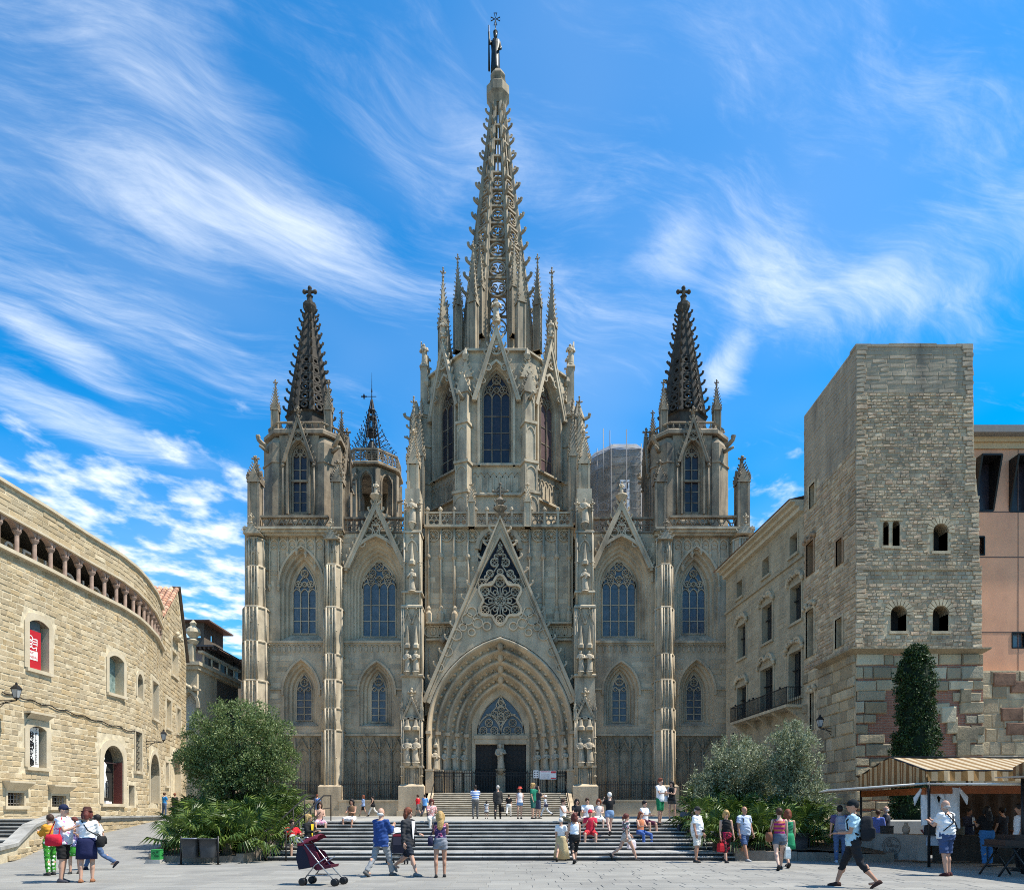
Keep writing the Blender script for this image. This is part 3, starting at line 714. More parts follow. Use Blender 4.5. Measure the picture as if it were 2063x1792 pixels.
    for p in (-55, 58):
        mb = MB(); pinn(mb, A(p), -.1, lz(1064), lz(1012), lz(974), .62, 4); mb.build('pinnacle', M['cath'], CATH)

    # ---- the great gable of the portal, pierced with tracery
    yg0, yg1 = -1.15, -.75; ax = A(3)
    G = lambda px, py: ((px-1005)*S, lz(py))
    star = []
    for i in range(48):
        a = 2*math.pi*i/48 + math.pi/2; r = 1.72 + .30*math.cos(6*(a-math.pi/2)); star.append((ax + r*math.cos(a)*1.02, lz(1217) + r*math.sin(a)*1.08))
    tri = [G(1008, 1092), G(1040, 1152), G(1060, 1190), G(1048, 1196), G(1030, 1180), G(1008, 1172), G(986, 1180), G(968, 1196), G(956, 1190), G(976, 1152)]
    out = arch(ax, A(146), lz(1475), lz(1475), lz(1287), 14)[1:-1]
    outer = [G(858, 1415), G(1008, 1052), G(1158, 1415)] + [(x, z) for x, z in reversed(out) if z > lz(1425)]
    outer = list(reversed(outer))
    mb = MB(); mb.plate(outer, [star, tri], yg0, yg1)
    mb.ribbon([G(857, 1418), G(1008, 1053), G(1159, 1418)], .30, yg0-.22, yg1+.02)
    mb.ribbon([G(869, 1405), G(1008, 1074), G(1147, 1405)], .10, yg0-.10, yg0+.05)
    mb.ribbon(star, .20, yg0-.16, yg0+.2, True)
    cg = mb.build('gable', M['cath'], CATH)
    mb = MB(); y0, y1 = yg0+.05, yg1-.1
    for k in range(6):
        a = math.pi/2 + k*math.pi/3; c = (ax+1.47*math.cos(a)*1.02, lz(1217)+1.47*math.sin(a)*1.08); quatre(mb, c[0], c[1], .36, .085, y0, y1)
        for d in (-.26, .26):
            mb.ribbon([(ax+.22*math.cos(a+d*.8), lz(1217)+.22*math.sin(a+d*.8)), (ax+.62*math.cos(a+d), lz(1217)+.65*math.sin(a+d)), (ax+1.12*math.cos(a+d*.9), lz(1217)+1.15*math.sin(a+d*.9)), (ax+1.42*math.cos(a+d*1.7), lz(1217)+1.48*math.sin(a+d*1.7))], .085, y0, y1)
        mb.ribbon([(ax+.25*math.cos(a), lz(1217)+.25*math.sin(a)), (ax+1.1*math.cos(a), lz(1217)+1.15*math.sin(a))], .07, y0, y1)
        for rr, q in ((.55, .13), (.85, .17)): mb.ribbon(ring(ax+rr*math.cos(a+.52), lz(1217)+rr*math.sin(a+.52), q, 8), .06, y0, y1, True)
    quatre(mb, ax, lz(1217), .26, .07, y0, y1)
    for px, py, r in ((997, 1141, .34), (1019, 1141, .34), (988, 1163, .30), (1028, 1163, .30), (972, 1182, .36), (1044, 1182, .36), (1008, 1160, .26), (1008, 1120, .26), (1000, 1129, .16), (1016, 1129, .16), (1008, 1108, .16), (981, 1171, .18), (1035, 1171, .18)):
        x, z = G(px, py); quatre(mb, x, z, r, .075, y0, y1)
    for sg in (-1, 1): mb.ribbon([G(1008, 1100), G(1008+sg*6, 1125), G(1008+sg*3, 1145), G(1008+sg*16, 1165), G(1008+sg*36, 1190)], .08, y0, y1)
    for px, py, r in ((952, 1240, .42), (944, 1254, .50), (964, 1262, .42), (982, 1268, .34), (1064, 1240, .42), (1072, 1254, .50), (1052, 1262, .42), (1034, 1268, .34), (922, 1285, .45), (1094, 1285, .45), (935, 1270, .3), (1081, 1270, .3), (905, 1318, .4), (1111, 1318, .4), (890, 1350, .3), (1126, 1350, .3), (952, 1280, .3), (1064, 1280, .3), (968, 1245, .22), (1048, 1245, .22)):
        x, z = G(px, py); MB().ribbon(ring(x, z, r, 14), .10, yg0-.13, yg0+.03, True).build('relief_ring', M['cath'], cg)
    mb.build('tracery', M['pale'], cg)
    a = math.atan2(lz(1052)-lz(1415), A(150)); cm = crocket_mesh(M['cath'])
    for i in range(13):
        t = (i+.6)/13.6
        for sg in (-1, 1):
            ob('crocket', cm, cg, mat4=Matrix.Translation((ax+sg*(A(150)*(1-t)+.16), yg0+.1, lerp(lz(1415), lz(1052), t))) @ Matrix.Rotation(0 if sg > 0 else math.pi, 4, 'Z') @ Matrix.Rotation(-.25, 4, 'Y') @ Matrix.Diagonal((.42,.42,.42,1)))
    mb = MB(); mb.lathe([(.12, lz(1056)), (.5, lz(1046)), (.22, lz(1043)), (.62, lz(1034)), (.25, lz(1028)), (.45, lz(1020)), (.12, lz(1012)), (.10, lz(990))], ax, yg0+.1, 8)
    for i in range(14): crk(mb, ax+.35*math.cos(i*2.4), yg0+.1+.35*math.sin(i*2.4), lz(1048)+i*.09, i*2.4, .26)
    mb.box(ax-.09, ax+.09, yg0+.02, yg0+.18, lz(1014), lz(986)); mb.box(ax-.62, ax+.62, yg0+.03, yg0+.17, lz(1002), lz(998))
    mb.ribbon(ring(ax, lz(1000), .34, 14), .07, yg0+.04, yg0+.16, True)
    for dx, dz in ((-.62,0),(.62,0),(0,.62)): mb.ball((ax+dx, yg0+.1, lz(1000)+dz), .13, 6, 4)
    mb.build('gable_cross', M['old'], CATH)

    # ---- the portal: five splayed orders
    K = 5; NS = 8; rg = []
    w0, w1 = A(146), A(57); a0, a1 = lz(1288), lz(1384); yb0, yb1 = -1.1, 2.3
    for i in range(K*NS+1):
        t = i/(K*NS); f = (i % NS)/NS
        roll = .30*math.sin(math.pi*min(f/.5, 1)) if f < .5 else -.42*math.sin(math.pi*(f-.5)/.5)
        rg.append((lerp(w0, w1, t), lerp(a0, a1, t), lerp(yb0, yb1, t)-roll))
    mb = MB(); zf = lz(1597, -1)
    mb.loft([[(x, y, z) for x, z in arch(ax, w, zf, lz(1477), za, 14)] for w, za, y in rg], smooth=True)
    # impost mouldings and the stepped plinth of the jambs
    for sg in (-1, 1):
        for i in range(0, K*NS+1-4, NS):
            w, _, y = rg[i+2]; x = ax+sg*w
            mb.cbox(x, y+.05, lz(1481), .42, .5, .28); mb.cbox(x-sg*.1, y+.1, zf, .62, .8, 1.9); mb.cbox(x-sg*.1, y+.08, zf+1.9, .72, .9, .14)
    mb.build('portal', M['cath'], CATH)
    lv = MB()
    for i in (4, 12, 20, 28):
        w, za, y = rg[i+1]; pts = arch(ax, w, lz(1477), lz(1477), za, 14)[1:-1]
        acc = 0; 
        for j in range(len(pts)-1):
            (xa, za_), (xb, zb_) = pts[j], pts[j+1]; d = math.hypot(xb-xa, zb_-za_); n = max(1, int(d/.42))
            for k in range(n):
                t = (k+.5)/n; lv.ball((lerp(xa, xb, t), y+.02, lerp(za_, zb_, t)), .17, 5, 4, 1.2, 1.3, 1)
        lv.ball((ax, y-.15, za-.15), .42, 6, 5, .8, .8, 1.1)
    lv.build('carved_leaves', M['cath'], CATH)
    for sg in (-1, 1):
        for q, i in enumerate((3, 11, 19, 27)):
            w, _, y = rg[i+2]; statue(CATH, ax+sg*(w-.25), y-.10, zf+2.05, 1.75, q, sg*-.5)
            c = MB(); c.lathe([(.24, 0), (.26, .2), (.15, .35), (.05, .8)], 0, 0, 6); c.build('canopy', M['pale'], CATH, loc=(ax+sg*(w-.25), y-.1, zf+4.0))
    # door wall: tympanum window, lintel, door leaves, middle post with a statue
    mb = MB(); yd = 2.3
    mb.plate([(ax-A(60), zf-.3), (ax+A(60), zf-.3), (ax+A(60), lz(1374)), (ax-A(60), lz(1374))],
             [arch(ax, A(50), lz(1473), lz(1472), lz(1390), 10), [(ax-A(53), zf-.2), (ax+A(53), zf-.2), (ax+A(53), lz(1494)), (ax-A(53), lz(1494))]], yd, yd+.6)
    mb.box(ax-A(56), ax+A(56), yd-.18, yd+.05, lz(1482), lz(1475)); mb.box(ax-A(54), ax+A(54), yd-.1, yd+.05, lz(1493), lz(1482.1))
    mb.box(ax-.3, ax+.3, yd-.25, yd+.3, zf-.3, lz(1494)); mb.box(ax-.42, ax+.42, yd-.38, yd, zf-.3, lz(1552)); mb.lathe([(.2, lz(1556)), (.5, lz(1549)), (.5, lz(1546))], ax-.02, yd-.45, 8)
    mb.build('wall', M['cath'], CATH)
    statue(CATH, ax-.02, yd-.5, lz(1546), 2.25, 1)
    tw = MB(); gw = A(50); zs, za = lz(1472), lz(1390); H = za-zs; ya, yc = yd+.1, yd+.28
    tw.ribbon(arch(ax, gw, zs, zs+.01, za, 10), .16, ya, yc); tw.box(ax-gw, ax+gw, ya, yc, zs-.05, zs+.12)
    for sg in (-1, 1):
        tw.ribbon(arch(ax+sg*gw/2, gw/2, zs, zs+.01, zs+H*.50, 8), .11, ya, yc)
        for s2 in (-1, 1): quatre(tw, ax+sg*gw/2+s2*gw*.23, zs+H*.10, gw*.155, .06, ya, yc)
        quatre(tw, ax+sg*gw/2, zs+H*.29, gw*.16, .06, ya, yc); quatre(tw, ax+sg*gw*.26, zs+H*.50, gw*.15, .06, ya, yc)
        tw.ribbon([(ax, zs+H*.2), (ax+sg*gw*.18, zs+H*.42), (ax+sg*gw*.45, zs+H*.52), (ax+sg*gw*.62, zs+H*.5)], .09, ya, yc)
        tw.ribbon([(ax+sg*gw*.4, zs+H*.55), (ax+sg*gw*.2, zs+H*.68), (ax, zs+H*.72)], .09, ya, yc); tw.ribbon([(ax+sg*gw*.05, zs+H*.5), (ax+sg*gw*.2, zs+H*.75), (ax, zs+H*.97)], .08, ya, yc)
    quatre(tw, ax, zs+H*.62, gw*.13, .06, ya, yc); quatre(tw, ax, zs+H*.80, gw*.11, .06, ya, yc); quatre(tw, ax, zs+H*.40, gw*.13, .06, ya, yc)
    wt = tw.build('window', M['pale'], CATH)
    MB().plate(arch(ax, gw, zs, zs+.01, za, 10), [], yd+.3, yd+.34).build('pane', M['glass'], wt)
    dm = mat('dark_door_wood', (.018,.013,.010), .55, .3, 4, bump=.3, bscale=20)
    for sg in (-1, 1):
        mb = MB(); x0, x1 = sorted((ax+sg*.32, ax+sg*A(53))); mb.box(x0, x1, yd+.35, yd+.45, zf, lz(1494))
        for i in range(5):
            for j in range(8): xa = lerp(x0, x1, (i+.12)/5); xb = lerp(x0, x1, (i+.88)/5); z0 = lerp(zf, lz(1494), (j+.12)/8); z1 = lerp(zf, lz(1494), (j+.88)/8); mb.box(xa, xb, yd+.30, yd+.36, z0, z1)
        mb.build('door', dm, CATH)
    rl = MB(); y = 1.2
    def bars(x0, x1, y, zb, zt, st=.14):
        n = max(2, int((x1-x0)/st))
        for i in range(n+1):
            x = lerp(x0, x1, i/n); rl.box(x-.02, x+.02, y, y+.04, zb, zt); rl.lathe([(.05, zt), (0.005, zt+.22)], x, y+.02, 4)
        for z in (zb+.1, zt-.35, zt-.1): rl.box(x0, x1, y-.01, y+.05, z, z+.05)
    bars(ax-A(52), ax-.3, y, zf, lz(1552)); bars(ax+.3, ax+A(52), y, zf, lz(1552))
    bars(ax-A(140), ax-A(54), -.95, zf, lz(1556)); bars(ax+A(54), ax+A(140), -.95, zf, lz(1556))
    for sg in (-1, 1): 
        q = rl.M; rl.M = Matrix.Translation((ax+sg*A(53), 0, 0)); rl.box(-.03, .03, -.95, 1.2, lz(1556), lz(1556)+.06); rl.box(-.03, .03, -.95, 1.2, zf+.1, zf+.16); rl.M = q
    rl.build('railing', M['iron'], CATH)
    # ---- flight of steps up to the portal
    sm = mat('step_stone', (.40,.36,.29), .85, .15, 1.5, bump=.3, bscale=15, dark=(.12,.11,.10), streak=.5)
    n = 11
    for i in range(n):
        z1 = TER + (zf-TER)*(i+1)/n; yy = -6.6 + i*.44
        so = MB().box(ax-A(127), ax+A(127), yy+.05, (yy+.6 if i < n-1 else 2.8), TER-.2, z1-.055).build('step', M['base'], CATH); tb = MB(); tb.add([(x, y, z) for x in (ax-A(127), ax+A(127)) for y, z in ((yy, z1-.054), (yy, z1-.035), (yy+.035, z1), (yy+.62 if i < n-1 else 2.8, z1), (yy+.62 if i < n-1 else 2.8, z1-.054))], [(0,5,6,1),(1,6,7,2),(2,7,8,3),(0,1,2,3,4),(9,8,7,6,5),(0,4,9,5)]); tb.build('tread', sm, so)  # risers in darker stone: shade under the lit nosings is in their colour
    for sg in (-1, 1):
        hr = MB(); x = ax+sg*A(127); hr.tube([(x, -6.2, TER+1.0), (x, -2.4, zf+.95)], .035, 6); hr.tube([(x, -6.2, TER), (x, -6.2, TER+1.0), (x, -6.45, TER+.9)], .03, 6); hr.tube([(x, -4.2, TER+1.0), (x, -4.2, lerp(TER, zf, .5)+1.0)], .025, 6)
        hb = MB(); hb.add([(x+sg*.05, -1.8, TER), (x+sg*.05, -6.2, TER), (x+sg*.05, -6.2, TER+.25), (x+sg*.05, -2.2, zf), (x+sg*.05, -1.8, zf), (x+sg*.5, -1.8, TER), (x+sg*.5, -6.2, TER), (x+sg*.5, -6.2, TER+.25), (x+sg*.5, -2.2, zf), (x+sg*.5, -1.8, zf)],
            [(0,1,2,3,4), (9,8,7,6,5), (1,6,7,2), (2,7,8,3), (3,8,9,4), (0,5,6,1), (0,4,9,5)]); hb.build('step_cheek', M['cath'], CATH); hr.build('handrail', M['iron'], CATH)
    # notices tied to the railing right of the door
    wp = plain('notice_white', (.75,.75,.75)); rp = plain('notice_red', (.6,.05,.06)); gp = plain('notice_grey_print', (.35,.36,.42)); bp = plain('notice_black_print', (.05,.05,.06))
    mb = MB(); z0, z1 = lz(1570), lz(1553); x0, x1 = (1086-1005)*S, (1119-1005)*S; yy = -1.12
    mb.box(x0, x1, yy-.03, yy, z0, z1); mb.cm = 1; mb.box(x0+.02+ (x1-x0)*.66, x1-.03, yy-.034, yy-.029, z1-.22, z1-.04); mb.box(x0+(x1-x0)*.66, x1-.03, yy-.034, yy-.029, z0+.04, z0+.14); mb.box(x0+.08, x0+(x1-x0)*.62, yy-.034, yy-.029, z1-.12, z1-.06)
    mb.cm = 2
    for i in range(5): mb.box(x0+.08, x0+(x1-x0)*.60, yy-.034, yy-.029, z0+.08+i*.09, z0+.12+i*.09)
    mb.build('notice_board', [wp, rp, gp], CATH)
    mb = MB(); x0, x1 = (1074-1005)*S, (1084-1005)*S; mb.box(x0, x1, yy-.03, yy, z0+.1, z1+.03); mb.cm = 1
    for i in range(3):
        for j in range(3): mb.box(x0+.06+i*.12, x0+.13+i*.12, yy-.034, yy-.029, z0+.18+j*.19, z0+.30+j*.19)
    mb.build('notice_board', [wp, bp], CATH)
    # ---- body of the church behind the front
    mb = MB(); mb.box(-A(511), -A(150), 2.2, 34, 0, lz(1076)); mb.box(A(150), A(511), 2.2, 34, 0, lz(1076)); mb.box(-A(150), A(150), 3.2, 34, 0, lz(1064)); mb.box(-A(511), -A(498), .5, 2.2, 0, lz(1076)); mb.box(A(498), A(511), .5, 2.2, 0, lz(1076)); mb.box(-A(511), A(511), .5, 2.2, lz(1076), lz(1074)); mb.box(-A(511), -A(150), .5, 2.2, 0, 3); mb.box(A(150), A(511), .5, 2.2, 0, 3)
    mb.box(-A(150), A(150), 2.95, 3.2, lz(1384), lz(1064)); mb.build('nave', M['cath'], CATH)
    tl = mat('roof_tile', (.22,.09,.06), .9, .3, 3, bump=.5, bscale=10)
    mb = MB()
    for sg in (-1, 1):
        x0, x1 = sorted((sg*A(186), sg*A(322))); mb.add([(x0, .6, lz(1074)+.3), (x1, .6, lz(1074)+.3), (x1, 6, lz(1074)+.9), (x0, 6, lz(1074)+.9)], [(0,1,2,3)])
    mb.build('roof', tl, CATH)
    # flank gargoyles and roof spouts
    mb = MB(); mb.tube([(-A(512), 3, lz(1113)), (-A(512)-1.0, 3, lz(1110))], [.18,.14], 6); mb.box(-A(513), -A(511)+.1, 1, 33, 0, lz(1110)); mb.build('gargoyle', M['old'], CATH)
build_facade()
# ------------------------------------------------------------------ central tower (octagon) and openwork spire
def octa(a): return [(a*math.cos(math.pi/8+k*math.pi/4)/math.cos(math.pi/8), a*math.sin(math.pi/8+k*math.pi/4)/math.cos(math.pi/8)) for k in range(8)]
def build_drum():
    YA = 70.0; DX = wx(1000, 63) - XC; DY = YA-YF; a = 6.7
    T0 = Matrix.Translation((DX, DY, 0))
    zf = lambda py: wz(py, YA-a)
    g = lambda nm: None
    mb = MB(); mb.M = T0
    oc = octa(a)
    hw = a*math.tan(math.pi/8)
    mb.prism(octa(a+.25), zf(1045)-1.5, zf(1002)); band(mb, octa(a+.3), zf(1002), .3, .25)
    mb.prism(octa(a+.05), zf(1002)+.3, zf(940)); band(mb, octa(a+.1), zf(940), .28, .25)
    mb.prism(octa(a-1.3), zf(938), zf(700)); mb.prism(octa(a-.2), zf(736), zf(705)); band(mb, octa(a-.1), zf(707), .3, .2)
    mb.prism(octa(a-.6), zf(705), zf(694), .9, (0, 0))
    # corner buttresses, set diagonally, with gabled heads
    for k in range(8):
        ang = math.pi/8 + k*math.pi/4; mb.M = T0 @ Matrix.Rotation(ang+math.pi/2, 4, 'Z')      # local -y points outwards
        rc = a/math.cos(math.pi/8)
        for z0, z1, w, o in ((zf(1045)-1, zf(1000), 1.35, 1.15), (zf(1000), zf(938), 1.2, .95), (zf(938), zf(858), 1.0, .8), (zf(858), zf(795), .92, .65)):
            mb.box(-w/2, w/2, -rc-o, -rc+.9, z0, z1); mb.box(-w/2-.12, w/2+.12, -rc-o-.14, -rc+.9, z1-.18, z1+.06)
            for s2 in (-1, 1):   # sunk panel edges
                mb.box(s2*w*.5, s2*w*.40, -rc-o-.07, -rc-o+.02, z0+.25, z1-.35); 
            mb.ribbon(arch(0, w*.40, z1-1.1, z1-1.05, z1-.45, 4), .12, -rc-o-.07, -rc-o+.02)
        mb.box(-.5, .5, -rc-.5, -rc+1.0, zf(795), zf(770))
        z = zf(795)
        mb.add([(-.68,-rc-.75,z),(.68,-rc-.75,z),(0,-rc-.75,z+1.7),(-.68,-rc+1,z),(.68,-rc+1,z),(0,-rc+1,z+1.7)], [(0,1,2),(0,2,5,3),(1,4,5,2),(0,3,4,1)])
        for t in (.15,.4,.65,.9):
            for s2 in (-1, 1): crk(mb, s2*.68*(1-t), -rc-.7, lerp(z, z+1.7, t), 0 if s2 > 0 else math.pi, .26)
        z = zf(762)
        mb.box(-.5, .5, -rc+.2, -rc+1.8, zf(800), z+.1)
        mb.add([(-.66,-rc-.1,z),(.66,-rc-.1,z),(0,-rc-.1,z+1.7),(-.66,-rc+1.8,z),(.66,-rc+1.8,z),(0,-rc+1.8,z+1.7)], [(0,1,2),(0,2,5,3),(1,4,5,2),(0,3,4,1)])
        for t in (.15,.4,.65,.9):
            for s2 in (-1, 1): crk(mb, s2*.66*(1-t), -rc-.1, lerp(z, z+1.7, t), 0 if s2 > 0 else math.pi, .24)
        mb.lathe([(.16, z+1.6), (.34, z+2.0), (.18, z+2.4), (.04, z+2.7)], 0, -rc-.1, 6)
        mb.tube([(0, -rc-.6, zf(812)), (0, -rc-1.5, zf(806))], [.18,.11], 5)     # spout
    d = mb.build('drum', M['pale'], CATH)
    # eight windows with open gables
    for k in range(8):
        T = T0 @ Matrix.Rotation(k*math.pi/4, 4, 'Z') @ Matrix.Translation((0, -a, 0))
        if k in (3, 4, 5): continue
        fm = MB(); fm.M = T
        fm.plate([(-hw, zf(938)), (hw, zf(938)), (hw, zf(731)), (-hw, zf(731))], [arch(0, 1.45, zf(936.5), zf(800), zf(735), 9)], 0, .5)
        fm.build('drum_wall', M['pale'], CATH)
        w = gothic_window(CATH, 0, 1.26, zf(933), zf(798), zf(743), 1.45, zf(936.5), zf(800), zf(735), 0, .6, 3, 4, M['pale'], M['glassr'] if k == 1 else M['glassd'], ns=2, hood=False, T=T, panes=False, bar=.085, mt=M['old'])
        gb = MB(); gb.M = T
        gable(gb, 0, 2.15, zf(812), zf(660), -.55, -.2, .30, 9, .34, 1.0)
        gb.ribbon(arch(0, 1.6, zf(940), zf(800), zf(730), 9), .22, -.35, .05)
        quatre(gb, 0, zf(708), .52, .12, -.45, -.25)
        quatre(gb, 0, zf(690), .22, .09, -.45, -.25, 3)
        for s2 in (-1, 1): gb.ribbon(ring(s2*.75, zf(745), .30, 10), .09, -.45, -.25, True); gb.ribbon(ring(s2*1.2, zf(772), .22, 8), .08, -.45, -.25, True)
        gb.build('gable', M['pale'], CATH)
        cb = MB(); cb.M = T
        for i in range(8):
            x = lerp(-hw*.8, hw*.8, (i+.5)/8); cb.box(x-.06, x+.06, -.14, .02, zf(990), zf(962)); cb.ribbon(arch(x, hw*.1, zf(962), zf(961), zf(952), 3), .06, -.12, .02)
        cb.build('blind_arcade', M['pale'], CATH)
        statue(CATH, *(T @ Vector((0, -.4, zf(654)))), 2.1 if k == 0 else 1.6)
    # stage under the spire
    mb = MB(); mb.M = T0; za = lambda py: wz(py, YA)
    z0, z1 = zf(700), za(640)
    mb.prism(octa(3.7), z0-1, z0+1.3, .96, (0, 0)); band(mb, octa(3.75), z0+1.2, .3, .25)
    r0, zr0, r1, zr1 = 3.15, za(650), .62, za(212)
    zb = z0+1.4; rb = 3.5
    rad = lambda z: lerp(r0, r1, (z-zr0)/(zr1-zr0)) if z > zr0 else lerp(rb, r0, (z-zb)/(zr0-zb))
    for k in range(8):
        ang = math.pi/8 + k*math.pi/4; cs, sn = math.cos(ang), math.sin(ang)
        pts = [(rad(z)*cs, rad(z)*sn, z) for z in (zb, zr0, lerp(zr0, zr1, .5), zr1)]
        mb.tube(pts, [.36, .31, .24, .18], 5, smooth=False)
        mb.tube([(p[0]*1.10, p[1]*1.10, p[2]) for p in pts], [.14, .13, .10, .08], 4, smooth=False)
    # tiers of pierced tracery in each of the eight faces
    tiers = [zb]; 
    pys = [600, 560, 521, 484, 447, 411, 374, 338, 303, 270]
    zs = [za(644)] + [za(p) for p in pys]
    for k in range(8):
        R8 = Matrix.Rotation(k*math.pi/4, 4, 'Z')
        for i in range(len(zs)-1):
            z0_, z1_ = zs[i], zs[i+1]; zm = (z0_+z1_)/2; ap = rad(zm)*math.cos(math.pi/8); wv = rad(zm)*math.sin(math.pi/8)*.88
            tilt = math.atan2((rad(z0_)-rad(z1_)), z1_-z0_)
            mb.M = T0 @ R8 @ Matrix.Translation((0, -ap, zm)) @ Matrix.Rotation(-tilt, 4, 'X')
            h = (z1_-z0_)/2
            mb.box(-wv-.15, wv+.15, -.14, .14, h-.14, h+.06)
            rr = min(wv*.85, h*.85)
            if i < 7:
                mb.ribbon(ring(0, -h*.05, rr, 12), .12, -.09, .09, True)
                for sg in (-1, 1): mb.ribbon(ring(sg*rr*.48, -h*.05-rr*.1, rr*.34, 8), .07, -.07, .07, True)
            else: mb.box(-.06, .06, -.07, .07, -h, h)
        zt0 = zs[-1]; ap = rad(zt0)*math.cos(math.pi/8); wv = rad(zt0)*math.sin(math.pi/8); ap1 = rad(zr1)*math.cos(math.pi/8); wv1 = rad(zr1)*math.sin(math.pi/8)
        mb.M = T0 @ R8
        mb.add([(-wv*.75, -ap, zt0), (-wv*.25, -ap, zt0), (-wv1*.1, -ap1, zr1), (-wv1, -ap1, zr1), (wv*.75, -ap, zt0), (wv*.25, -ap, zt0), (wv1*.1, -ap1, zr1), (wv1, -ap1, zr1)], [(0,1,2,3), (5,4,7,6)])
    mb.M = T0
    mb.lathe([(.75, za(218)), (1.05, za(205)), (1.22, za(200)), (1.22, za(183)), (.80, za(174)), (.86, za(170)), (.62, za(166)), (.80, za(158)), (.62, za(150)), (.45, za(146))], 0, 0, 8, math.pi/8)
    sp = mb.build('spire', M['spire'], CATH)
    cm = crocket_mesh(M['spire'])
    for k in range(8):
        ang = math.pi/8 + k*math.pi/4
        for i in range(13):
            z = za(lerp(610, 236, i/12)); r = rad(z)*1.10+.08; s_ = lerp(.62, .46, i/12)
            ob('crocket', cm, sp, mat4=T0 @ Matrix.Translation((r*math.cos(ang), r*math.sin(ang), z)) @ Matrix.Rotation(ang, 4, 'Z') @ Matrix.Diagonal((s_, s_, s_, 1)))
    for k in range(8):   # two rings of pinnacles
        ang = math.pi/8 + k*math.pi/4
        for rr, p0, ps, pt, w, nn in ((4.25, 705, 610, 505, .72, 9), (5.75, 765, 660, 541, .82, 9)):
            z = lambda py: wz(py, YA-2)
            pb = MB(); pb.M = T0; pinn(pb, rr*math.cos(ang), rr*math.sin(ang), z(p0), z(ps), z(pt), w, nn, ang)
            if rr < 5: pb.tube([(rr*math.cos(ang), rr*math.sin(ang), z(590)), (3*math.cos(ang), 3*math.sin(ang), z(585))], .04, 4)
            pb.build('pinnacle', M['spire'], CATH)
    for sg in (-1, 1):      # winged figures on the outer shoulders, corner turrets beside the drum
        p = Vector((DX+sg*7.1, DY-2.6, wz(735, 67))); pb = MB(); pb.box(p.x-.32, p.x+.32, p.y-.32, p.y+.32, wz(1010, 67), p.z); pb.prism([(p.x-.42,p.y-.42),(p.x+.42,p.y-.42),(p.x+.42,p.y+.42),(p.x-.42,p.y+.42)], p.z-.1, p.z+.3, .6)
        pb.tube([(p.x+sg*.2, p.y+.3, p.z+1.6), (p.x+sg*.35, p.y+.4, p.z+2.8)], [.22, .05], 5, flat=.4); pb.build('buttress', M['pale'], CATH)
        statue(CATH, p.x, p.y, p.z+.3, 2.0)
        x, y = DX+sg*7.7, DY-4.0; pb = MB(); z = wz(830, 65); hx = [(x+.55*math.cos(i*math.pi/3), y+.55*math.sin(i*math.pi/3)) for i in range(6)]; pb.prism(hx, lz(1064), z); band(pb, hx, z-.2, .25, .12)
        for q in hx: pb.tube([(q[0], q[1], lz(1064)), (q[0], q[1], z-.2)], .08, 5)
        for i in range(9): crk(pb, x+sg*.5, y-.3, lerp(lz(1000), z, i/9), 0 if sg > 0 else math.pi, .4); crk(pb, x-sg*.1, y-.55, lerp(lz(1000), z, i/9), -math.pi/2, .35)
        pb.lathe([(.62, z), (.1, z+1.6)], x, y, 6); pb.tube([(x, y-.5, wz(870, 64)), (x+sg*1.0, y-.8, wz(865, 64))], [.15,.09], 5); crk(pb, x+sg*.6, y, z, 0 if sg > 0 else math.pi, .6)
        pb.build('turret', M['spire'], CATH)
        for q, (ddx, ps, pt) in enumerate(((6.9, 935, 845), (7.6, 930, 800))):
            pb = MB(); pinn(pb, DX+sg*ddx, 1.6+q*1.2, lz(1045), wz(ps, 64), wz(pt, 64), .85, 8); pb.build('pinnacle', M['spire'], CATH)
    # bronze figure holding a cross
    T = Matrix.Translation((DX-.25, DY, za(148))) @ Matrix.Diagonal((.74, .74, .97, 1))
    mb = MB(); mb.M = T; rings_ = []
    for z, aa, bb in ((0,.62,.55),(.5,.60,.52),(1.4,.52,.45),(2.3,.50,.40),(3.0,.62,.42),(3.4,.50,.35),(3.55,.2,.2)):
        rings_.append([(aa*(1+.12*math.sin(w*4+z))*math.cos(w), bb*(1+.12*math.sin(w*4+z))*math.sin(w), z) for w in [2*math.pi*i/14 for i in range(14)]])
    mb.loft(rings_, True, True, True); mb.ball((0,-.05,3.85), .27, 8, 6, 1, 1, 1.2); mb.lathe([(.28,3.95),(.3,4.15),(.33,4.3)], 0, 0, 8)
    mb.tube([(-.5,0,3.2),(-.75,-.2,2.9),(-.9,-.1,4.2)], [.2,.17,.12], 7); mb.tube([(-.85,-.1,0.2),(-.88,-.1,2.5),(-.9,-.1,4.9)], [.16,.12,.07], 6)
    mb.tube([(.5,0,3.2),(.72,-.1,2.5),(.45,-.4,2.2)], [.2,.17,.13], 7)
    mb.tube([(.0,-.35,3.2),(.0,-.1,4.6)], .06, 6); mb.tube([(0,-.1,4.3),(0,-.1,5.4)], .05, 6)
    zc = 5.55
    for aa in range(4):
        w = aa*math.pi/2; c, s_ = math.cos(w), math.sin(w)
        mb.ribbon([(.08*c, zc+.08*s_), (.62*c-.2*s_, zc+.62*s_+.2*c), (.62*c+.2*s_, zc+.62*s_-.2*c)], .09, -.14, -.06, True)
    mb.build('crowning_figure', M['bronze'], CATH)

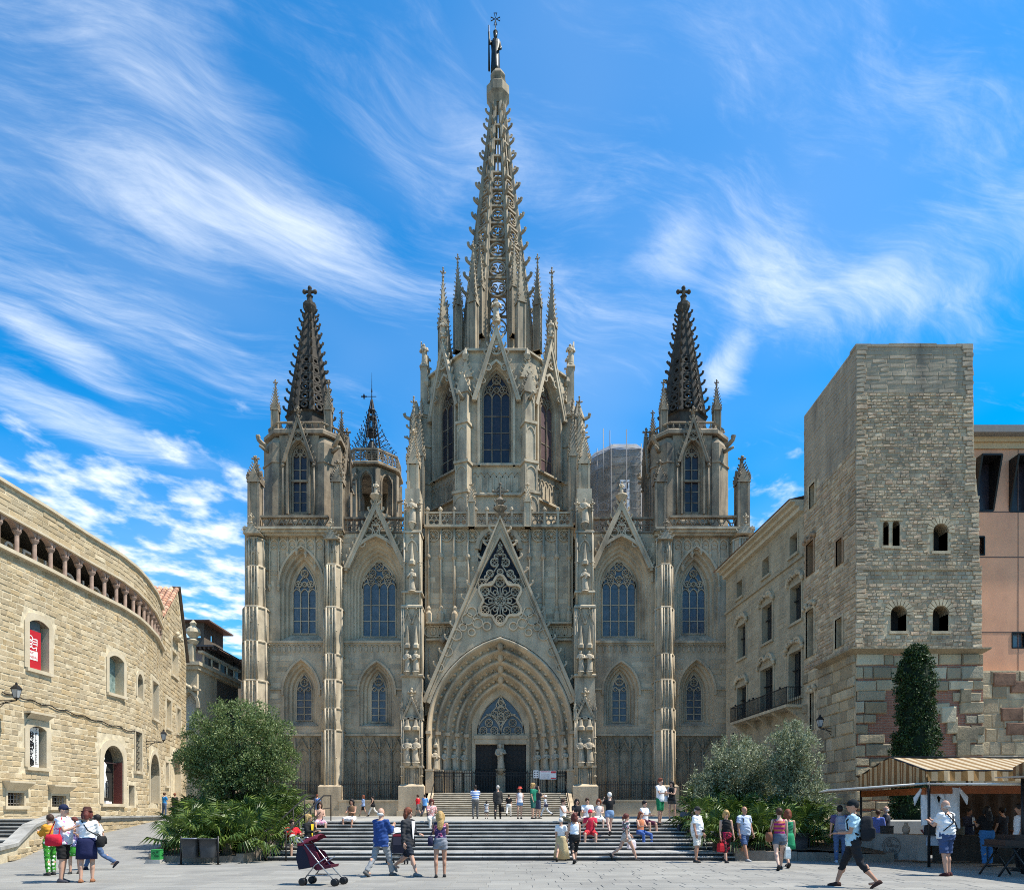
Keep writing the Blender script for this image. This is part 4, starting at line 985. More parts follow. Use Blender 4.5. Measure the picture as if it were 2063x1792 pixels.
# ------------------------------------------------------------------ the two side towers
def build_side_towers():
    for sg in (-1, 1):
        YT = 65.3; TX = (wx(624, YT) if sg < 0 else wx(1377, YT)) - XC; TY = YT-YF; h = 3.3; q = 2.05
        zf = lambda py: wz(py, YT-h)
        za = lambda py: wz(py, YT)
        T0 = Matrix.Translation((TX, TY, 0))
        oct_ = [(-q,-h),(q,-h),(h,-q),(h,q),(q,h),(-q,h),(-h,q),(-h,-q)]
        mb = MB(); mb.M = T0; zt = zf(869)
        inn = [(x*.86, y*.86) for x, y in oct_]
        mb.prism(inn, lz(1080), zt-.05); band(mb, oct_, zt-.25, .5, .28); band(mb, oct_, lz(1045), .35, .12)
        for k in range(4):       # diagonal corner piers with weathered heads
            mb.M = T0 @ Matrix.Rotation(k*math.pi/2, 4, 'Z')
            mb.prism([(q-.35, -h-.12), (q+.25, -h-.18), (h+.18, -q-.25), (h+.12, -q+.35), (q-.35, -q+.35)], lz(1070), zf(893))
            mb.prism([(q-.35, -h-.12), (q+.25, -h-.18), (h+.18, -q-.25), (h+.12, -q+.35), (q-.35, -q+.35)], zf(893), zf(878), .72, (q, -q))
            mb.prism([(q-.38, -h-.2), (q+.3, -h-.28), (h+.28, -q-.3), (h+.2, -q+.38), (q-.38, -q+.38)], zf(933), zf(930))
            mb.tube([(h-.4, -h+.4, zf(905)), (h+.35, -h-.1, zf(901))], [.2, .12], 5)
            crk(mb, h-.2, -h+.2, zf(893), -math.pi/4, .8)
        mb.M = T0; tw = mb.build('tower', M['old'], CATH)
        for k in range(4):
            if k == 2: continue
            T = T0 @ Matrix.Rotation(k*math.pi/2, 4, 'Z') @ Matrix.Translation((0, -h, 0))
            fm = MB(); fm.M = T; fm.plate([(-q+.3, lz(1060)), (q-.3, lz(1060)), (q-.3, zt-.3), (-q+.3, zt-.3)], [arch(0, .86, zf(1034), zf(925), zf(886), 8)], .02, .45)
            fm.build('tower_wall', M['old'], CATH)
            gothic_window(CATH, 0, .68, zf(1030), zf(920), zf(891), .86, zf(1034), zf(925), zf(886), .02, .45, 2, 5, M['old'], M['glassd'], ns=2, hood=False, T=T, panes=False, bar=.10)
            gb = MB(); gb.M = T; gable(gb, 0, 1.38, zf(934), zf(840), -.38, -.05, .20, 8, .26, .9); quatre(gb, 0, zf(880), .40, .09, -.3, -.1); gb.ribbon(arch(0, .98, zf(1036), zf(925), zf(884), 8), .16, -.22, .1)
            for s2 in (-1, 1):
                gb.tube([(s2*1.38, -.1, lz(1045)), (s2*1.38, -.1, zf(934))], .10, 6); gb.box(s2*1.5, s2*1.25, -.3, .05, zf(937), zf(931)); gb.ball((s2*1.38, -.25, zf(939)), .16, 6, 4)
            gb.box(-.75, .75, .2, .34, zf(968), zf(964)); gb.build('gable', M['old'], CATH)
        mb = MB(); mb.M = T0     # balustrade round the foot of the spire
        for i in range(8):
            (xa, ya), (xb, yb) = oct_[i], oct_[(i+1)%8]; l = math.hypot(xb-xa, yb-ya); n = max(3, int(l/.55))
            mb.tube([(xa*.95, ya*.95, zf(849)), (xb*.95, yb*.95, zf(849))], .12, 4, smooth=False)
            for j in range(n):
                t = (j+.5)/n; x, y = lerp(xa, xb, t)*.95, lerp(ya, yb, t)*.95; mb.tube([(x, y, zt), (x, y, zf(849))], .07, 4); 
                t2 = (j+1)/n; x2, y2 = lerp(xa, xb, t2)*.95, lerp(ya, yb, t2)*.95; mb.tube([(lerp(xa, xb, j/n)*.95, lerp(ya, yb, j/n)*.95, zt+.1), (x, y, zf(852)), (x2, y2, zt+.1)], .05, 4)
        mb.build('balustrade', M['old'], CATH)
        for (x, y) in ((-2.4,-2.4),(2.4,-2.4),(-2.4,2.4),(2.4,2.4)):
            pb = MB(); pb.M = T0; pinn(pb, x, y, zt, zf(815), zf(752), .66, 7); pb.build('pinnacle', M['old'], CATH)
        mb = MB(); mb.M = T0; z0, z1, r0, r1 = zt, za(632), 1.88, .32
        zb = za(845); rad = lambda z: lerp(r0, r1, (z-zb)/(z1-zb)) if z > zb else r0
        mb.lathe([(r0*1.08, z0), (r0*1.08, zb-.3), (r0*1.2, zb-.2), (r0*1.0, zb)], 0, 0, 8, math.pi/8)
        for k in range(8):
            ang = math.pi/8+k*math.pi/4; cs, sn = math.cos(ang), math.sin(ang)
            mb.tube([(rad(z)*cs, rad(z)*sn, z) for z in (zb-.2, lerp(zb, z1, .5), z1)], [.28,.22,.14], 5, smooth=False)
        NT = 11
        for k in range(8):
            R8 = Matrix.Rotation(k*math.pi/4, 4, 'Z')
            for i in range(NT):
                a_, b_ = lerp(zb, z1, i/NT), lerp(zb, z1, (i+1)/NT); zm = (a_+b_)/2; ap = rad(zm)*math.cos(math.pi/8); wv = rad(zm)*math.sin(math.pi/8)
                mb.M = T0 @ R8 @ Matrix.Translation((0, -ap, zm)) @ Matrix.Rotation(-math.atan2(r0-r1, z1-zb), 4, 'X'); hh = (b_-a_)/2
                if i < 6:
                    mb.box(-wv, wv, -.10, .10, hh-.12, hh+.08); mb.ribbon(ring(0, 0, min(wv, hh)*.62, 8), .16, -.08, .08, True)
                    for s2 in (-1, 1): mb.box(s2*wv, s2*wv*.62, -.07, .07, -hh, hh)
                else: mb.box(-wv, wv, -.08, .08, -hh, hh)
        mb.M = T0
        mb.lathe([(.40, z1), (.62, z1+.55), (.62, z1+.85), (.3, z1+1.0), (.22, z1+1.6)], 0, 0, 8, math.pi/8)
        zc = z1+1.5; hh = za(580)-zc
        mb.box(-.13, .13, -.13, .13, zc, zc+hh*.95); mb.lathe([(.28, zc+hh*.06), (.34, zc+hh*.14), (.16, zc+hh*.22)], 0, 0, 6); mb.box(-.5, .5, -.12, .12, zc+hh*.52, zc+hh*.70)
        for x, z in ((-.5, .61), (.5, .61), (0, .98)): mb.ball((x, 0, zc+hh*z), .21, 6, 5)
        sp = mb.build('spire', M['sooty'], CATH)
        cm = crocket_mesh(M['sooty'])
        for k in range(8):
            ang = math.pi/8+k*math.pi/4
            for i in range(12):
                z = lerp(zb+.4, z1-.1, i/11); r = rad(z)+.16; s_ = lerp(.46, .38, i/11)
                ob('crocket', cm, sp, mat4=T0 @ Matrix.Translation((r*math.cos(ang), r*math.sin(ang), z)) @ Matrix.Rotation(ang, 4, 'Z') @ Matrix.Diagonal((s_, s_, s_, 1)))

# ------------------------------------------------------------------ the two bell towers further back
def build_bell_towers():
    YB = 85.0
    z = lambda py: wz(py, YB-3)
    # left one: open arches, pierced parapet, iron cage with bells
    X = wx(749, YB)-XC; T0 = Matrix.Translation((X, YB-YF, 0)); a = 3.15
    mb = MB(); mb.M = T0; hw = a*math.tan(math.pi/8)
    mb.prism(octa(a-.9), 18, z(1040)); band(mb, octa(a+.15), z(938), .4, .35); mb.prism(octa(a-.2), z(955), z(937))
    for k in range(8):
        mb.M = T0 @ Matrix.Rotation(k*math.pi/4, 4, 'Z') @ Matrix.Translation((0, -a, 0))
        mb.plate([(-hw, 18), (hw, 18), (hw, z(940)), (-hw, z(940))], [arch(0, .62, z(1030), z(970), z(952), 7)], 0, .6)
        mb.ribbon(arch(0, .78, z(1030), z(970), z(948), 7), .14, -.12, .05)
        mb.M = T0 @ Matrix.Rotation(math.pi/8+k*math.pi/4, 4, 'Z'); r = a/math.cos(math.pi/8); mb.box(r-.25, r+.30, -.28, .28, 18, z(946)); mb.tube([(r, 0, z(1000)), (r+1.0, 0, z(998))], [.2,.12], 5)
    mb.M = T0; mb.build('bell_tower', M['old'], CATH)
    mb = MB(); mb.M = T0
    for k in range(8):
        R8 = Matrix.Rotation(k*math.pi/4, 4, 'Z'); mb.M = T0 @ R8 @ Matrix.Translation((0, -a-.15, 0)); w = (a+.15)*math.tan(math.pi/8)
        mb.box(-w, w, -.1, .1, z(909), z(905)); mb.box(-w, w, -.1, .1, z(934), z(930))
        for i in range(4):
            x = lerp(-w, w, (i+.5)/4)
            mb.ribbon(ring(x, z(914), .22, 8), .09, -.06, .06, True)
            for d in (-.16, .16): mb.ribbon(ring(x+d, z(923), .17, 8), .08, -.06, .06, True)
            mb.box(x-w/4-.05, x-w/4+.05, -.09, .09, z(930), z(909))
    mb.build('balustrade', M['old'], CATH)
    bl = MB(); bl.M = T0; zb = z(905); bl.lathe([(.9, zb+.6), (.75, zb+1.1), (.55, zb+1.9), (.3, zb+2.5), (.1, zb+2.7)], 0, 0, 12, smooth=True); bl.lathe([(.55, z(845)), (.42, z(838)), (.1, z(832))], 0, 0, 10, smooth=True)
    bl.tube([(-.9, 0, zb+.0), (.9, 0, zb+.6)], .1, 6); bl.build('bell', M['bronze'], CATH)
    ir = MB(); ir.M = T0; r = random.Random(5)
    for k in range(8):
        ang = math.pi/8+k*math.pi/4; cs, sn = math.cos(ang), math.sin(ang)
        pts = [(.45*cs+.9*(1-t)*cs, .45*sn+.9*(1-t)*sn, lerp(zb, z(805), t)) for t in (0,.25,.5,.75,1)]
        ir.tube(pts, .055, 4); ir.tube([(.42*cs, .42*sn, z(805)), (.5*cs, .5*sn, z(850)), (.38*cs, .38*sn, z(800)), (.1*cs, .1*sn, z(775))], .05, 4)
        # scrolling iron leaves that fill the flared skirt of the cage
        for i in range(12):
            t = i/12; rr = 2.95*(1-t)**1.25+.5; zz = lerp(zb+.1, z(800), t**1.2)
            ri = lerp(1.1, .42, t)
            ir.tube([(ri*cs, ri*sn, zz-.3), (lerp(ri, rr, .6)*cs, lerp(ri, rr, .6)*sn, zz), (rr*cs, rr*sn, zz+.35)], .024, 4); ir.ball((rr*cs, rr*sn, zz+.4), .085, 5, 4)
            if i < 8:
                q = ang + .28; c2, s2 = math.cos(q), math.sin(q); ir.tube([(lerp(ri, rr, .5)*cs, lerp(ri, rr, .5)*sn, zz), (lerp(ri, rr, .85)*c2, lerp(ri, rr, .85)*s2, zz+.35)], .03, 4); ir.ball((lerp(ri, rr, .85)*c2, lerp(ri, rr, .85)*s2, zz+.4), .08, 5, 4)
    for p, rr in ((850, .7), (842, .62), (815, .48), (800, .5)): ir.lathe([(rr*.9, z(p)), (rr, z(p)+.1), (rr*.9, z(p)+.2)], 0, 0, 10)
    ir.lathe([(.10, z(800)), (.05, z(760)), (.09, z(758)), (.04, z(750)), (.012, z(718))], 0, 0, 6)
    ir.box(-1.0, .55, -.03, .03, z(768)-.03, z(768)+.03); ir.ribbon([(-.95, z(768)+.35), (-.85, z(768)), (-.95, z(768)-.35), (-1.05, z(768))], .12, -.04, .04, True); ir.ribbon([(-1.3, z(768)), (-.6, z(768))], .12, -.04, .04)
    ir.build('iron_cage', M['iron'], CATH)
    # right one: wrapped in scaffolding and netting, with a hanging banner
    net = bpy.data.materials.new('scaffold_netting'); net.use_nodes = True; nt = net.node_tree; b = nt.nodes['Principled BSDF']
    b.inputs['Base Color'].default_value = (.34,.315,.28,1); b.inputs['Roughness'].default_value = .9
    tr = nt.nodes.new('ShaderNodeBsdfTransparent'); mx = nt.nodes.new('ShaderNodeMixShader'); tn = nt.nodes.new('ShaderNodeTexNoise'); tn.inputs['Scale'].default_value = .8
    mr = nt.nodes.new('ShaderNodeMapRange'); mr.inputs[1].default_value = .35; mr.inputs[2].default_value = .65; mr.inputs[3].default_value = .42; mr.inputs[4].default_value = .78
    geo = nt.nodes.new('ShaderNodeNewGeometry'); nt.links.new(geo.outputs['Position'], tn.inputs['Vector'])
    nt.links.new(tn.outputs['Fac'], mr.inputs[0]); nt.links.new(mr.outputs[0], mx.inputs[0]); nt.links.new(tr.outputs[0], mx.inputs[1]); nt.links.new(b.outputs[0], mx.inputs[2]); nt.links.new(mx.outputs[0], nt.nodes['Material Output'].inputs[0])
    X = wx(1250, YB)-XC; T0 = Matrix.Translation((X, YB-YF, 0)); a = 3.45
    mb = MB(); mb.M = T0; mb.prism(octa(a), 18, z(935)); band(mb, octa(a), z(945), .5, .35)
    for k in range(8):
        mb.M = T0 @ Matrix.Rotation(k*math.pi/4, 4, 'Z') @ Matrix.Translation((0, -a, 0)); mb.ribbon(arch(0, .7, z(1030), z(965), z(950), 6), .2, -.15, .05)
    mb.build('bell_tower', M['old'], CATH)
    mb = MB(); mb.M = T0; mb.prism([(x, y) for x, y in octa(a+.75)], 18, z(915), .97, (0, 0)); mb.prism(octa(a+.7), z(914), z(897), .8, (0, 0)); mb.build('scaffold_netting', net, CATH)
    sc = plain('scaffold_pole', (.16,.16,.165), .6, .2); mb = MB(); mb.M = T0
    for k in range(16):
        ang = k*math.pi/8; x, y = (a+1.15)*math.cos(ang), (a+1.15)*math.sin(ang); mb.tube([(x, y, 18), (x, y, z(905 if k % 3 else 880))], .05, 5)
        for p in range(915, 1050, 17): x2, y2 = (a+1.15)*math.cos(ang+math.pi/8), (a+1.15)*math.sin(ang+math.pi/8); mb.tube([(x, y, z(p)), (x2, y2, z(p))], .035, 4)
        if k % 4 == 1: mb.tube([(x, y, z(985)), ((a+1.15)*math.cos(ang+.4), (a+1.15)*math.sin(ang+.4), z(950))], .035, 4)
    mb.tube([(-2.7, -4.6, z(1030)), (-2.7, -4.6, z(878))], .05, 5); mb.tube([(-1.8, -3.6, z(1000)), (-1.8, -3.6, z(872))], .045, 5)
    mb.ribbon([(-3.3, z(1028)), (-3.2, z(1040)), (-2.2, z(1040)), (-2.1, z(1028)), (-2.7, z(1024))], .10, -4.7, -4.6, True)
    mb.build('scaffold', sc, CATH)
    bn = plain('banner_white', (.72,.72,.74)); bk = plain('banner_black', (.02,.02,.025)); mb = MB(); mb.M = T0
    mb.box(-.75, .35, -4.45, -4.40, z(1045), z(978)); bo = mb.build('banner', bn, CATH)
    for i, chv in enumerate("URSC"):
        c = bpy.data.curves.new('lettering', 'FONT'); c.body = chv; c.size = 1.25; c.extrude = .01; c.align_x = 'CENTER'; c.materials.append(bk)
        text_obj(c, bo, T0 @ Matrix.Translation((-.2, -4.47, z(998)-i*1.02)) @ Matrix.Rotation(math.pi/2, 4, 'X'))
build_drum(); build_side_towers(); build_bell_towers()
# ------------------------------------------------------------------ plaza, steps, terrace, ramp
paveL = [(.225,.213,.185),(.262,.25,.218),(.235,.222,.193),(.272,.26,.226),(.23,.222,.199)]
M['pave_o'] = mat('paving_slab_stone', (.30,.295,.28), .8, .10, 2.2, bump=.25, bscale=40, rnd='obj', rvar=.10, rcols=paveL, dark=(.16,.155,.145), streak=.6, stain_scale=.35)
M['pave_i'] = mat('paving_stone', (.30,.295,.28), .8, .10, 2.2, bump=.25, bscale=40, rnd='island', rvar=.10, rcols=paveL, dark=(.16,.155,.145), streak=.6, stain_scale=.35)
M['ground'] = mat('worn_ground', (.19,.185,.175), .85, .15, .8, bump=.3, bscale=20, dark=(.17,.165,.155), streak=.5)
M['terr'] = mat('terrace_paving', (.33,.31,.268), .8, .12, .9, bump=.2, bscale=25, dark=(.25,.24,.22), streak=.4)
M['riser'] = mat('dark_step_stone', (.048,.046,.043), .85, .3, 2.5, bump=.5, bscale=14, dark=(.035,.034,.032), streak=.7, stain_scale=1.2)  # dirty stone, with the shade below the nosings put into its colour
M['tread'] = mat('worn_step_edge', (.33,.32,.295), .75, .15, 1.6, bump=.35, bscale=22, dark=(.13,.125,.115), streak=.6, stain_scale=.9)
STEP0, NST = 22.9, 10
def step_y(i): return STEP0 + (0 if i == 0 else .36*i + (.85 if i > 1 else 0))        # front edge of step i
def step_z(i): return TER*(i+1)/NST
YTER = step_y(NST-1)
def build_ground():
    g = MB(); g.add([(-900,-60,-.02),(900,-60,-.02),(900,1500,-.02),(-900,1500,-.02)], [(0,1,2,3)]); gr = g.build('ground', M['ground'], kind='structure', label='grey paved ground of the square', cat='ground')
    pz = MB(); pz.add([(-26,6,-.012),(30,6,-.012),(30,STEP0+.1,-.012),(-26,STEP0+.1,-.012)], [(0,1,2,3)]); plaza = pz.build('plaza', M['ground'], kind='structure', label='grey stone paving slabs of the sunlit square', cat='paving')
    r = random.Random(3); L = []; y = 12.6
    while y < STEP0:
        d = r.choice((.40,.45,.5)); x = -22 - r.uniform(0, 1)
        while x < 22:
            w = r.uniform(.55, 1.05)
            if y+d < STEP0+.05 and abs((x+w/2)/(y+d/2)) < .80: L.append((x, y, w, d))
            x += w
        y += d
    L.sort(key=lambda s: -(s[2]*s[3]/(s[1]**3)) if abs(s[0]/s[1]) < .76 else 1)
    um = MB(); um.add([(-.5,-.5,0),(.5,-.5,0),(.5,.5,0),(-.5,.5,0),(-.49,-.485,1),(.49,-.485,1),(.49,.485,1),(-.49,.485,1)], [(4,5,6,7),(0,1,5,4),(1,2,6,5),(2,3,7,6),(3,0,4,7)]); ume = um.mesh('paving_slab', M['pave_o'])
    jb = MB()
    for i, (x, y, w, d) in enumerate(L):
        T = Matrix.Translation((x+w/2, y+d/2, -.011)) @ Matrix.Rotation(r.uniform(-.004,.004), 4, 'X') @ Matrix.Rotation(r.uniform(-.003,.003), 4, 'Y') @ Matrix.Diagonal((w-.009, d-.009, .011+r.uniform(-.002,.002), 1))
        if i < 300: ob('paving_slab', ume, plaza, mat4=T)
        else: put(jb, um, T)
    jb.build('paving', M['pave_i'], plaza, kind='stuff')
    t = MB(); t.box(-8.6, 60, YTER+.5, 140, -.1, TER-.01); t.box(-60, -8.6, 45, 140, -.1, TER-.014)
    ter = t.build('terrace', M['terr'], kind='structure', label='pale raised terrace in front of the cathedral', cat='terrace')
    st = empty('stairs', (0, 0, 0), kind='structure', label='wide flight of dark stone steps with pale worn edges', cat='steps')
    for i in range(NST):
        y0, z1 = step_y(i), step_z(i); z0 = step_z(i-1) if i else 0; y1 = step_y(i+1) if i < NST-1 else YTER+1.2
        x0, x1 = -8.1, 9.6-.02*i
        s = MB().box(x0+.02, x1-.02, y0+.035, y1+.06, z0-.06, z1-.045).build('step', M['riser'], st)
        # tread: separate blocks with slightly uneven noses
        xx = x0
        while xx < x1-.01:
            w = min(r.uniform(1.6, 2.8), x1-xx)
            if x1-xx-w < .6: w = x1-xx
            dz = r.uniform(-.004, .004); dy = r.uniform(-.008, .008)
            tb = MB(); a, b, c, d_, e, f = xx+.004, xx+w-.004, y0+dy, y1+.034, z1-.05, z1+dz
            tb.add([(a,c,e),(b,c,e),(b,d_,e),(a,d_,e),(a,c,f-.012),(b,c,f-.012),(a,c+.012,f),(b,c+.012,f),(b,d_,f),(a,d_,f)], [(0,3,2,1),(0,1,5,4),(4,5,7,6),(6,7,8,9),(1,2,8,7,5),(0,4,6,9,3),(2,3,9,8)])
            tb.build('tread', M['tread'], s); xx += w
    # ramp up along the museum
    rp = MB(); rz = lambda Y: max(0, (Y-21)*.052)
    P = []
    for Y in (20.5, 21, 24, 28, 33, 38, 45.2): P.append([(-26, Y, rz(Y)), (-20, Y, rz(Y)), (-14, Y, rz(Y)), (-8.4, Y, rz(Y))])
    rp.loft(P); rp.build('ramp', mat('ramp_paving', (.22,.215,.20), .8, .12, 1.5, bump=.3, bscale=25, dark=(.19,.185,.175), streak=.5), kind='structure', label='grey paved ramp climbing beside the stone museum', cat='ramp')
    # stairs beside the museum
    s2 = empty('side_stairs', (0,0,0), kind='structure', label='short stone stairs with low parapet below the museum wall', cat='steps')
    re = lambda Y: lerp(-15.9, -19.2, max(0, min(1, (Y-21.5)/7.5)))
    ys = [21.5, 21.95, 22.4, 22.85, 23.3, 25.6, 26.1, 26.6, 27.1, 27.6]
    for i, y0 in enumerate(ys):
        z1 = 1.3*(i+1)/len(ys); y1 = ys[i+1]+.1 if i < 9 else 29
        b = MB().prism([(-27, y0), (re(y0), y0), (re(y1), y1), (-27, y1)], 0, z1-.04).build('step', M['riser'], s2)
        MB().prism([(-27, y0-.03), (re(y0), y0-.03), (re(y1), y1), (-27, y1)], z1-.04, z1).build('tread', M['tread'], b)
    pw = MB(); A_ = [(21.0, .0, .42), (22.2, .0, .50), (24.6, .0, 1.05), (29, .0, 1.42)]
    for w0, w1, zz, nm in ((.0, .38, 0, 'w'),):
        rings_ = [[(re(y)+.0, y, -.1), (re(y)+.36, y, -.1), (re(y)+.36, y, z), (re(y), y, z)] for y, _, z in A_]
        pw.loft(rings_, True, False, True)
    par = pw.build('parapet', M['mus'], s2)
    cp = MB(); cp.loft([[(re(y)-.06, y, z+.001), (re(y)+.44, y, z+.001), (re(y)+.44, y, z+.11), (re(y)-.06, y, z+.11)] for y, _, z in A_], True, False, True); cp.build('coping', M['tread'], par)
    masonry(par, lambda u: (re(u)+.36, u, math.pi/2), 21.6, 28.9, .05, 1.2, .2, (.3,.6), M['mus_o'], M['mus_i'], 30, lambda a, b, z, zz: zz > lerp(.42, 1.42, max(0, (a-22)/7))-.02 or zz < rz(a), .03)
    pl = MB(); pl.prism([(-27, 28.8), (-18.3, 28.8), (-22.1, 45.5), (-27, 45.5)], -.1, 1.29); pf = pl.build('platform', M['terr'], s2)
    dl = math.hypot(3.8, 16.7)
    masonry(pf, lambda u: (lerp(-18.3, -22.1, u/dl), lerp(28.8, 45.5, u/dl), math.pi/2+math.atan2(3.8, 16.7)), 0, dl, .05, 1.2, .22, (.3,.7), M['mus_o'], M['mus_i'], 60, lambda a, b, z, zz: zz < rz(28.8+a*.97)-.05, .03)
    cp = MB(); cp.prism([(-18.4, 28.75), (-18.15, 28.75), (-21.95, 45.5), (-22.2, 45.5)], 1.29, 1.38).build('coping', M['tread'], pf)
musL = [(.42,.325,.195),(.51,.415,.27),(.44,.36,.24),(.35,.265,.16),(.55,.465,.325),(.44,.31,.155),(.47,.39,.27)]
for k_, rn in (('mus_o','obj'),('mus_i','island')):
    M[k_] = mat('museum_stone_'+('block' if rn == 'obj' else 'course'), (.43,.345,.22), .88, c2=(.53,.445,.305), scale=1.3, bump=.7, bscale=11, rnd=rn, rvar=.22, rcols=musL, dark=(.36,.265,.14), streak=.7, stain_scale=.4, bdist=.04)
M['mus'] = mat('museum_mortar', (.50,.425,.295), .9, .2, 3, bump=.5, bscale=25)
M['mustrim'] = mat('dressed_trim_stone', (.48,.40,.275), .85, c2=(.58,.50,.37), scale=1.5, bump=.35, bscale=18, dark=(.33,.26,.16), streak=.4)
M['redstone'] = mat('red_gallery_stone', (.33,.23,.18), .85, .2, 3, bump=.3, bscale=20)
build_ground()
# ------------------------------------------------------------------ the museum on the left, its wall bent in plan
def polyline(P):
    d = [0]
    for a, b in zip(P, P[1:]): d.append(d[-1]+math.hypot(b[0]-a[0], b[1]-a[1]))
    def f(u):
        u = max(0, min(d[-1]-1e-6, u))
        for i in range(len(P)-1):
            if u <= d[i+1]:
                t = (u-d[i])/(d[i+1]-d[i]); a, b = P[i], P[i+1]
                return lerp(a[0], b[0], t), lerp(a[1], b[1], t), math.atan2(b[1]-a[1], b[0]-a[0])
    return f, d[-1]
def u_of(f, total, px):
    best = None
    for i in range(4001):
        u = total*i/4000; x, y, a = f(u); e = abs(CX+F*x/y-px)
        if best is None or e < best[0]: best = (e, u, y)
    return best[1], best[2]
def cell_wall(mb, f, total, zb, zt, ops, du=1.0, thick=.0):
    """wall skin along a plan path, facing right of the path's direction, with rectangular openings (u0,u1,z0,z1)"""
    us = sorted(set([0, total] + [i*du for i in range(int(total/du)+1)] + [v for o in ops for v in o[:2]])); zs = sorted(set([zb, zt] + [v for o in ops for v in o[2:4]]))
    for i in range(len(us)-1):
        for j in range(len(zs)-1):
            a, b, c, d = us[i], us[i+1], zs[j], zs[j+1]
            if b-a < 1e-5 or d-c < 1e-5: continue
            um, zm = (a+b)/2, (c+d)/2
            if any(o[0] < um < o[1] and o[2] < zm < o[3] for o in ops): continue
            x0, y0, _ = f(a); x1, y1, _ = f(b-1e-7); mb.add([(x0,y0,c),(x1,y1,c),(x1,y1,d),(x0,y0,d)], [(0,1,2,3)])
def frame_at(f, u):
    """local frame on the wall: x along, -y outwards, z up"""
    x, y, a = f(u); return Matrix.Translation((x, y, 0)) @ Matrix.Rotation(a, 4, 'Z')
def opening(par, f, u0, u1, z0, z1, depth=.6, head='flat', trim=.18, msur=None, inner=None, sill=True, name='window', fill=None, proud=.05):
    um = (u0+u1)/2; T = frame_at(f, um); w = (u1-u0)/2; mb = MB(); mb.M = T
    if head == 'flat': ol = [(-w, z0), (w, z0), (w, z1), (-w, z1)]; prof = [(-w,z0),(-w,z1),(w,z1),(w,z0)]
    elif head == 'seg': a = arc(0, z1-w*1.6, w*1.6, 128, 52, 8); a = [(x*w/abs(a[0][0]), z) for x, z in a]; prof = [(-w,z0)]+a+[(w,z0)]
    else: a = arc(0, z1-w, w, 180, 0, 10); prof = [(-w,z0)]+a+[(w,z0)]
    # filler between the arched head and the square hole, then reveal
    if head != 'flat':
        mb.plate(([(-w, z1+.001)] + [(x, z) for x, z in prof[1:-1]] + [(w, z1+.001)])[::-1], [], -.005, depth)
    mb.loft([[(x, -.0, z) for x, z in prof], [(x, depth, z) for x, z in prof]])
    mb.add([(-w,0,z0),(w,0,z0),(w,depth,z0),(-w,depth,z0)], [(0,1,2,3)])
    if trim:
        t = trim
        k = [(x*(1+t/w), z if z <= z0+1e-6 else z) for x, z in prof]
        op = [(-w-t, z0)] + [(x*(w+t)/w, (z-z1)*1.0+z1+t*(1 if z > prof[1][1]+1e-6 or head == 'flat' else 0)) for x, z in prof[1:-1]] + [(w+t, z0)]
        n = len(prof)
        for y0 in (0,):
            vs = [(x, -proud, z) for x, z in prof] + [(x, -proud, z) for x, z in op] + [(x, .01, z) for x, z in prof] + [(x, .01, z) for x, z in op]
            fs = []
            for i in range(n-1): fs += [(i, i+1, n+i+1, n+i), (2*n+i, 2*n+i+1, i+1, i), (n+i, n+i+1, 3*n+i+1, 3*n+i)]
            mb.add(vs, fs)
    if sill: mb.box(-w-.22, w+.22, -.14, .2, z0-.16, z0-.002)
    o = mb.build(name, msur, par)
    pb = MB(); pb.M = T; pb.plate(prof, [], depth-.03, depth+.02)
    if inner: pb.build('pane', inner, o)
    if fill: fill(o, T, w, z0, z1, depth)
    return o
def lantern(loc, rz, label, out=.9):
    e = empty('wall_lantern', loc, rz, label=label, cat='street lamp', group='lanterns on the house walls'); ir = M['iron']
    b = MB(); b.tube([(0,0,-.25),(0,-out*.55,-.12),(0,-out,-.05)], .025, 5); b.tube([(0,0,-.05),(0,-out,-.05)], .022, 5); b.tube([(0,0,-.5),(0,-out*.5,-.08)], .018, 5); b.box(-.06,.06,-.02,.0,-.6,.1); b.tube([(0,-out,-.06),(0,-out,.05)], .03, 5); b.build('bracket', ir, e)
    gl = mat('lantern_glass', (.35,.36,.36), .2, .1, 3, spec=.5)
    g = MB(); g.lathe([(.10,.06),(.19,.42)], 0, -out, 4, math.pi/4); g.build('lamp_glass', gl, e)
    c = MB()
    for k in range(4):
        a = math.pi/4+k*math.pi/2; c.tube([(.105*math.cos(a), -out+.105*math.sin(a), .05), (.195*math.cos(a), -out+.195*math.sin(a), .43)], .013, 4)
    c.lathe([(.22,.42),(.23,.45),(.10,.60),(.05,.62),(.05,.68),(.01,.74)], 0, -out, 4, math.pi/4); c.lathe([(.06,.0),(.11,.05),(.10,.07)], 0, -out, 6); c.build('lamp_cap', ir, e)
    return e
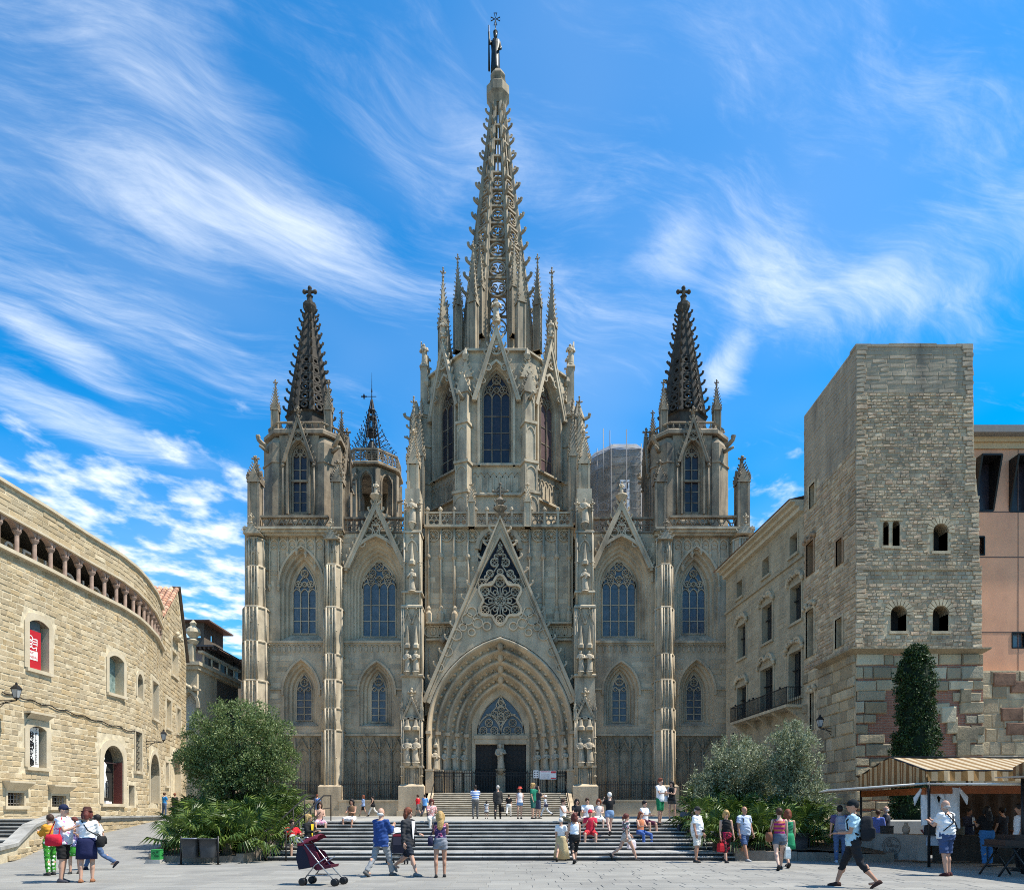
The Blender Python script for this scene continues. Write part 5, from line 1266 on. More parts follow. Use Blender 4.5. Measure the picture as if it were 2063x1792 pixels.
def build_museum():
    P = [(-22.5,22),(-22.4,26),(-22.25,30.3),(-22.1,33),(-22.1,36),(-22.0,39),(-22.2,41),(-22.6,42.8),(-23.4,45.6),(-24.9,49.5)]
    f, tot = polyline(P)
    e = empty('museum_building', (0,0,0), label='long honey coloured stone museum with a bent wall and a columned gallery under the roof', cat='building')
    def U(px): return u_of(f, tot, px)
    def box_px(x0, x1, y0, y1):
        ua, Ya = U(x0); ub, Yb = U(x1); Y = (Ya+Yb)/2; return (ua, ub, wz(y1, Y), wz(y0, Y))
    ops = {'ban': box_px(58, 97, 1250, 1350), 'w2': box_px(58, 92, 1462, 1545), 'g1': box_px(14, 47, 1596, 1622), 'g2': box_px(103, 132, 1602, 1624), 'door': box_px(208, 246, 1501, 1618),
           'up': box_px(219, 247, 1321, 1398), 'nar': box_px(276, 287, 1357, 1405), 'slot': box_px(307, 316, 1374, 1448), 'grid': box_px(272, 285, 1474, 1553), 'sm': box_px(260, 271, 1581, 1622), 'door2': box_px(302, 317, 1518, 1617)}
    zs, zg, zt = 13.1, 14.55, 15.95
    wb = MB(); cell_wall(wb, f, tot, -.2, zs, list(ops.values())); cell_wall(wb, f, tot, zg, zt, [])
    w = wb.build('wall', M['mus'], e)
    hs = list(ops.values())
    trimmed = {'ban': .3, 'w2': .28, 'door': .32, 'up': .25, 'nar': .2, 'slot': .16, 'grid': .14, 'sm': .08, 'door2': .28, 'g1': .1, 'g2': .1}
    def skip(a, b, z, zz):
        for k, o in ops.items():
            t = trimmed[k]
            if b > o[0]-t*.8 and a < o[1]+t*.8 and zz > o[2]-(.2 if t > .12 else .05) and z < o[3]+t: return True
        return False
    def vis(px, py): return py < 1700 and not (80 < px < 215 and py > 1625)
    masonry(w, f, .2, tot, 0.0, zs-.12, .245, (.20, .58), M['mus_o'], M['mus_i'], 220, skip, .018, .013, seed=5, hvar=.3, visible=vis)
    masonry(w, f, .2, tot, zg+.14, zt-.08, .27, (.4, .95), M['mus_o'], M['mus_i'], 80, None, .025, .018, seed=6, hvar=.12)
    # gallery: sill, dark loggia, red columns and shallow arches
    def strip(mb, z0, z1, y0, y1, n=60):
        pts = []
        for i in range(n+1):
            T = frame_at(f, tot*i/n*.99999); pts.append([tuple(T @ Vector(q)) for q in ((0,y0,z0),(0,y0,z1),(0,y1,z1),(0,y1,z0))])
        mb.loft(pts, True, False, True)
    s = MB(); strip(s, zs-.10, zs+.06, -.22, .6); strip(s, zt-.02, zt+.12, -.16, .8); strip(s, zg+.02, zg+.12, -.12, .3); s.build('cornice', M['mustrim'], e)
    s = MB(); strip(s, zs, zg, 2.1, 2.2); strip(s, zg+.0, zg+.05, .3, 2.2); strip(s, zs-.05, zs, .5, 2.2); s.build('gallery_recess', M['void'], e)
    cm = MB(); cm.lathe([(.15,0),(.15,.06),(.10,.10),(.10,.92),(.13,.95),(.19,1.05),(.20,1.10)], 0, .15, 10, smooth=False); cme = cm.mesh('column', M['redstone'])
    ca = [U(px)[0] for px in (2, 35, 67, 99, 130, 158, 183, 205.5, 229, 250.5, 270.5, 286, 297, 305, 311.5, 317, 321.5, 325)]
    ca = [ca[0]-1.08*3, ca[0]-1.08*2, ca[0]-1.08] + ca
    d = 1.08; us = []; u = ca[3]
    k0 = ca[3]; n = int((tot-k0)/d)
    us = [k0-3*d+i*d for i in range(n+4)]
    for u in us:
        if 0 < u < tot: x, y, a = f(u); ob('column', cme, e, loc=(x, y, zs+.05), rz=a)
    am = MB(); pr = [(-d/2, zg+.05)] + [(-d/2+.07, zs+1.12), (-d/2+.10, zs+1.16)] + arc(0, zs+.98, d*.44, 152, 28, 6) + [(d/2-.10, zs+1.16), (d/2-.07, zs+1.12)] + [(d/2, zg+.05)]
    am.plate(pr[::-1], [], .02, .32); ame = am.mesh('gallery_arch', M['redstone'])
    for u in us[:-1]:
        if 0 < u+d/2 < tot: x, y, a = f(u+d/2); ob('gallery_arch', ame, e, loc=(x, y, 0), rz=a)
    # pale letters standing inside the gallery
    lt = plain('gallery_letter', (.55,.55,.55))
    for i, chv in enumerate("MUSEU DIOCESA"):
        if chv == ' ': continue
        u = ca[3]-.5+i*1.08; x, y, a = f(u); c = bpy.data.curves.new('lettering', 'FONT'); c.body = chv; c.size = 1.25; c.extrude = .03; c.align_x = 'CENTER'; c.materials.append(lt)
        text_obj(c, e, Matrix.Translation((x, y, zs+.05)) @ Matrix.Rotation(a, 4, 'Z') @ Matrix.Translation((.0, 1.0, 0)) @ Matrix.Rotation(math.pi/2, 4, 'X'))
    red = plain('red_banner_cloth', (.42,.012,.022), .7); wh = plain('banner_white_print', (.78,.77,.75)); blk = plain('black_print', (.02,.02,.022)); teal = mat('patterned_glass', (.06,.11,.105), .25, c2=(.28,.36,.33), scale=5, spec=.5); dk = plain('dark_window_glass', (.02,.022,.025), .2, spec=.5)
    def banner(o, T, w, z0, z1, dp):
        b = MB(); b.M = T; x0, x1 = -w+.02, w*.55; h = z1-z0
        b.box(x0, x1, .16, .19, z0+.02, z1-h*.21); b.cm = 1; b.box(x0+.05, x1-.22, .150, .161, z0+h*.20, z0+h*.38)
        for q in range(3): b.ribbon(ring(lerp(x0, x1, .30), z0+h*(.62-.07*q), .13-.02*q, 9), .045, .152, .161, True)
        b.ribbon([(x0+.05, z0+h*.40), (x0+.2, z0+h*.47), (lerp(x0,x1,.5), z0+h*.43), (x1-.25, z0+h*.47), (x1-.3, z0+h*.40)], .05, .152, .161)
        for q in range(3): b.ribbon([(lerp(x0,x1,.46), z0+h*(.62-.05*q)), (lerp(x0,x1,.74), z0+h*(.625-.05*q))], .045, .152, .161)
        b.ribbon([(lerp(x0,x1,.74), z0+h*.63), (lerp(x0,x1,.74), z0+h*.50)], .04, .152, .161)
        bo = b.build('banner', [red, wh], o)
        g = MB(); g.M = T; g.box(x0, x1, .2, .22, z1-h*.20, z1-.02).build('panel', plain('grey_info_panel', (.10,.13,.14)), o)
        for q, (tx, sz) in enumerate((("GAUDI", .17), ("GENERAL", .17))):
            c = bpy.data.curves.new('lettering', 'FONT'); c.body = ("ART", "GENERAL")[q]; c.size = sz; c.extrude = .002; c.align_x = 'CENTER'; c.materials.append(red); text_obj(c, o, T @ Matrix.Translation((lerp(x0, x1, .40), .147, z0+h*(.31-.08*q))) @ Matrix.Rotation(math.pi/2, 4, 'X'))
    opening(e, f, *ops['ban'], .55, 'seg', .3, M['mustrim'], dk, True, 'window', banner)
    def poster(o, T, w, z0, z1, dp):
        b = MB(); b.M = T; h = z1-z0; b.box(-w+.02, 0, .18, .2, z0+.02, z1-.05); b.cm = 1; r = random.Random(4)
        for q in range(46):
            b.ribbon(ring(r.uniform(-w+.12, -.1), r.uniform(z0+.1, z1-.3), r.uniform(.05,.13), 7, r.random()*3), .045, .172, .181, True)
        b.build('poster', [wh, blk], o)
        c = MB(); c.M = T; c.box(.03, w*.58, .17, .2, z0+.02, z1-.05); c.cm = 1; c.box(.08, w*.53, .166, .171, z0+.15, z1-.30); c.cm = 0; c.box(.1, w*.51, .163, .167, z0+.17, z1-.32); bo = c.build('banner', [wh, blk], o)
        t = bpy.data.curves.new('lettering', 'FONT'); t.body = "RENAIXEMENT I PRINCEPS"; t.size = .17; t.extrude = .002; t.materials.append(blk); text_obj(t, o, T @ Matrix.Translation((w*.38, .160, z0+.2)) @ Matrix.Rotation(math.pi/2, 4, 'X') @ Matrix.Rotation(math.pi/2, 4, 'Z'))
    opening(e, f, *ops['w2'], .5, 'seg', .28, M['mustrim'], dk, True, 'window', poster)
    def grille(o, T, w, z0, z1, dp):
        b = MB(); b.M = T
        for i in range(5): x = lerp(-w, w, (i+.5)/5); b.tube([(x, .08, z0), (x, .08, z1)], .016, 5)
        for j in range(3): z = lerp(z0, z1, (j+.5)/3); b.tube([(-w, .1, z), (w, .1, z)], .014, 5)
        b.build('grille', plain('grille_iron', (.22,.21,.2)), o)
        b = MB(); b.M = T; b.add([(-w-.28,-.38,z1+.52),(w+.28,-.38,z1+.52),(w+.28,0,z1+.52),(-w-.28,0,z1+.52),(-w-.05,-.02,z1+.06),(w+.05,-.02,z1+.06),(-w-.28,-.38,z1+.44),(w+.28,-.38,z1+.44),(-w-.05,0,z1+.06),(w+.05,0,z1+.06)],
             [(0,1,2,3),(0,6,7,1),(6,4,5,7),(0,3,8,4,6),(1,7,5,9,2)]); b.build('hood', M['mustrim'], o)
    for k in ('g1', 'g2'): opening(e, f, *ops[k], .5, 'flat', .10, M['mustrim'], M['void'], True, 'window', grille)
    def manik(o, T, w, z0, z1, dp):
        b = MB(); b.M = T; b.box(-w, w*.1, .3, .34, z0+.02, z0+.16); b.box(-w, w*.3, .25, .5, z0, z0+.12); b.build('display_base', wh, o)
        b = MB(); b.M = T; h = (z1-z0)*.78; b.lathe([(.30, z0+.35), (.26, z0+h*.45), (.14, z0+h*.68), (.20, z0+h*.85), (.07, z0+h*.92)], -w*.45, .35, 14, smooth=True); b.ball((-w*.45, .33, z0+h*.985), .10, 8, 6, 1, 1, 1.2); b.build('white_gown', wh, o)
        b = MB(); b.M = T
        for d_ in (-.1, .06): b.box(-w*.45+d_-.03, -w*.45+d_+.03, .02, .06, z0+.3, z0+h*.5)
        b.build('dark_stripe', blk, o)
        b = MB(); b.M = T; b.box(-w, w, .28, .31, z1-w*1.1, z1-w*1.1+.05); b.build('transom', plain('door_frame_dark', (.05,.03,.03)), o)
        b = MB(); b.M = T; b.box(w-.06, w-.01, .02, .5, z0, z1-w); b.build('door_leaf', plain('red_brown_door', (.12,.035,.03)), o)
    opening(e, f, *ops['door'], .6, 'round', .34, M['mustrim'], M['void'], True, 'door', manik)
    opening(e, f, *ops['up'], .5, 'seg', .24, M['mustrim'], teal, True)
    opening(e, f, *ops['nar'], .4, 'round', .2, M['mustrim'], dk, False); opening(e, f, *ops['slot'], .4, 'flat', .16, M['mustrim'], dk, True)
    def grid(o, T, w, z0, z1, dp):
        b = MB(); b.M = T
        for j in range(7): z = lerp(z0, z1, (j+.5)/7); b.box(-w, w, .1, .14, z-.02, z+.02)
        b.box(-.02, .02, .1, .14, z0, z1); b.build('grille', M['iron'], o)
    opening(e, f, *ops['grid'], .4, 'flat', .14, M['mustrim'], dk, True, 'window', grid); opening(e, f, *ops['sm'], .3, 'flat', .0, M['mustrim'], plain('grey_hatch', (.10,.09,.075)), False)
    opening(e, f, *ops['door2'], .5, 'round', .26, M['mustrim'], dk, False, 'door')
    um, Y = U(76); T = frame_at(f, um); b = MB(); b.M = T; z = wz(1440, Y); b.box(-.85, .75, -.34, 0, z, z+.09); b.add([(-.8,-.3,z),(.7,-.3,z),(.6,0,z-.24),(-.7,0,z-.24)], [(0,3,2,1)]); b.build('hood', M['mustrim'], e)
    # cable clipped along the wall, body behind
    cb = MB(); pts = []
    for i in range(40):
        px = lerp(2, 283, i/39); u, Y = U(px); x, y, a = f(u); py = lerp(1393, 1478, i/39)+2*math.sin(i*1.3); T = frame_at(f, u); p = T @ Vector((0, -.06, wz(py, Y))); pts.append(p)
    cb.tube(pts, .028, 4); cb.build('cable', M['iron'], e)
    bd = MB()
    bd.prism([(-46,22),(-23.1,22),(-22.95,30.5),(-22.85,36),(-22.75,39),(-22.95,41),(-23.4,43),(-25.7,49.4),(-46,49.4)], 0, zs-.3)
    bd.prism([(-46,22),(-24.3,22),(-24.1,36),(-24.2,41),(-27,49.4),(-46,49.4)], zs-.3, zg); bd.prism([(-46,22),(-23.2,22),(-22.9,36),(-23.0,41),(-25.6,49.4),(-46,49.4)], zg+.06, zt-.1); bd.build('core', M['mus'], e)
    u, Y = U(294); x, y, a = f(u); lantern((x, y, wz(1494, Y)+.1), a, 'black iron lantern on the museum wall beside the barred slit window', 1.0)
    u, Y = U(-8); x, y, a = f(u); lantern((x, y, wz(1408, Y)), a, 'black iron lantern on the museum wall, cut by the edge of the picture', .9)
    # ---- gabled house joined to it
    P2 = [(-25.0,49.7),(-27.2,58.0)]; f2, t2 = polyline(P2)
    g = empty('gabled_house', (0,0,0), label='stone house with a tiled roof and steep gable behind the museum', cat='building')
    def U2(px): return u_of(f2, t2, px)
    def bp2(x0, x1, y0, y1): ua, Ya = U2(x0); ub, Yb = U2(x1); Y = (Ya+Yb)/2; return (ua, ub, wz(y1, Y), wz(y0, Y))
    o2 = {'a': bp2(346, 357, 1292, 1362), 'b': bp2(335, 344, 1409, 1467), 'c': bp2(356, 363, 1427, 1477), 'd': bp2(344, 363, 1512, 1604), 'e': bp2(333, 339, 1535, 1582)}
    wb = MB(); cell_wall(wb, f2, t2, 0, 13.9, list(o2.values())); ua, ya = U2(358)
    T = frame_at(f2, 0); wb.M = T; wb.plate([(0, 13.9), (t2, 13.9), (t2, 14.4), (ua, wz(1187, ya)), (0, 15.6)], [], 0, .4); w = wb.build('wall', M['mus'], g)
    def sk2(a, b, z, zz):
        if z > 14.2 and zz > lerp(15.6, wz(1187, ya), min(1, (a+b)/2/ua))-.1: return True
        if zz > lerp(wz(1187, ya), 14.4, max(0, ((a+b)/2+.3-ua)/(t2-ua)))-.15: return True
        return any(b > o[0]-.15 and a < o[1]+.15 and zz > o[2]-.1 and z < o[3]+.15 for o in o2.values())
    masonry(w, f2, 0.05, t2-.1, .6, 19, .32, (.4, .9), M['mus_o'], M['mus_i'], 40, sk2, .03, .02, seed=9)
    for k, o in o2.items(): opening(g, f2, *o, .45, 'round' if k == 'd' else 'flat', .2, M['mustrim'], dk, k not in 'd', 'door' if k == 'd' else 'window')
    T = frame_at(f2, ua); b = MB(); b.M = T
    rk = [(0, -.45, wz(1187, ya)+.12), (t2-ua+.3, -.45, 14.05)]
    for (x0, y0, z0), (x1, y1, z1) in zip(rk, rk[1:]): b.add([(x0,-.22,z0),(x1,-.22,z1),(x1,.4,z1),(x0,.4,z0),(x0,-.22,z0+.12),(x1,-.22,z1+.12),(x1,.4,z1+.12),(x0,.4,z0+.12)], [(0,3,2,1),(4,5,6,7),(0,1,5,4),(1,2,6,5),(2,3,7,6),(3,0,4,7)])
    b.build('verge', plain('verge_tile', (.10,.075,.06)), g)
    bo = MB(); bo.M = frame_at(f2, 0); bo.box(0, t2, .4, 14, 0, 13.8); bo.add([(ua,.4,wz(1187,ya)-.05),(t2,.4,14.3),(ua,14,wz(1187,ya)-.05),(t2,14,14.3)], [(0,1,3,2)]); bo.build('core', M['mus'], g)
    # carved hood with little beasts over the tall window
    o = o2['a']; T = frame_at(f2, (o[0]+o[1])/2); b = MB(); b.M = T; b.box(-.9, .9, -.35, 0, o[3]+.15, o[3]+.3)
    for i in range(7): b.ball((lerp(-.9, .9, i/6), -.35, o[3]+.38+.12*math.sin(i*2)), .16, 6, 5)
    b.build('carved_hood', M['mustrim'], g)
    # barrel tiles on the visible slope
    tm = MB(); pr = [(.17*math.cos(math.pi*i/6), .13*math.sin(math.pi*i/6)) for i in range(7)]
    tm.loft([[(x, 0, z) for x, z in pr], [(x*.82, .62, z*.82) for x, z in pr]], False, True)
    tile = mat('clay_barrel_tile', (.42,.20,.12), .85, c2=(.55,.30,.19), scale=4, bump=.3, bscale=20, rnd='obj', rvar=.4, rcols=[(.40,.17,.10),(.52,.28,.17),(.45,.24,.16),(.56,.36,.24),(.36,.16,.11)]); tme = tm.mesh('roof_tile', tile)
    T = frame_at(f2, 0); zA = wz(1187, ya); A0, A1, B0, B1 = [T @ Vector(q) for q in ((-.1, 7.0, 15.45), (-.1, -.12, 15.45), (ua, 7.0, zA), (ua, -.12, zA))]
    rf = MB(); rf.add([A0, A1, B1, B0], [(0,1,2,3)]); rfo = rf.build('roof', plain('roof_bed', (.20,.10,.07)), g)
    nr, nc = 12, 18
    for i in range(nr):
        for j in range(nc):
            t = i/nr; a = A0.lerp(A1, (j+.5)/nc); bb = B0.lerp(B1, (j+.5)/nc); p = a.lerp(bb, t); d = (bb-a).normalized(); xax = (A1-A0).normalized(); zax = xax.cross(d).normalized(); xax = d.cross(zax)
            sx = lerp((A1-A0).length, (B1-B0).length, t)/nc/.34; sy = (bb-a).length/nr/.55
            m4 = Matrix(((xax.x, d.x, zax.x, p.x), (xax.y, d.y, zax.y, p.y), (xax.z, d.z, zax.z, p.z+.03), (0,0,0,1)))
            ob('roof_tile', tme, rfo, mat4=m4 @ Matrix.Diagonal((sx, sy, 1.2, 1)))
build_museum()
def build_street_houses():
    pl = mat('grey_plaster', (.11,.092,.073), .9, c2=(.16,.135,.108), scale=1, bump=.3, bscale=10, dark=(.06,.05,.042), streak=.6); pk = mat('faded_pink_plaster', (.36,.24,.19), .9, .15, 1.5, bump=.2); dk = plain('shadowed_glass', (.015,.016,.018), .3); rt = plain('old_roof_tile', (.16,.10,.075))  # first plaster is darkened so the lane's shade is part of its colour
    h = empty('lane_house', (0,0,0), label='tall shaded house with a rooftop lookout in the lane left of the cathedral', cat='building')
    Y0, Y1 = 70.0, 96.0; X = wx(420, Y0); zt = wz(1306, Y0)
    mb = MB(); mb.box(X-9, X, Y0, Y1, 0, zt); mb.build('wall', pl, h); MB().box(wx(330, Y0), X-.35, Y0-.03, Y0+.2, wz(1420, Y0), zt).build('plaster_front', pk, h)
    mb = MB(); mb.box(X-10, X+.9, Y0-.9, Y1, zt, zt+.16); mb.add([(X-10,Y0-.9,zt+.16),(X+.95,Y0-.9,zt+.16),(X+.95,Y1,zt+.16),(X-10,Y1,zt+.16),(X-5,Y0+3,zt+1.2),(X-5,Y1,zt+1.2)], [(0,1,4),(1,2,5,4),(3,0,4,5)])
    for i in range(24): mb.box(X-9+i*.42, X-8.8+i*.42, Y0-.75, Y0, zt-.2, zt)
    mb.build('roof', rt, h)
    for (p, y0, y1) in ((447, 1320, 1365), (447, 1445, 1485), (475, 1335, 1420), (483, 1450, 1500), (436, 1400, 1440)):
        Yw = X*F/(p-CX); MB().box(X-.1, X+.06, Yw-.5, Yw+.5, wz(y1, Yw), wz(y0, Yw)).build('window', dk, h)
    b = MB(); xa, xb, ya, yb = wx(372, 76), wx(411, 76), 76.0, 81.0; z0, z1 = zt, wz(1254, 76)
    b.plate([(xa, z0), (xb, z0), (xb, z1), (xa, z1)], [arch(lerp(xa, xb, q), .45, wz(1284, 76), wz(1270, 76), wz(1262, 76), 5) for q in (.15, .62)], ya, ya+.3)
    b.box(xb-.3, xb, ya+.3, ya+1.7, z0, z1); b.box(xb-.3, xb, ya+2.6, yb, z0, z1); b.box(xb-.3, xb, ya+1.7, ya+2.6, z0, wz(1284, 76)); b.box(xb-.3, xb, ya+1.7, ya+2.6, wz(1268, 76), z1); b.box(xa, xb, yb-.3, yb, z0, z0+1.0); b.build('lookout', pl, h)
    b = MB(); b.prism([(xa-1, ya-.8), (xb+.9, ya-.8), (xb+.9, yb+.8), (xa-1, yb+.8)], z1, z1+.15); b.prism([(xa-1, ya-.8), (xb+.9, ya-.8), (xb+.9, yb+.8), (xa-1, yb+.8)], z1+.15, z1+.7, .35); b.build('lookout_roof', rt, h)
    b = MB(); c = (X-1.2, 84.0); b.box(c[0]-.7, c[0]+.7, c[1]-.7, c[1]+.7, zt, zt+1.6); b.box(c[0]-1, c[0]+1, c[1]-1, c[1]+1, zt+1.6, zt+1.8); b.build('chimney', pl, h)
    # baroque corner with niche and urn
    q = empty('corner_house', (0,0,0), label='pale baroque corner house with a shell niche and stone urn beside the gabled house', cat='building'); Yc = 60.0; xa, xb = wx(340, Yc), wx(397, Yc)
    b = MB(); zt = wz(1340, Yc)
    b.plate([(xa, 0), (xb, 0), (xb, zt), (xa, zt)], [arch(wx(382, Yc), .62, wz(1470, Yc), wz(1418, Yc), wz(1395, Yc), 7)], Yc, Yc+.5); b.box(xb-.4, xb, Yc+.5, Yc+9, 0, zt); b.build('wall', M['mustrim'], q)
    b = MB(); b.box(xa, xb+.35, Yc-.35, Yc+9.4, zt, zt+.3); b.box(xa, xb+.2, Yc-.2, Yc+9.2, zt-.35, zt-.01); b.ribbon(arch(wx(382, Yc), .8, wz(1425, Yc), wz(1418, Yc), wz(1391, Yc), 7), .22, Yc-.25, Yc+.1); b.box(wx(382,Yc)-1, wx(382,Yc)+1, Yc-.3, Yc, wz(1391,Yc), wz(1388,Yc))
    for i in range(5): b.ball((wx(382,Yc)-.5+i*.25, Yc-.2, wz(1384,Yc)+.15*math.sin(i*1.5)), .2, 6, 5)
    b.box(xa, wx(388, Yc), Yc, Yc+.6, zt+.3, zt+1.9); b.lathe([(.3, zt+1.9), (.5, zt+2.2), (.25, zt+2.4), (.62, zt+2.9), (.55, zt+3.2), (.2, zt+3.5), (.3, zt+3.7), (.06, zt+4.0)], wx(386, Yc), Yc+.3, 12); b.build('cornice', M['mustrim'], q)
    MB().plate(arch(wx(382, Yc), .6, wz(1470, Yc), wz(1418, Yc), wz(1396, Yc), 7), [], Yc+.45, Yc+.5).build('niche_back', plain('niche_white', (.62,.60,.56)), q)
    b = MB(); b.box(xb-.1, xb+.02, Yc+4, Yc+8.8, 0, zt-.5); b.build('side_wall', pl, q)
    b = MB()
    for i in range(5): b.tube([(xb+.1, Yc+1+i*1.7, zt+.3), (xb+.1, Yc+1+i*1.7, zt+1.2)], .09, 5)
    b.box(xb-.1, xb+.3, Yc+.4, Yc+9, zt+1.2, zt+1.4); b.build('balustrade', M['mustrim'], q)
build_street_houses()
# ------------------------------------------------------------------ right side: old tower, palace, pink block
twL = [(.46,.33,.20),(.57,.44,.285),(.50,.365,.235),(.38,.27,.17),(.63,.50,.34),(.54,.345,.215),(.46,.38,.28)]
for k_, rn in (('tw_o','obj'),('tw_i','island')):
    M[k_] = mat('tower_rubble_'+('stone' if rn == 'obj' else 'course'), (.45,.335,.21), .9, c2=(.57,.455,.30), scale=1.5, bump=.8, bscale=10, rnd=rn, rvar=.22, rcols=twL, dark=(.10,.085,.07), streak=.55, stain_scale=.35, bdist=.05)
    M[k_.replace('tw', 'bl')] = mat('roman_block_'+rn, (.36,.29,.19), .9, c2=(.48,.40,.275), scale=1.8, bump=.9, bscale=7, rnd=rn, rvar=.34, rcols=[(.40,.30,.175),(.48,.38,.235),(.33,.25,.155),(.44,.33,.19),(.50,.42,.29)], dark=(.12,.10,.075), streak=.6, stain_scale=.5, bdist=.06)
    M[k_.replace('tw', 'pal')] = mat('palace_ashlar_'+rn, (.37,.295,.19), .9, c2=(.45,.37,.25), scale=1.2, bump=.4, bscale=12, rnd=rn, rvar=.12, dark=(.16,.135,.10), streak=.5)
M['tw'] = mat('tower_mortar', (.47,.365,.235), .9, .2, 3, bump=.5, bscale=18, dark=(.10,.085,.07), streak=.5)
M['towercap'] = mat('grey_coursed_cap', (.33,.26,.18), .9, c2=(.43,.35,.25), scale=1, bump=.3, bscale=14, dark=(.09,.08,.07), streak=.6)
def brick_mat():
    m = bpy.data.materials.new('thin_red_brick'); m.use_nodes = True; nt = m.node_tree; b = nt.nodes['Principled BSDF']; b.inputs['Roughness'].default_value = .9
    t = nt.nodes.new('ShaderNodeTexBrick'); geo = nt.nodes.new('ShaderNodeNewGeometry'); sp = nt.nodes.new('ShaderNodeSeparateXYZ'); cb = nt.nodes.new('ShaderNodeCombineXYZ')
    nt.links.new(geo.outputs['Position'], sp.inputs[0]); nt.links.new(sp.outputs[0], cb.inputs[0]); nt.links.new(sp.outputs[2], cb.inputs[1]); nt.links.new(cb.outputs[0], t.inputs['Vector'])
    t.inputs['Color1'].default_value = (.34,.12,.065,1); t.inputs['Color2'].default_value = (.24,.085,.05,1); t.inputs['Mortar'].default_value = (.30,.23,.17,1); t.inputs['Scale'].default_value = 1.0
    t.inputs['Brick Width'].default_value = .30; t.inputs['Row Height'].default_value = .085; t.inputs['Mortar Size'].default_value = .012; t.inputs['Mortar Smooth'].default_value = .3
    nt.links.new(t.outputs['Color'], b.inputs['Base Color']); bp = nt.nodes.new('ShaderNodeBump'); bp.inputs['Strength'].default_value = .6; bp.inputs['Distance'].default_value = .02; bp.invert = True; nt.links.new(t.outputs['Fac'], bp.inputs['Height']); nt.links.new(bp.outputs[0], b.inputs['Normal'])
    return m
M['brick'] = brick_mat()
M['pink'] = mat('salmon_plaster', (.66,.345,.205), .85, .06, .7, bump=.12, bscale=30, dark=(.45,.22,.145), streak=.4)
def build_tower():
    Y = 35.9; e = empty('stone_tower', (0,0,0), label='square medieval stone tower on Roman block footing behind the market stall', cat='tower')
    X = lambda px: wx(px, Y); Z = lambda py: wz(py, Y); D = 6.4
    dk = M['void']; x0 = X(1725)
    arches = [(X(1784.5), .145, Z(1099), Z(1056), Z(1050)), (X(1805), .185, Z(1100), Z(1056), Z(1049)), (X(1894.5), .37, Z(1110), Z(1070), Z(1056)), (X(1810), .40, Z(1271), Z(1236), Z(1222)), (X(1894.5), .40, Z(1271), Z(1236), Z(1222))]
    out = [(X(1727.5), Z(1307)), (X(1976), Z(1307)), (X(1974), Z(1140)), (X(1970), Z(1000)), (X(1963), Z(930)), (X(1959), Z(697)), (x0, Z(696))]
    mb = MB()
    def ra(xc, w, z0, zs, za): return [(xc-w, z0)] + arc(xc, zs, w, 180, 0, 8) + [(xc+w, z0)]
    mb.plate(out, [ra(*a)[::-1] for a in arches], Y, Y+.8); w = mb.build('wall', M['tw'], e)
    def inside(a, b, z, zz):
        for q in arches:
            if b > q[0]-q[1]-.06 and a < q[0]+q[1]+.06 and zz > q[2]-.05 and z < q[3]+q[1]+.12: return True
        return False
    redge = lambda z: X(1976) if z < Z(1140) else X(1971) if z < Z(1000) else X(1964) if z < Z(920) else X(1959)
    def sk(a, b, z, zz): return inside(a, b, z, zz) or b > redge(z)+.02
    masonry(w, lambda u: (u, Y, 0), x0, X(1976), Z(1306), Z(792), .165, (.16, .44), M['tw_o'], M['tw_i'], 180, sk, .032, .014, seed=21, hvar=.3)
    rg = random.Random(77); z = Z(1306)
    for xe, sd in ((x0, -1), (None, 1)):
        z = Z(1306)
        while z < Z(705):
            hh = rg.uniform(.16, .30); xx = x0 if sd < 0 else redge(z+.1)-.02; wq = rg.uniform(.3, .6); T = Matrix.Translation((xx-sd*(wq/2-rg.uniform(.0, .06)), Y-.01, z+hh/2)) @ Matrix.Diagonal((wq, .07, hh-.015, 1)); k_ = rg.randrange(7); mm = M['tw_o'] if z < Z(792) else M['towercap']; unit_stone(mm, k_)
            if (mm.name, k_) not in _unit_me: _unit_me[(mm.name, k_)] = _unit[(mm.name, k_)].mesh('stone', mm)
            ob('stone', _unit_me[(mm.name, k_)], w, mat4=T); z += hh
    xx = x0-.05
    while xx < X(1959): wq = min(rg.uniform(.5, 1.1), X(1960)-xx); MB().box(xx, xx+wq-.015, Y-.06, Y+.6, Z(699)-.02, Z(696)+rg.uniform(.02,.10)).build('coping_stone', M['towercap'], e); xx += wq
    masonry(w, lambda u: (u, Y, 0), x0, X(1959), Z(792), Z(699), .22, (.45, .95), M['towercap'], M['towercap'], 60, None, .02, .012, seed=22, hvar=.05)
    for q in arches:
        b = MB(); p = ra(q[0], q[1], q[2], q[3], q[4]); b.loft([[(x, Y-.03, z) for x, z in p], [(x, Y+.8, z) for x, z in p]]); b.box(q[0]-q[1]-.1, q[0]+q[1]+.1, Y-.08, Y+.3, q[2]-.14, q[2]-.002)
        if q[1] > .3:
            for i in range(11):
                a = math.pi*i/10; r0, r1 = q[1]+.03, q[1]+.36; a0, a1 = a-.125, a+.125
                pts = [(q[0]+r*math.cos(t), q[3]+r*math.sin(t)) for r, t in ((r0, a0), (r1, a0), (r1, a1), (r0, a1))]; b.plate(pts, [], Y-.06, Y+.02)
        o = b.build('window', M['tw'], e); MB().plate(p[::-1], [], Y+.74, Y+.79).build('pane', dk, o)
    b = MB(); b.lathe([(.07, Z(1099)), (.05, Z(1096)), (.05, Z(1062)), (.1, Z(1056))], X(1793.5), Y+.1, 8); b.box(X(1773), X(1818), Y-.05, Y+.1, Z(1049), Z(1045)); b.build('window_column', M['bl_i'], e)
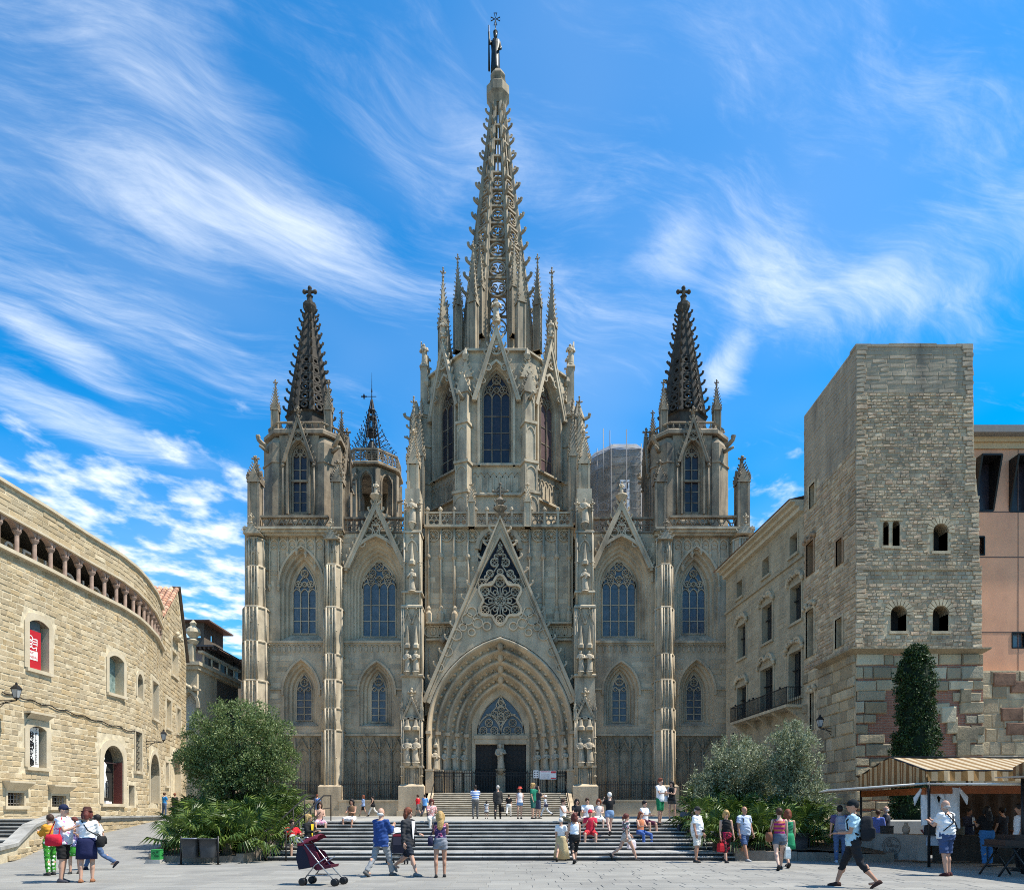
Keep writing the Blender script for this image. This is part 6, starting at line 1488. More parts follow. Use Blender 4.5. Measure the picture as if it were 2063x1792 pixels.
    b = MB(); b.box(x0+.05, redge(0)-.0, Y-.09, Y+.1, Z(1149), Z(1145)); b.build('string_course', M['bl_i'], e)
    # left flank in shade
    fl, tl = polyline([(x0, Y), (x0, Y+D)]); fl2 = lambda u: (x0, Y+u, -math.pi/2)
    def pxu(px): return x0*F/(px-CX) - Y
    so = {}
    for k, (a, b, c, d) in {'a': (1632, 1643, 975, 1020), 'b': (1626, 1640, 1092, 1157), 'c': (1686, 1698, 1086, 1137), 'd': (1625, 1641, 1228, 1322), 'e': (1684, 1698, 1245, 1303), 'f': (1633, 1642, 1395, 1470)}.items():
        u1, u0 = pxu(a), pxu(b); Ym = Y+(u0+u1)/2; so[k] = (u0, u1, wz(d, Ym), wz(c, Ym))
    mb = MB(); us = sorted(set([0, D] + [v for o in so.values() for v in o[:2]])); zs = sorted(set([-.1, Z(696)] + [v for o in so.values() for v in o[2:]]))
    for i in range(len(us)-1):
        for j in range(len(zs)-1):
            um, zm = (us[i]+us[i+1])/2, (zs[j]+zs[j+1])/2
            if any(o[0] < um < o[1] and o[2] < zm < o[3] for o in so.values()): continue
            mb.add([(x0+.0, Y+us[i], zs[j]), (x0+.0, Y+us[i+1], zs[j]), (x0, Y+us[i+1], zs[j+1]), (x0, Y+us[i], zs[j+1])], [(0,3,2,1)])
    w2 = mb.build('flank_wall', M['tw'], e)
    masonry(w2, fl2, .02, D, Z(1306), Z(900), .20, (.25, .6), M['tw_o'], M['tw_i'], 60, lambda a, b, z, zz: any(b > o[0]-.06 and a < o[1]+.06 and zz > o[2]-.08 and z < o[3]+.08 for o in so.values()), .04, .02, seed=31, hvar=.3)
    masonry(w2, fl2, .02, D, Z(900), Z(699), .24, (.5, 1.0), M['towercap'], M['towercap'], 20, lambda a, b, z, zz: any(b > o[0]-.06 and a < o[1]+.06 and zz > o[2]-.08 and z < o[3]+.08 for o in so.values()), .02, .012, seed=32, hvar=.05)
    masonry(w2, fl2, .02, D, .1, Z(1312), .62, (.7, 1.5), M['bl_o'], M['bl_i'], 40, lambda a, b, z, zz: any(b > o[0]-.06 and a < o[1]+.06 and zz > o[2]-.08 and z < o[3]+.08 for o in so.values()), .09, .03, seed=33, hvar=.15)
    rb = plain('window_surround', (.30,.19,.11))
    for k, o in so.items():
        b = MB(); u0, u1, z0, z1 = o
        b.loft([[(x0-.05, Y+u, z) for u, z in ((u0, z0), (u0, z1), (u1, z1), (u1, z0))], [(x0+.4, Y+u, z) for u, z in ((u0, z0), (u0, z1), (u1, z1), (u1, z0))]], True)
        for ua, ub, za, zb in ((u0-.14, u0, z0, z1+.14), (u1, u1+.14, z0, z1+.14), (u0, u1, z1, z1+.14)): b.box(x0-.07, x0+.02, Y+ua, Y+ub, za, zb)
        if k in 'bdf':
            for i in range(6): b.ball((x0-.1, Y+lerp(u0-.2, u1+.2, i/5), z1+.2+.15*math.sin(i*1.9)), .15, 6, 5)
        wo = b.build('window', rb if k in 'bc' else M['tw'], e); MB().box(x0+.38, x0+.42, Y+u0, Y+u1, z0, z1).build('pane', dk, wo)
    MB().box(x0+.45, X(1955), Y+.8, Y+D-.05, 0, Z(699)).build('core', M['tw'], e)
    # ledge and Roman footing with brick patches
    b = MB()
    b.add([(x0-.5, Y-.55, Z(1308)), (X(1983), Y-.55, Z(1308)), (X(1983), Y+.4, Z(1308)), (x0-.5, Y+4, Z(1308)), (x0-.5, Y-.55, Z(1311)), (X(1983), Y-.55, Z(1311)), (X(1975), Y-.1, Z(1318)), (x0-.05, Y-.1, Z(1318)), (x0-.05, Y+4, Z(1318)), (x0-.5, Y+4, Z(1311)), (x0, Y-.1, Z(1305)), (X(1976), Y-.1, Z(1305)), (x0, Y+4, Z(1305))],
          [(0,1,11,10),(0,10,12,3),(0,4,5,1),(4,7,6,5),(0,3,9,4),(4,9,8,7),(1,5,6,11)]); b.build('ledge', M['bl_i'], e)
    fb = MB(); fb.box(X(1727), X(1979), Y-.05, Y+.8, -.1, Z(1312)); fw = fb.build('footing_wall', M['brick'], e)
    def bsk(a, b, z, zz):
        xa, xb, zm = CX+F*a/Y, CX+F*b/Y, CY-(z+zz-3.2)/2*F/Y
        xm = (xa+xb)/2
        if zm < 1402: return False
        if zm > 1520 and xm < 1800: return False
        lim = 1766 + 14*math.sin(zm*.11)
        return random.Random(int(a*37)+int(z*91)).random() > .16 and lim < xm < 1926+10*math.sin(zm*.2+1)
    masonry(fw, lambda u: (u, Y-.05, 0), X(1722), X(1979), .1, Z(1313), .58, (.4, 1.5), M['bl_o'], M['bl_i'], 90, bsk, .10, .035, seed=41, hvar=.25)
    for (px, py, w_, h_) in ((1941, 1402, .55, .75), (1894+14, 1440, .75, .85), (1915, 1462, .55, .85), (1944, 1478, 1.15, .7), (1937, 1505, .65, .95)):
        T = Matrix.Translation((X(px), Y-.05, Z(py))) @ Matrix.Diagonal((w_, .16, h_, 1)); 
        key = (M['bl_o'].name, int(px) % 7)
        if key not in _unit_me: _unit_me[key] = unit_stone(M['bl_o'], int(px) % 7).mesh('stone', M['bl_o'])
        ob('stone', _unit_me[key], fw, mat4=T)
    x = x0; lantern((x-.02, Y+2.6, wz(1465, Y+2.6)), -math.pi/2, 'black iron lantern on the shaded flank of the square tower', .7)

def build_palace():
    P0, P1 = (17.8, 42.35), (16.95, 55.0); e = empty('palace', (0,0,0), label='shaded stone palace with carved windows and long iron balcony between tower and cathedral', cat='building')
    L = math.hypot(P1[0]-P0[0], P1[1]-P0[1]); ang = math.atan2(P0[1]-P1[1], P0[0]-P1[0])      # path runs from the far end to the near end, facing left
    f = lambda u: (lerp(P1[0], P0[0], u/L), lerp(P1[1], P0[1], u/L), ang)
    def U(px):
        lo, hi = 0, L
        for _ in range(50):
            m = (lo+hi)/2; x, y, _a = f(m)
            if CX+F*x/y < px: lo = m
            else: hi = m
        return lo, f(lo)[1]
    def bx(a, b, c, d): ua, Ya = U(a); ub, Yb = U(b); Y = (Ya+Yb)/2; return (ua, ub, wz(d, Y), wz(c, Y))
    ops = [bx(1485, 1496, 1170, 1203), bx(1537, 1550, 1124, 1160), bx(1592, 1607, 1077, 1117)]
    big = [bx(1487, 1503, 1258, 1325), bx(1536, 1556, 1218, 1293), bx(1593, 1615, 1178, 1252), bx(1486, 1504, 1382, 1450), bx(1533, 1558, 1345, 1437), bx(1590, 1615, 1312, 1405)]
    lowr = [bx(1500, 1512, 1500, 1560)]
    zt = wz(1155, 54.5)
    mb = MB(); cell_wall(mb, f, L, 0, zt, ops+big+lowr, 4); w = mb.build('wall', M['pal_i'], e)
    allo = ops+big
    masonry(w, f, 0, L, 2.5, zt-.5, .34, (.6, 1.2), M['pal_o'], M['pal_i'], 150, lambda a, b, z, zz: any(b > o[0]-.22 and a < o[1]+.22 and zz > o[2]-.22 and z < o[3]+.3 for o in allo), .018, .014, seed=51, hvar=.08)
    dk = plain('palace_glass', (.02,.022,.024), .25, spec=.5); sur = M['tw']
    def cross(o, T, w, z0, z1, dp):
        b = MB(); b.M = T; b.box(-.04, .04, .22, .3, z0, z1); b.box(-w, w, .22, .3, lerp(z0, z1, .62), lerp(z0, z1, .62)+.06); b.build('window_frame', M['iron'], o)
    def carved(o, T, w, z0, z1, dp):
        cross(o, T, w, z0, z1, dp); b = MB(); b.M = T; r = random.Random(int(z0*100))
        b.ribbon(arch(0, w+.25, z1+.1, z1+.15, z1+.55, 5), .16, -.22, .02)
        for i in range(12): a = math.pi*i/11; b.ball(((w+.3)*math.cos(a), -.14, z1+.12+.5*math.sin(a)+r.uniform(-.06,.06)), r.uniform(.09,.16), 6, 5)
        b.build('carved_hood', sur, o)
    for o in ops: opening(e, f, *o, .4, 'flat', .12, M['pal_i'], dk, True, 'window')
    for i, o in enumerate(big): opening(e, f, *o, .4, 'flat', .2, M['pal_i'], dk, True, 'window', carved)
    for o in lowr: opening(e, f, *o, .4, 'flat', .2, M['pal_i'], dk, True, 'window', cross)
    b = MB(); T = frame_at(f, 0); b.M = T; zs = wz(1226, 57.0)
    b.box(0, L, -.55, .4, zt, zt+.22); b.box(0, L, -.30, .4, zt-.3, zt-.01); b.box(0, L, -.85, .4, zt+.22, zt+.36); b.build('cornice', M['mustrim'], e)
    b = MB(); b.M = T; z = lerp(ops[0][2], big[2][3], .45); b.box(0, L, -.14, .02, ops[0][2]-.55, ops[0][2]-.38); b.build('string_course', M['pal_i'], e)
    b = MB(); b.M = T; b.add([(-.5,-.95,zt+.36),(L,-.95,zt+.36),(L,7,zt+2.4),(-.5,7,zt+2.4)], [(0,1,2,3)]); b.build('roof', plain('palace_roof_tile', (.24,.13,.09)), e)
    b = MB(); b.M = T; b.box(0.02, L-.02, .45, 12, 0, zt); b.build('core', M['pal_i'], e)
    # long balcony
    ua, ub = U(1499)[0], U(1617)[0]; zb = big[3][2]-.25
    b = MB(); b.M = T; b.box(ua, ub, -1.05, 0, zb-.18, zb); 
    for i in range(5): x = lerp(ua+.3, ub-.3, i/4); b.add([(x-.1,-.9,zb-.18),(x+.1,-.9,zb-.18),(x+.1,0,zb-.18),(x-.1,0,zb-.18),(x-.1,0,zb-.9),(x+.1,0,zb-.9)], [(0,1,5,4),(0,4,3),(1,2,5),(3,4,5,2)])
    bo = b.build('balcony', M['tw'], e)
    b = MB(); b.M = T; n = int((ub-ua)/.13)
    for i in range(n+1): x = lerp(ua, ub, i/n); b.box(x-.012, x+.012, -1.03, -1.006, zb, zb+1.05)
    for y0 in (-1.04,): b.box(ua, ub, y0, y0+.045, zb+1.04, zb+1.09); b.box(ua, ub, y0, y0+.04, zb+.06, zb+.10)
    for x in (ua, ub): b.box(x-.02, x+.02, -1.03, 0, zb+1.04, zb+1.09)
    for j in range(8):
        for x in (ua, ub): b.box(x-.012, x+.012, -1.0+j*.12, -.976+j*.12, zb, zb+1.05)
    for t in (.1, .38, .45, .9): b.ball(tuple((lerp(ua, ub, t), -1.02, zb+1.14)), .07, 8, 6)
    b.build('railing', M['iron'], bo)
    b = MB(); b.M = T; x = lerp(ua, ub, .12); b.tube([(x, -.05, zb-1.4), (x-.3, -.7, zb-1.1), (x-.5, -1.0, zb-.9)], .03, 5); b.ball((x-.5, -1.0, zb-.9), .12, 6, 5); b.build('wall_bracket', M['iron'], e)

def build_pink():
    Y = 39.5; X = lambda px: wx(px, Y); Z = lambda py: wz(py, Y); e = empty('pink_building', (0,0,0), label='salmon pink plastered building with black angled windows at the picture edge', cat='building')
    x0, x1 = X(1950), X(1950)+16; zb = Z(1350); ops = [(X(1962), X(2001), Z(1028), Z(928)), (X(2034), X(2075), Z(1030), Z(928)), (X(1970), X(1983), Z(1118), Z(1080)), (X(2039), X(2066), Z(1305), Z(1273))]
    mb = MB(); mb.plate([(x0, zb), (x1, zb), (x1, Z(905)), (x0, Z(905))], [[(a, c), (b, c), (b, d), (a, d)] for a, b, c, d in ops], Y, Y+.4); mb.build('wall', M['pink'], e)
    MB().box(x0, x1, Y+.42, Y+10, 0, Z(892)).build('core', M['void'], e)
    b = MB(); b.box(x0-.3, x1, Y-.75, Y+10, Z(884), Z(870)); b.build('roof', plain('roof_slab', (.20,.19,.18)), e); b = MB(); b.box(x0, x1, Y-.10, Y+.4, Z(905), Z(893)); b.box(x0, x1, Y-.25, Y+.4, Z(893), Z(884.1)); b.build('cornice', plain('ochre_cornice', (.52,.38,.22)), e)
    b = MB()
    for z in (Z(1031), Z(1122), Z(1273)): b.box(x0, x1, Y-.012, Y+.02, z-.03, z+.03)
    for x in (X(2051), X(2052)+6): b.box(x-.02, x+.02, Y-.010, Y+.02, zb, Z(905))
    b.build('panel_joint', plain('joint_brown', (.13,.075,.055)), e)
    dk = plain('black_window_frame', (.012,.012,.013), .35, .2); gl = plain('blue_grey_glass', (.12,.17,.22), .12, spec=.6)
    for i, (a, b_, c, d) in enumerate(ops):
        b = MB()
        if i < 2:      # hood that leans out of the wall
            for xs in (a, b_): b.add([(xs-.05, Y+.3, c), (xs-.05, Y-.02, c), (xs-.05, Y-.75, d), (xs-.05, Y+.3, d), (xs+.05, Y+.3, c), (xs+.05, Y-.02, c), (xs+.05, Y-.75, d), (xs+.05, Y+.3, d)], [(0,3,2,1),(4,5,6,7),(0,1,5,4),(1,2,6,5),(2,3,7,6),(3,0,4,7)])
            b.box(a, b_, Y-.76, Y+.3, d-.05, d+.05); b.box(a, b_, Y-.03, Y+.3, c-.05, c+.03)
        else: b.box(a-.03, a+.04, Y-.03, Y+.2, c, d); b.box(b_-.04, b_+.03, Y-.03, Y+.2, c, d); b.box(a, b_, Y-.03, Y+.2, d-.05, d+.02); b.box(a, b_, Y-.03, Y+.2, c-.02, c+.05)
        o = b.build('window', dk, e); MB().box(a, b_, Y+.30, Y+.34, c, d).build('pane', gl if i == 3 else M['glassd'], o)
    # old wall under it
    w = empty('roman_wall', (0,0,0), label='low wall of mixed Roman blocks under the pink building', cat='wall'); Yw = Y-.9
    m = MB().box(wx(1977, Yw), wx(1977, Yw)+16, Yw, Yw+1.2, -.1, wz(1350, Yw)).build('wall', M['tw'], w)
    dkr = mat('dark_red_patch', (.15,.085,.055), .9, .3, 2, bump=.6, bscale=10, rnd='obj', rvar=.3)
    masonry(m, lambda u: (u, Yw, 0), wx(1978, Yw), wx(1978, Yw)+14, .1, wz(1351, Yw), .78, (.6, 1.7), M['bl_o'], M['bl_i'], 60, lambda a, b, z, zz: random.Random(int(a*31+z*7)).random() < .12, .05, .025, seed=61, hvar=.1)
    for (a, b, c, d) in ((2000, 2045, 1355, 1382), (2035, 2075, 1372, 1395), (2015, 2060, 1425, 1452), (2025, 2070, 1455, 1480)):
        T = Matrix.Translation((wx((a+b)/2, Yw), Yw-.01, wz((c+d)/2, Yw))) @ Matrix.Diagonal(((b-a)*Yw/F, .10, (d-c)*Yw/F, 1)); key = (dkr.name, a % 7)
        if key not in _unit_me: _unit_me[key] = unit_stone(dkr, a % 7).mesh('stone', dkr)
        ob('stone', _unit_me[key], m, mat4=T)
build_tower(); build_palace(); build_pink()
# ------------------------------------------------------------------ planting
def leaf_mat(name, c1, c2, c3, trans=.25, rough=.55):
    m = bpy.data.materials.new(name); m.use_nodes = True; nt = m.node_tree; N = nt.nodes; L = nt.links; b = N['Principled BSDF']
    geo = N.new('ShaderNodeNewGeometry'); cr = N.new('ShaderNodeValToRGB'); el = cr.color_ramp.elements; el[0].color = (*c1, 1); el[1].color = (*c3, 1); e = el.new(.5); e.color = (*c2, 1)
    L.new(geo.outputs['Random Per Island'], cr.inputs[0]); L.new(cr.outputs[0], b.inputs['Base Color']); b.inputs['Roughness'].default_value = rough; b.inputs['Specular IOR Level'].default_value = .4
    t = N.new('ShaderNodeBsdfTranslucent'); L.new(cr.outputs[0], t.inputs[0]); mx = N.new('ShaderNodeMixShader'); mx.inputs[0].default_value = trans; L.new(b.outputs[0], mx.inputs[1]); L.new(t.outputs[0], mx.inputs[2]); L.new(mx.outputs[0], N['Material Output'].inputs[0])
    return m
M['olive'] = leaf_mat('olive_leaf', (.05,.09,.02), (.125,.18,.05), (.25,.29,.12))
M['olive2'] = leaf_mat('silvery_olive_leaf', (.09,.11,.05), (.23,.26,.14), (.42,.44,.30))
M['palm'] = leaf_mat('palm_leaf', (.035,.07,.010), (.085,.14,.020), (.19,.235,.05), .2, .42)
M['cyp'] = leaf_mat('cypress_leaf', (.008,.022,.005), (.018,.044,.007), (.045,.085,.015), .15)
M['bark'] = mat('bark', (.10,.075,.052), .95, .3, 6, bump=.8, bscale=25)
M['soil'] = mat('dry_soil', (.12,.085,.055), .95, .3, 3, bump=.8, bscale=18)
def leaves(mb, r, c, n, spread, ll, lw):
    for _ in range(n):
        p = Vector(c) + Vector((r.gauss(0, spread), r.gauss(0, spread), r.gauss(0, spread*.85)))
        d = Vector((r.gauss(0,1), r.gauss(0,1), r.gauss(.35,.8))).normalized(); s = d.orthogonal().normalized(); s = Matrix.Rotation(r.uniform(0, 6.28), 3, d) @ s
        l = ll*r.uniform(.6, 1.3); w = lw*r.uniform(.7, 1.2); n_ = len(mb.v)
        mb.v += [tuple(p), tuple(p+d*l*.5+s*w), tuple(p+d*l), tuple(p+d*l*.5-s*w)]; mb.f.append((n_, n_+1, n_+2, n_+3)); mb.m.append(0); mb.sm.append(False)
def olive(name, base, lobes, m, label, seed, nl=60, per=90, limbs=7):
    r = random.Random(seed); e = empty(name, base, label=label, cat='tree', group='olive trees in the planted beds')
    cr = MB(); ctr = []
    for (cx, cy, cz, rx, ry, rz, k) in lobes:
        for _ in range(int(nl*k)):       # tufts: leaves crowd the outer shell of many small sub-crowns
            v = Vector((r.gauss(0,1), r.gauss(0,1), r.gauss(.1,1))).normalized()*r.uniform(.45, 1.02)
            c = Vector((cx+v.x*rx, cy+v.y*ry, cz+v.z*rz)); ctr.append(tuple(c)); q = r.uniform(.20, .40)
            for _ in range(per):
                d = Vector((r.gauss(0,1), r.gauss(0,1), r.gauss(.45,1))).normalized(); p = c + d*q*r.uniform(.55, 1.1); d = (d + Vector((r.gauss(0,.5), r.gauss(0,.5), r.gauss(.3,.5)))).normalized()
                s = Matrix.Rotation(r.uniform(0, 6.28), 3, d) @ d.orthogonal().normalized(); l = r.uniform(.08, .15); w = r.uniform(.016, .026); n_ = len(cr.v)
                cr.v += [tuple(p), tuple(p+d*l*.5+s*w), tuple(p+d*l), tuple(p+d*l*.5-s*w)]; cr.f.append((n_, n_+1, n_+2, n_+3)); cr.m.append(0); cr.sm.append(False)
        for _ in range(int(nl*k*.5)):      # shoots that stick out
            a = r.uniform(0, 6.28); q = r.uniform(.1, .98); p = Vector((cx+rx*q*math.cos(a), cy+ry*q*math.sin(a), cz+rz*math.sqrt(1-q*q)+.1))
            for s in range(5): leaves(cr, r, p+Vector((0,0,s*.08)), 8, .045, .11, .018)
    cr.build('crown', m, e)
    tr = MB(); z0 = min(l[2]-l[5] for l in lobes); x0 = sum(l[0] for l in lobes)/len(lobes); y0 = sum(l[1] for l in lobes)/len(lobes)
    tr.tube([(0,0,-.3), (.05,0,.4), (x0*.3-.04,0,z0*.7+.2), (x0*.6,y0*.4,z0+.5)], [.20,.15,.13,.10], 8)
    for i in range(limbs):
        p = r.choice(ctr); tr.tube([(x0*.3, 0, z0*.7+.1*i*.3), (lerp(x0*.5, p[0], .5)+r.uniform(-.1,.1), lerp(0, p[1], .5), lerp(z0, p[2], .55)), p], [.075,.05,.015], 6)
    tr.build('trunk', M['bark'], e); return e
_fr = []
for k in range(4):
    r_ = random.Random(40+k); mb = MB(); L_ = .62; bend = (.12, .22, .05, .3)[k]
    mb.tube([(0,0,0), (0,.30,L_*.35*.2), (0,L_,.02-bend*.1)], [.016,.011,.009], 4)
    nb = 19
    for i in range(nb):
        a = math.radians(lerp(-128, 128, i/(nb-1)))+r_.uniform(-.03,.03); ln = .46*(1-.28*abs(a)/2.2)*r_.uniform(.88, 1.08); dr = -.10-bend*.35
        c, s = math.cos(a), math.sin(a); w = .026
        d = Vector((s, c, 0)); q = Vector((c, -s, 0)); o = Vector((0, L_, 0)); lift = .10*(1-abs(a)/2.3)
        p1 = o+d*ln*.55+Vector((0,0,lift)); p2 = o+d*ln+Vector((0,0,lift+dr*r_.uniform(.5,1.6)))
        n_ = len(mb.v); mb.v += [tuple(o), tuple(p1+q*w+Vector((0,0,.018))), tuple(p1), tuple(p1-q*w+Vector((0,0,.018))), tuple(p2)]
        for f in ((0,2,1),(0,3,2),(1,2,4),(2,3,4)): mb.f.append(tuple(n_+x for x in f)); mb.m.append(0); mb.sm.append(False)
    _fr.append(mb.mesh('frond', M['palm']))
def fan_palm(loc, size, n, label, seed, dirs=None):
    r = random.Random(seed); e = empty('fan_palm', loc, label=label, cat='palm', group='low fan palms in the planted beds')
    st = MB(); st.lathe([(.16,-.25),(.17,.1),(.13,.35),(.05,.5)], 0, 0, 8); st.build('trunk', M['bark'], e)
    for i in range(n):
        az = i*2.399+r.uniform(-.3,.3); t = (i+.5)/n; inc = math.radians(lerp(74, -8, t**.85)+r.uniform(-9, 9)); s = size*r.uniform(.8, 1.2)*lerp(.85, 1.12, t)
        m4 = Matrix.Translation((0,0,.30+.12*(1-t))) @ Matrix.Rotation(az, 4, 'Z') @ Matrix.Rotation(inc, 4, 'X') @ Matrix.Rotation(r.uniform(-.5,.5), 4, 'Y') @ Matrix.Diagonal((s, s*1.15, s, 1))
        ob('frond', r.choice(_fr), e, mat4=m4)
    return e
def bed_z(y, y0): return .12 + max(0, (y-y0))*.16
def build_planting():
    kerb = mat('kerb_stone', (.20,.165,.13), .9, .2, 3, bump=.5, bscale=15)
    for nm, poly, lab in (('planted_bed', [(-11.3,21.6),(-8.35,21.6),(-8.35,30.4),(-13.4,30.4)], 'raised planting bed with stone kerb left of the big steps'), ('planted_bed', [(7.35,22.9),(12.2,22.2),(14.2,31),(8.6,31)], 'raised planting bed with stone kerb right of the big steps')):
        e = empty(nm, (0,0,0), label=lab, cat='planting bed', group='planting beds beside the steps'); n = len(poly); y0 = min(p[1] for p in poly)
        s = MB(); s.loft([[(lerp(poly[0][0], poly[3][0], t)+.12, lerp(poly[0][1], poly[3][1], t)+.1, bed_z(lerp(poly[0][1], poly[3][1], t), y0)), ((lerp(poly[0][0], poly[3][0], t)+lerp(poly[1][0], poly[2][0], t))/2, lerp(poly[0][1], poly[3][1], t)+.1, bed_z(lerp(poly[0][1], poly[3][1], t), y0)+.12), (lerp(poly[1][0], poly[2][0], t)-.12, lerp(poly[1][1], poly[2][1], t)+.1, bed_z(lerp(poly[0][1], poly[3][1], t), y0))] for t in (0,.25,.5,.75,1)]); s.build('soil', M['soil'], e)
        for i in range(n):
            a, b = poly[i], poly[(i+1) % n]
            if i == 2: continue
            l = math.hypot(b[0]-a[0], b[1]-a[1]); k = max(1, int(l/.9)); dx, dy = (b[0]-a[0])/l, (b[1]-a[1])/l
            for j in range(k):
                p, q = (a[0]+dx*(l*j/k+.005), a[1]+dy*(l*j/k+.005)), (a[0]+dx*(l*(j+1)/k-.005), a[1]+dy*(l*(j+1)/k-.005)); zz = bed_z((p[1]+q[1])/2, y0)+.10
                MB().prism([p, q, (q[0]-dy*.22, q[1]+dx*.22), (p[0]-dy*.22, p[1]+dx*.22)], -.1, zz).build('kerb', kerb, e)
    olive('olive_tree', (wx(470, 26), 26, .8), [(.25,0,3.15,2.05,1.6,1.45,1.15), (-.95,0,2.55,1.15,1.1,1.2,.55), (1.25,.1,2.5,1.05,1.0,1.2,.55), (.3,-.2,1.75,1.3,1.1,1.0,.55)], M['olive'], 'big round olive tree above the palms left of the steps', 3, 95, 170, 12)
    olive('olive_tree', (wx(1492, 28), 28, .9), [(-.1,0,2.25,1.4,1.1,1.1,.85), (-1.15,0,1.5,.9,.8,.8,.45), (.7,0,1.5,.7,.8,.9,.4)], M['olive2'], 'silvery olive tree with a low crown right of the steps', 5, 70, 150, 8)
    olive('olive_tree', (wx(1590, 26.5), 26.5, .8), [(.1,0,2.65,.95,.9,1.2,.85), (.25,0,1.4,1.1,.9,.95,.6)], M['olive2'], 'taller silvery olive tree nearest to the market stall', 6, 70, 150, 8)
    r = random.Random(9)
    L = []
    LP = [(345, 22.9, 1.25), (395, 22.4, 1.3), (450, 22.2, 1.2), (505, 22.5, 1.25), (545, 23.4, 1.15), (375, 24.6, 1.35), (440, 24.4, 1.3), (500, 24.4, 1.35), (560, 25.0, 1.25), (590, 26.6, 1.3), (415, 27.0, 1.4), (540, 27.2, 1.4), (600, 28.6, 1.4), (480, 26.2, 1.3), (340, 26.0, 1.2)]
    RP = [(1425, 24.0, 1.2), (1475, 23.7, 1.25), (1530, 23.9, 1.3), (1590, 24.0, 1.3), (1645, 24.4, 1.3), (1405, 26.2, 1.35), (1460, 26.4, 1.35), (1520, 26.0, 1.35), (1575, 26.3, 1.4), (1630, 26.6, 1.4), (1395, 28.6, 1.45), (1440, 28.9, 1.4), (1500, 28.4, 1.4), (1655, 27.6, 1.3), (1560, 28.4, 1.3)]
    names_l = ['at the ramp end of the front row', 'second in the front row, above the litter bins', 'third in the front row, right of the litter bins', 'fourth in the front row', 'at the front corner by the guitarist', 'in the second row beside the ramp', 'in the second row under the olive', 'in the second row right of the olive trunk', 'in the second row by the handrail', 'beside the upper handrail posts', 'behind the olive trunk', 'rearmost under the right side of the olive crown', 'rearmost at the head of the handrail', 'in front of the olive trunk', 'rear one overhanging the ramp']
    names_r = ['at the step edge behind the man in white', 'behind the blonde woman in black', 'behind the bald man with backpack', 'left of the lone litter bin', 'right of the lone litter bin near the stall', 'second row, over the seated people', 'second row under the low olive', 'second row between the olives', 'second row under the taller olive', 'second row right of the taller olive', 'rearmost at the terrace edge', 'rearmost, second from the terrace edge', 'rear one behind the low olive', 'rear one nearest the stone tower', 'rear one behind the taller olive']
    for i, ((px, Y, s), nm) in enumerate(zip(LP, names_l)): fan_palm((wx(475+(px-475)*.70, Y), Y, bed_z(Y, 21.6)), s*.86, 24, 'fan palm in the left bed, '+nm, 100+i)
    for i, ((px, Y, s), nm) in enumerate(zip(RP, names_r)): fan_palm((wx(1535+(px-1535)*.82, Y), Y, bed_z(Y, 22.4)), s*.86, 24, 'fan palm in the right bed, '+nm, 200+i)
    # cypress by the tower
    Y = 33.2; x = wx(1845, Y); zt = wz(1297, Y); e = empty('cypress', (x, Y, 0), label='dark clipped column of cypress in front of the stone tower', cat='tree'); rr = random.Random(8)
    prof = lambda t: 1.14*(1-.42*t)*(1+.05*math.sin(t*17))*(1-max(0, (t-.80)/.20)**2.2)**.5 * (1-.25*max(0, .12-t)/.12)
    core = MB(); core.loft([[(prof(t)*.80*math.cos(a)*(1+.1*math.sin(5*a+t*20)), prof(t)*.80*math.sin(a)*(1+.1*math.sin(5*a+t*20)), .5+t*(zt-.6)) for a in [2*math.pi*i/16 for i in range(16)]] for t in [i/20*.985 for i in range(21)]], True, True, True); core.build('inner_foliage', plain('dark_inner_leaf', (.008,.018,.006), .9), e)
    cm = MB()
    for i in range(900):
        t = rr.random(); a = rr.uniform(0, 6.283); q = prof(t)*rr.uniform(.84, 1.06)*(1+.06*math.sin(7*a+t*25)); leaves(cm, rr, (q*math.cos(a), q*math.sin(a), .5+t*(zt-.55)), 34, .075, .11, .034)
    cm.build('crown', M['cyp'], e); MB().tube([(0,0,-.1),(0,0,1.0)], .14, 8).build('trunk', M['bark'], e)
build_planting()
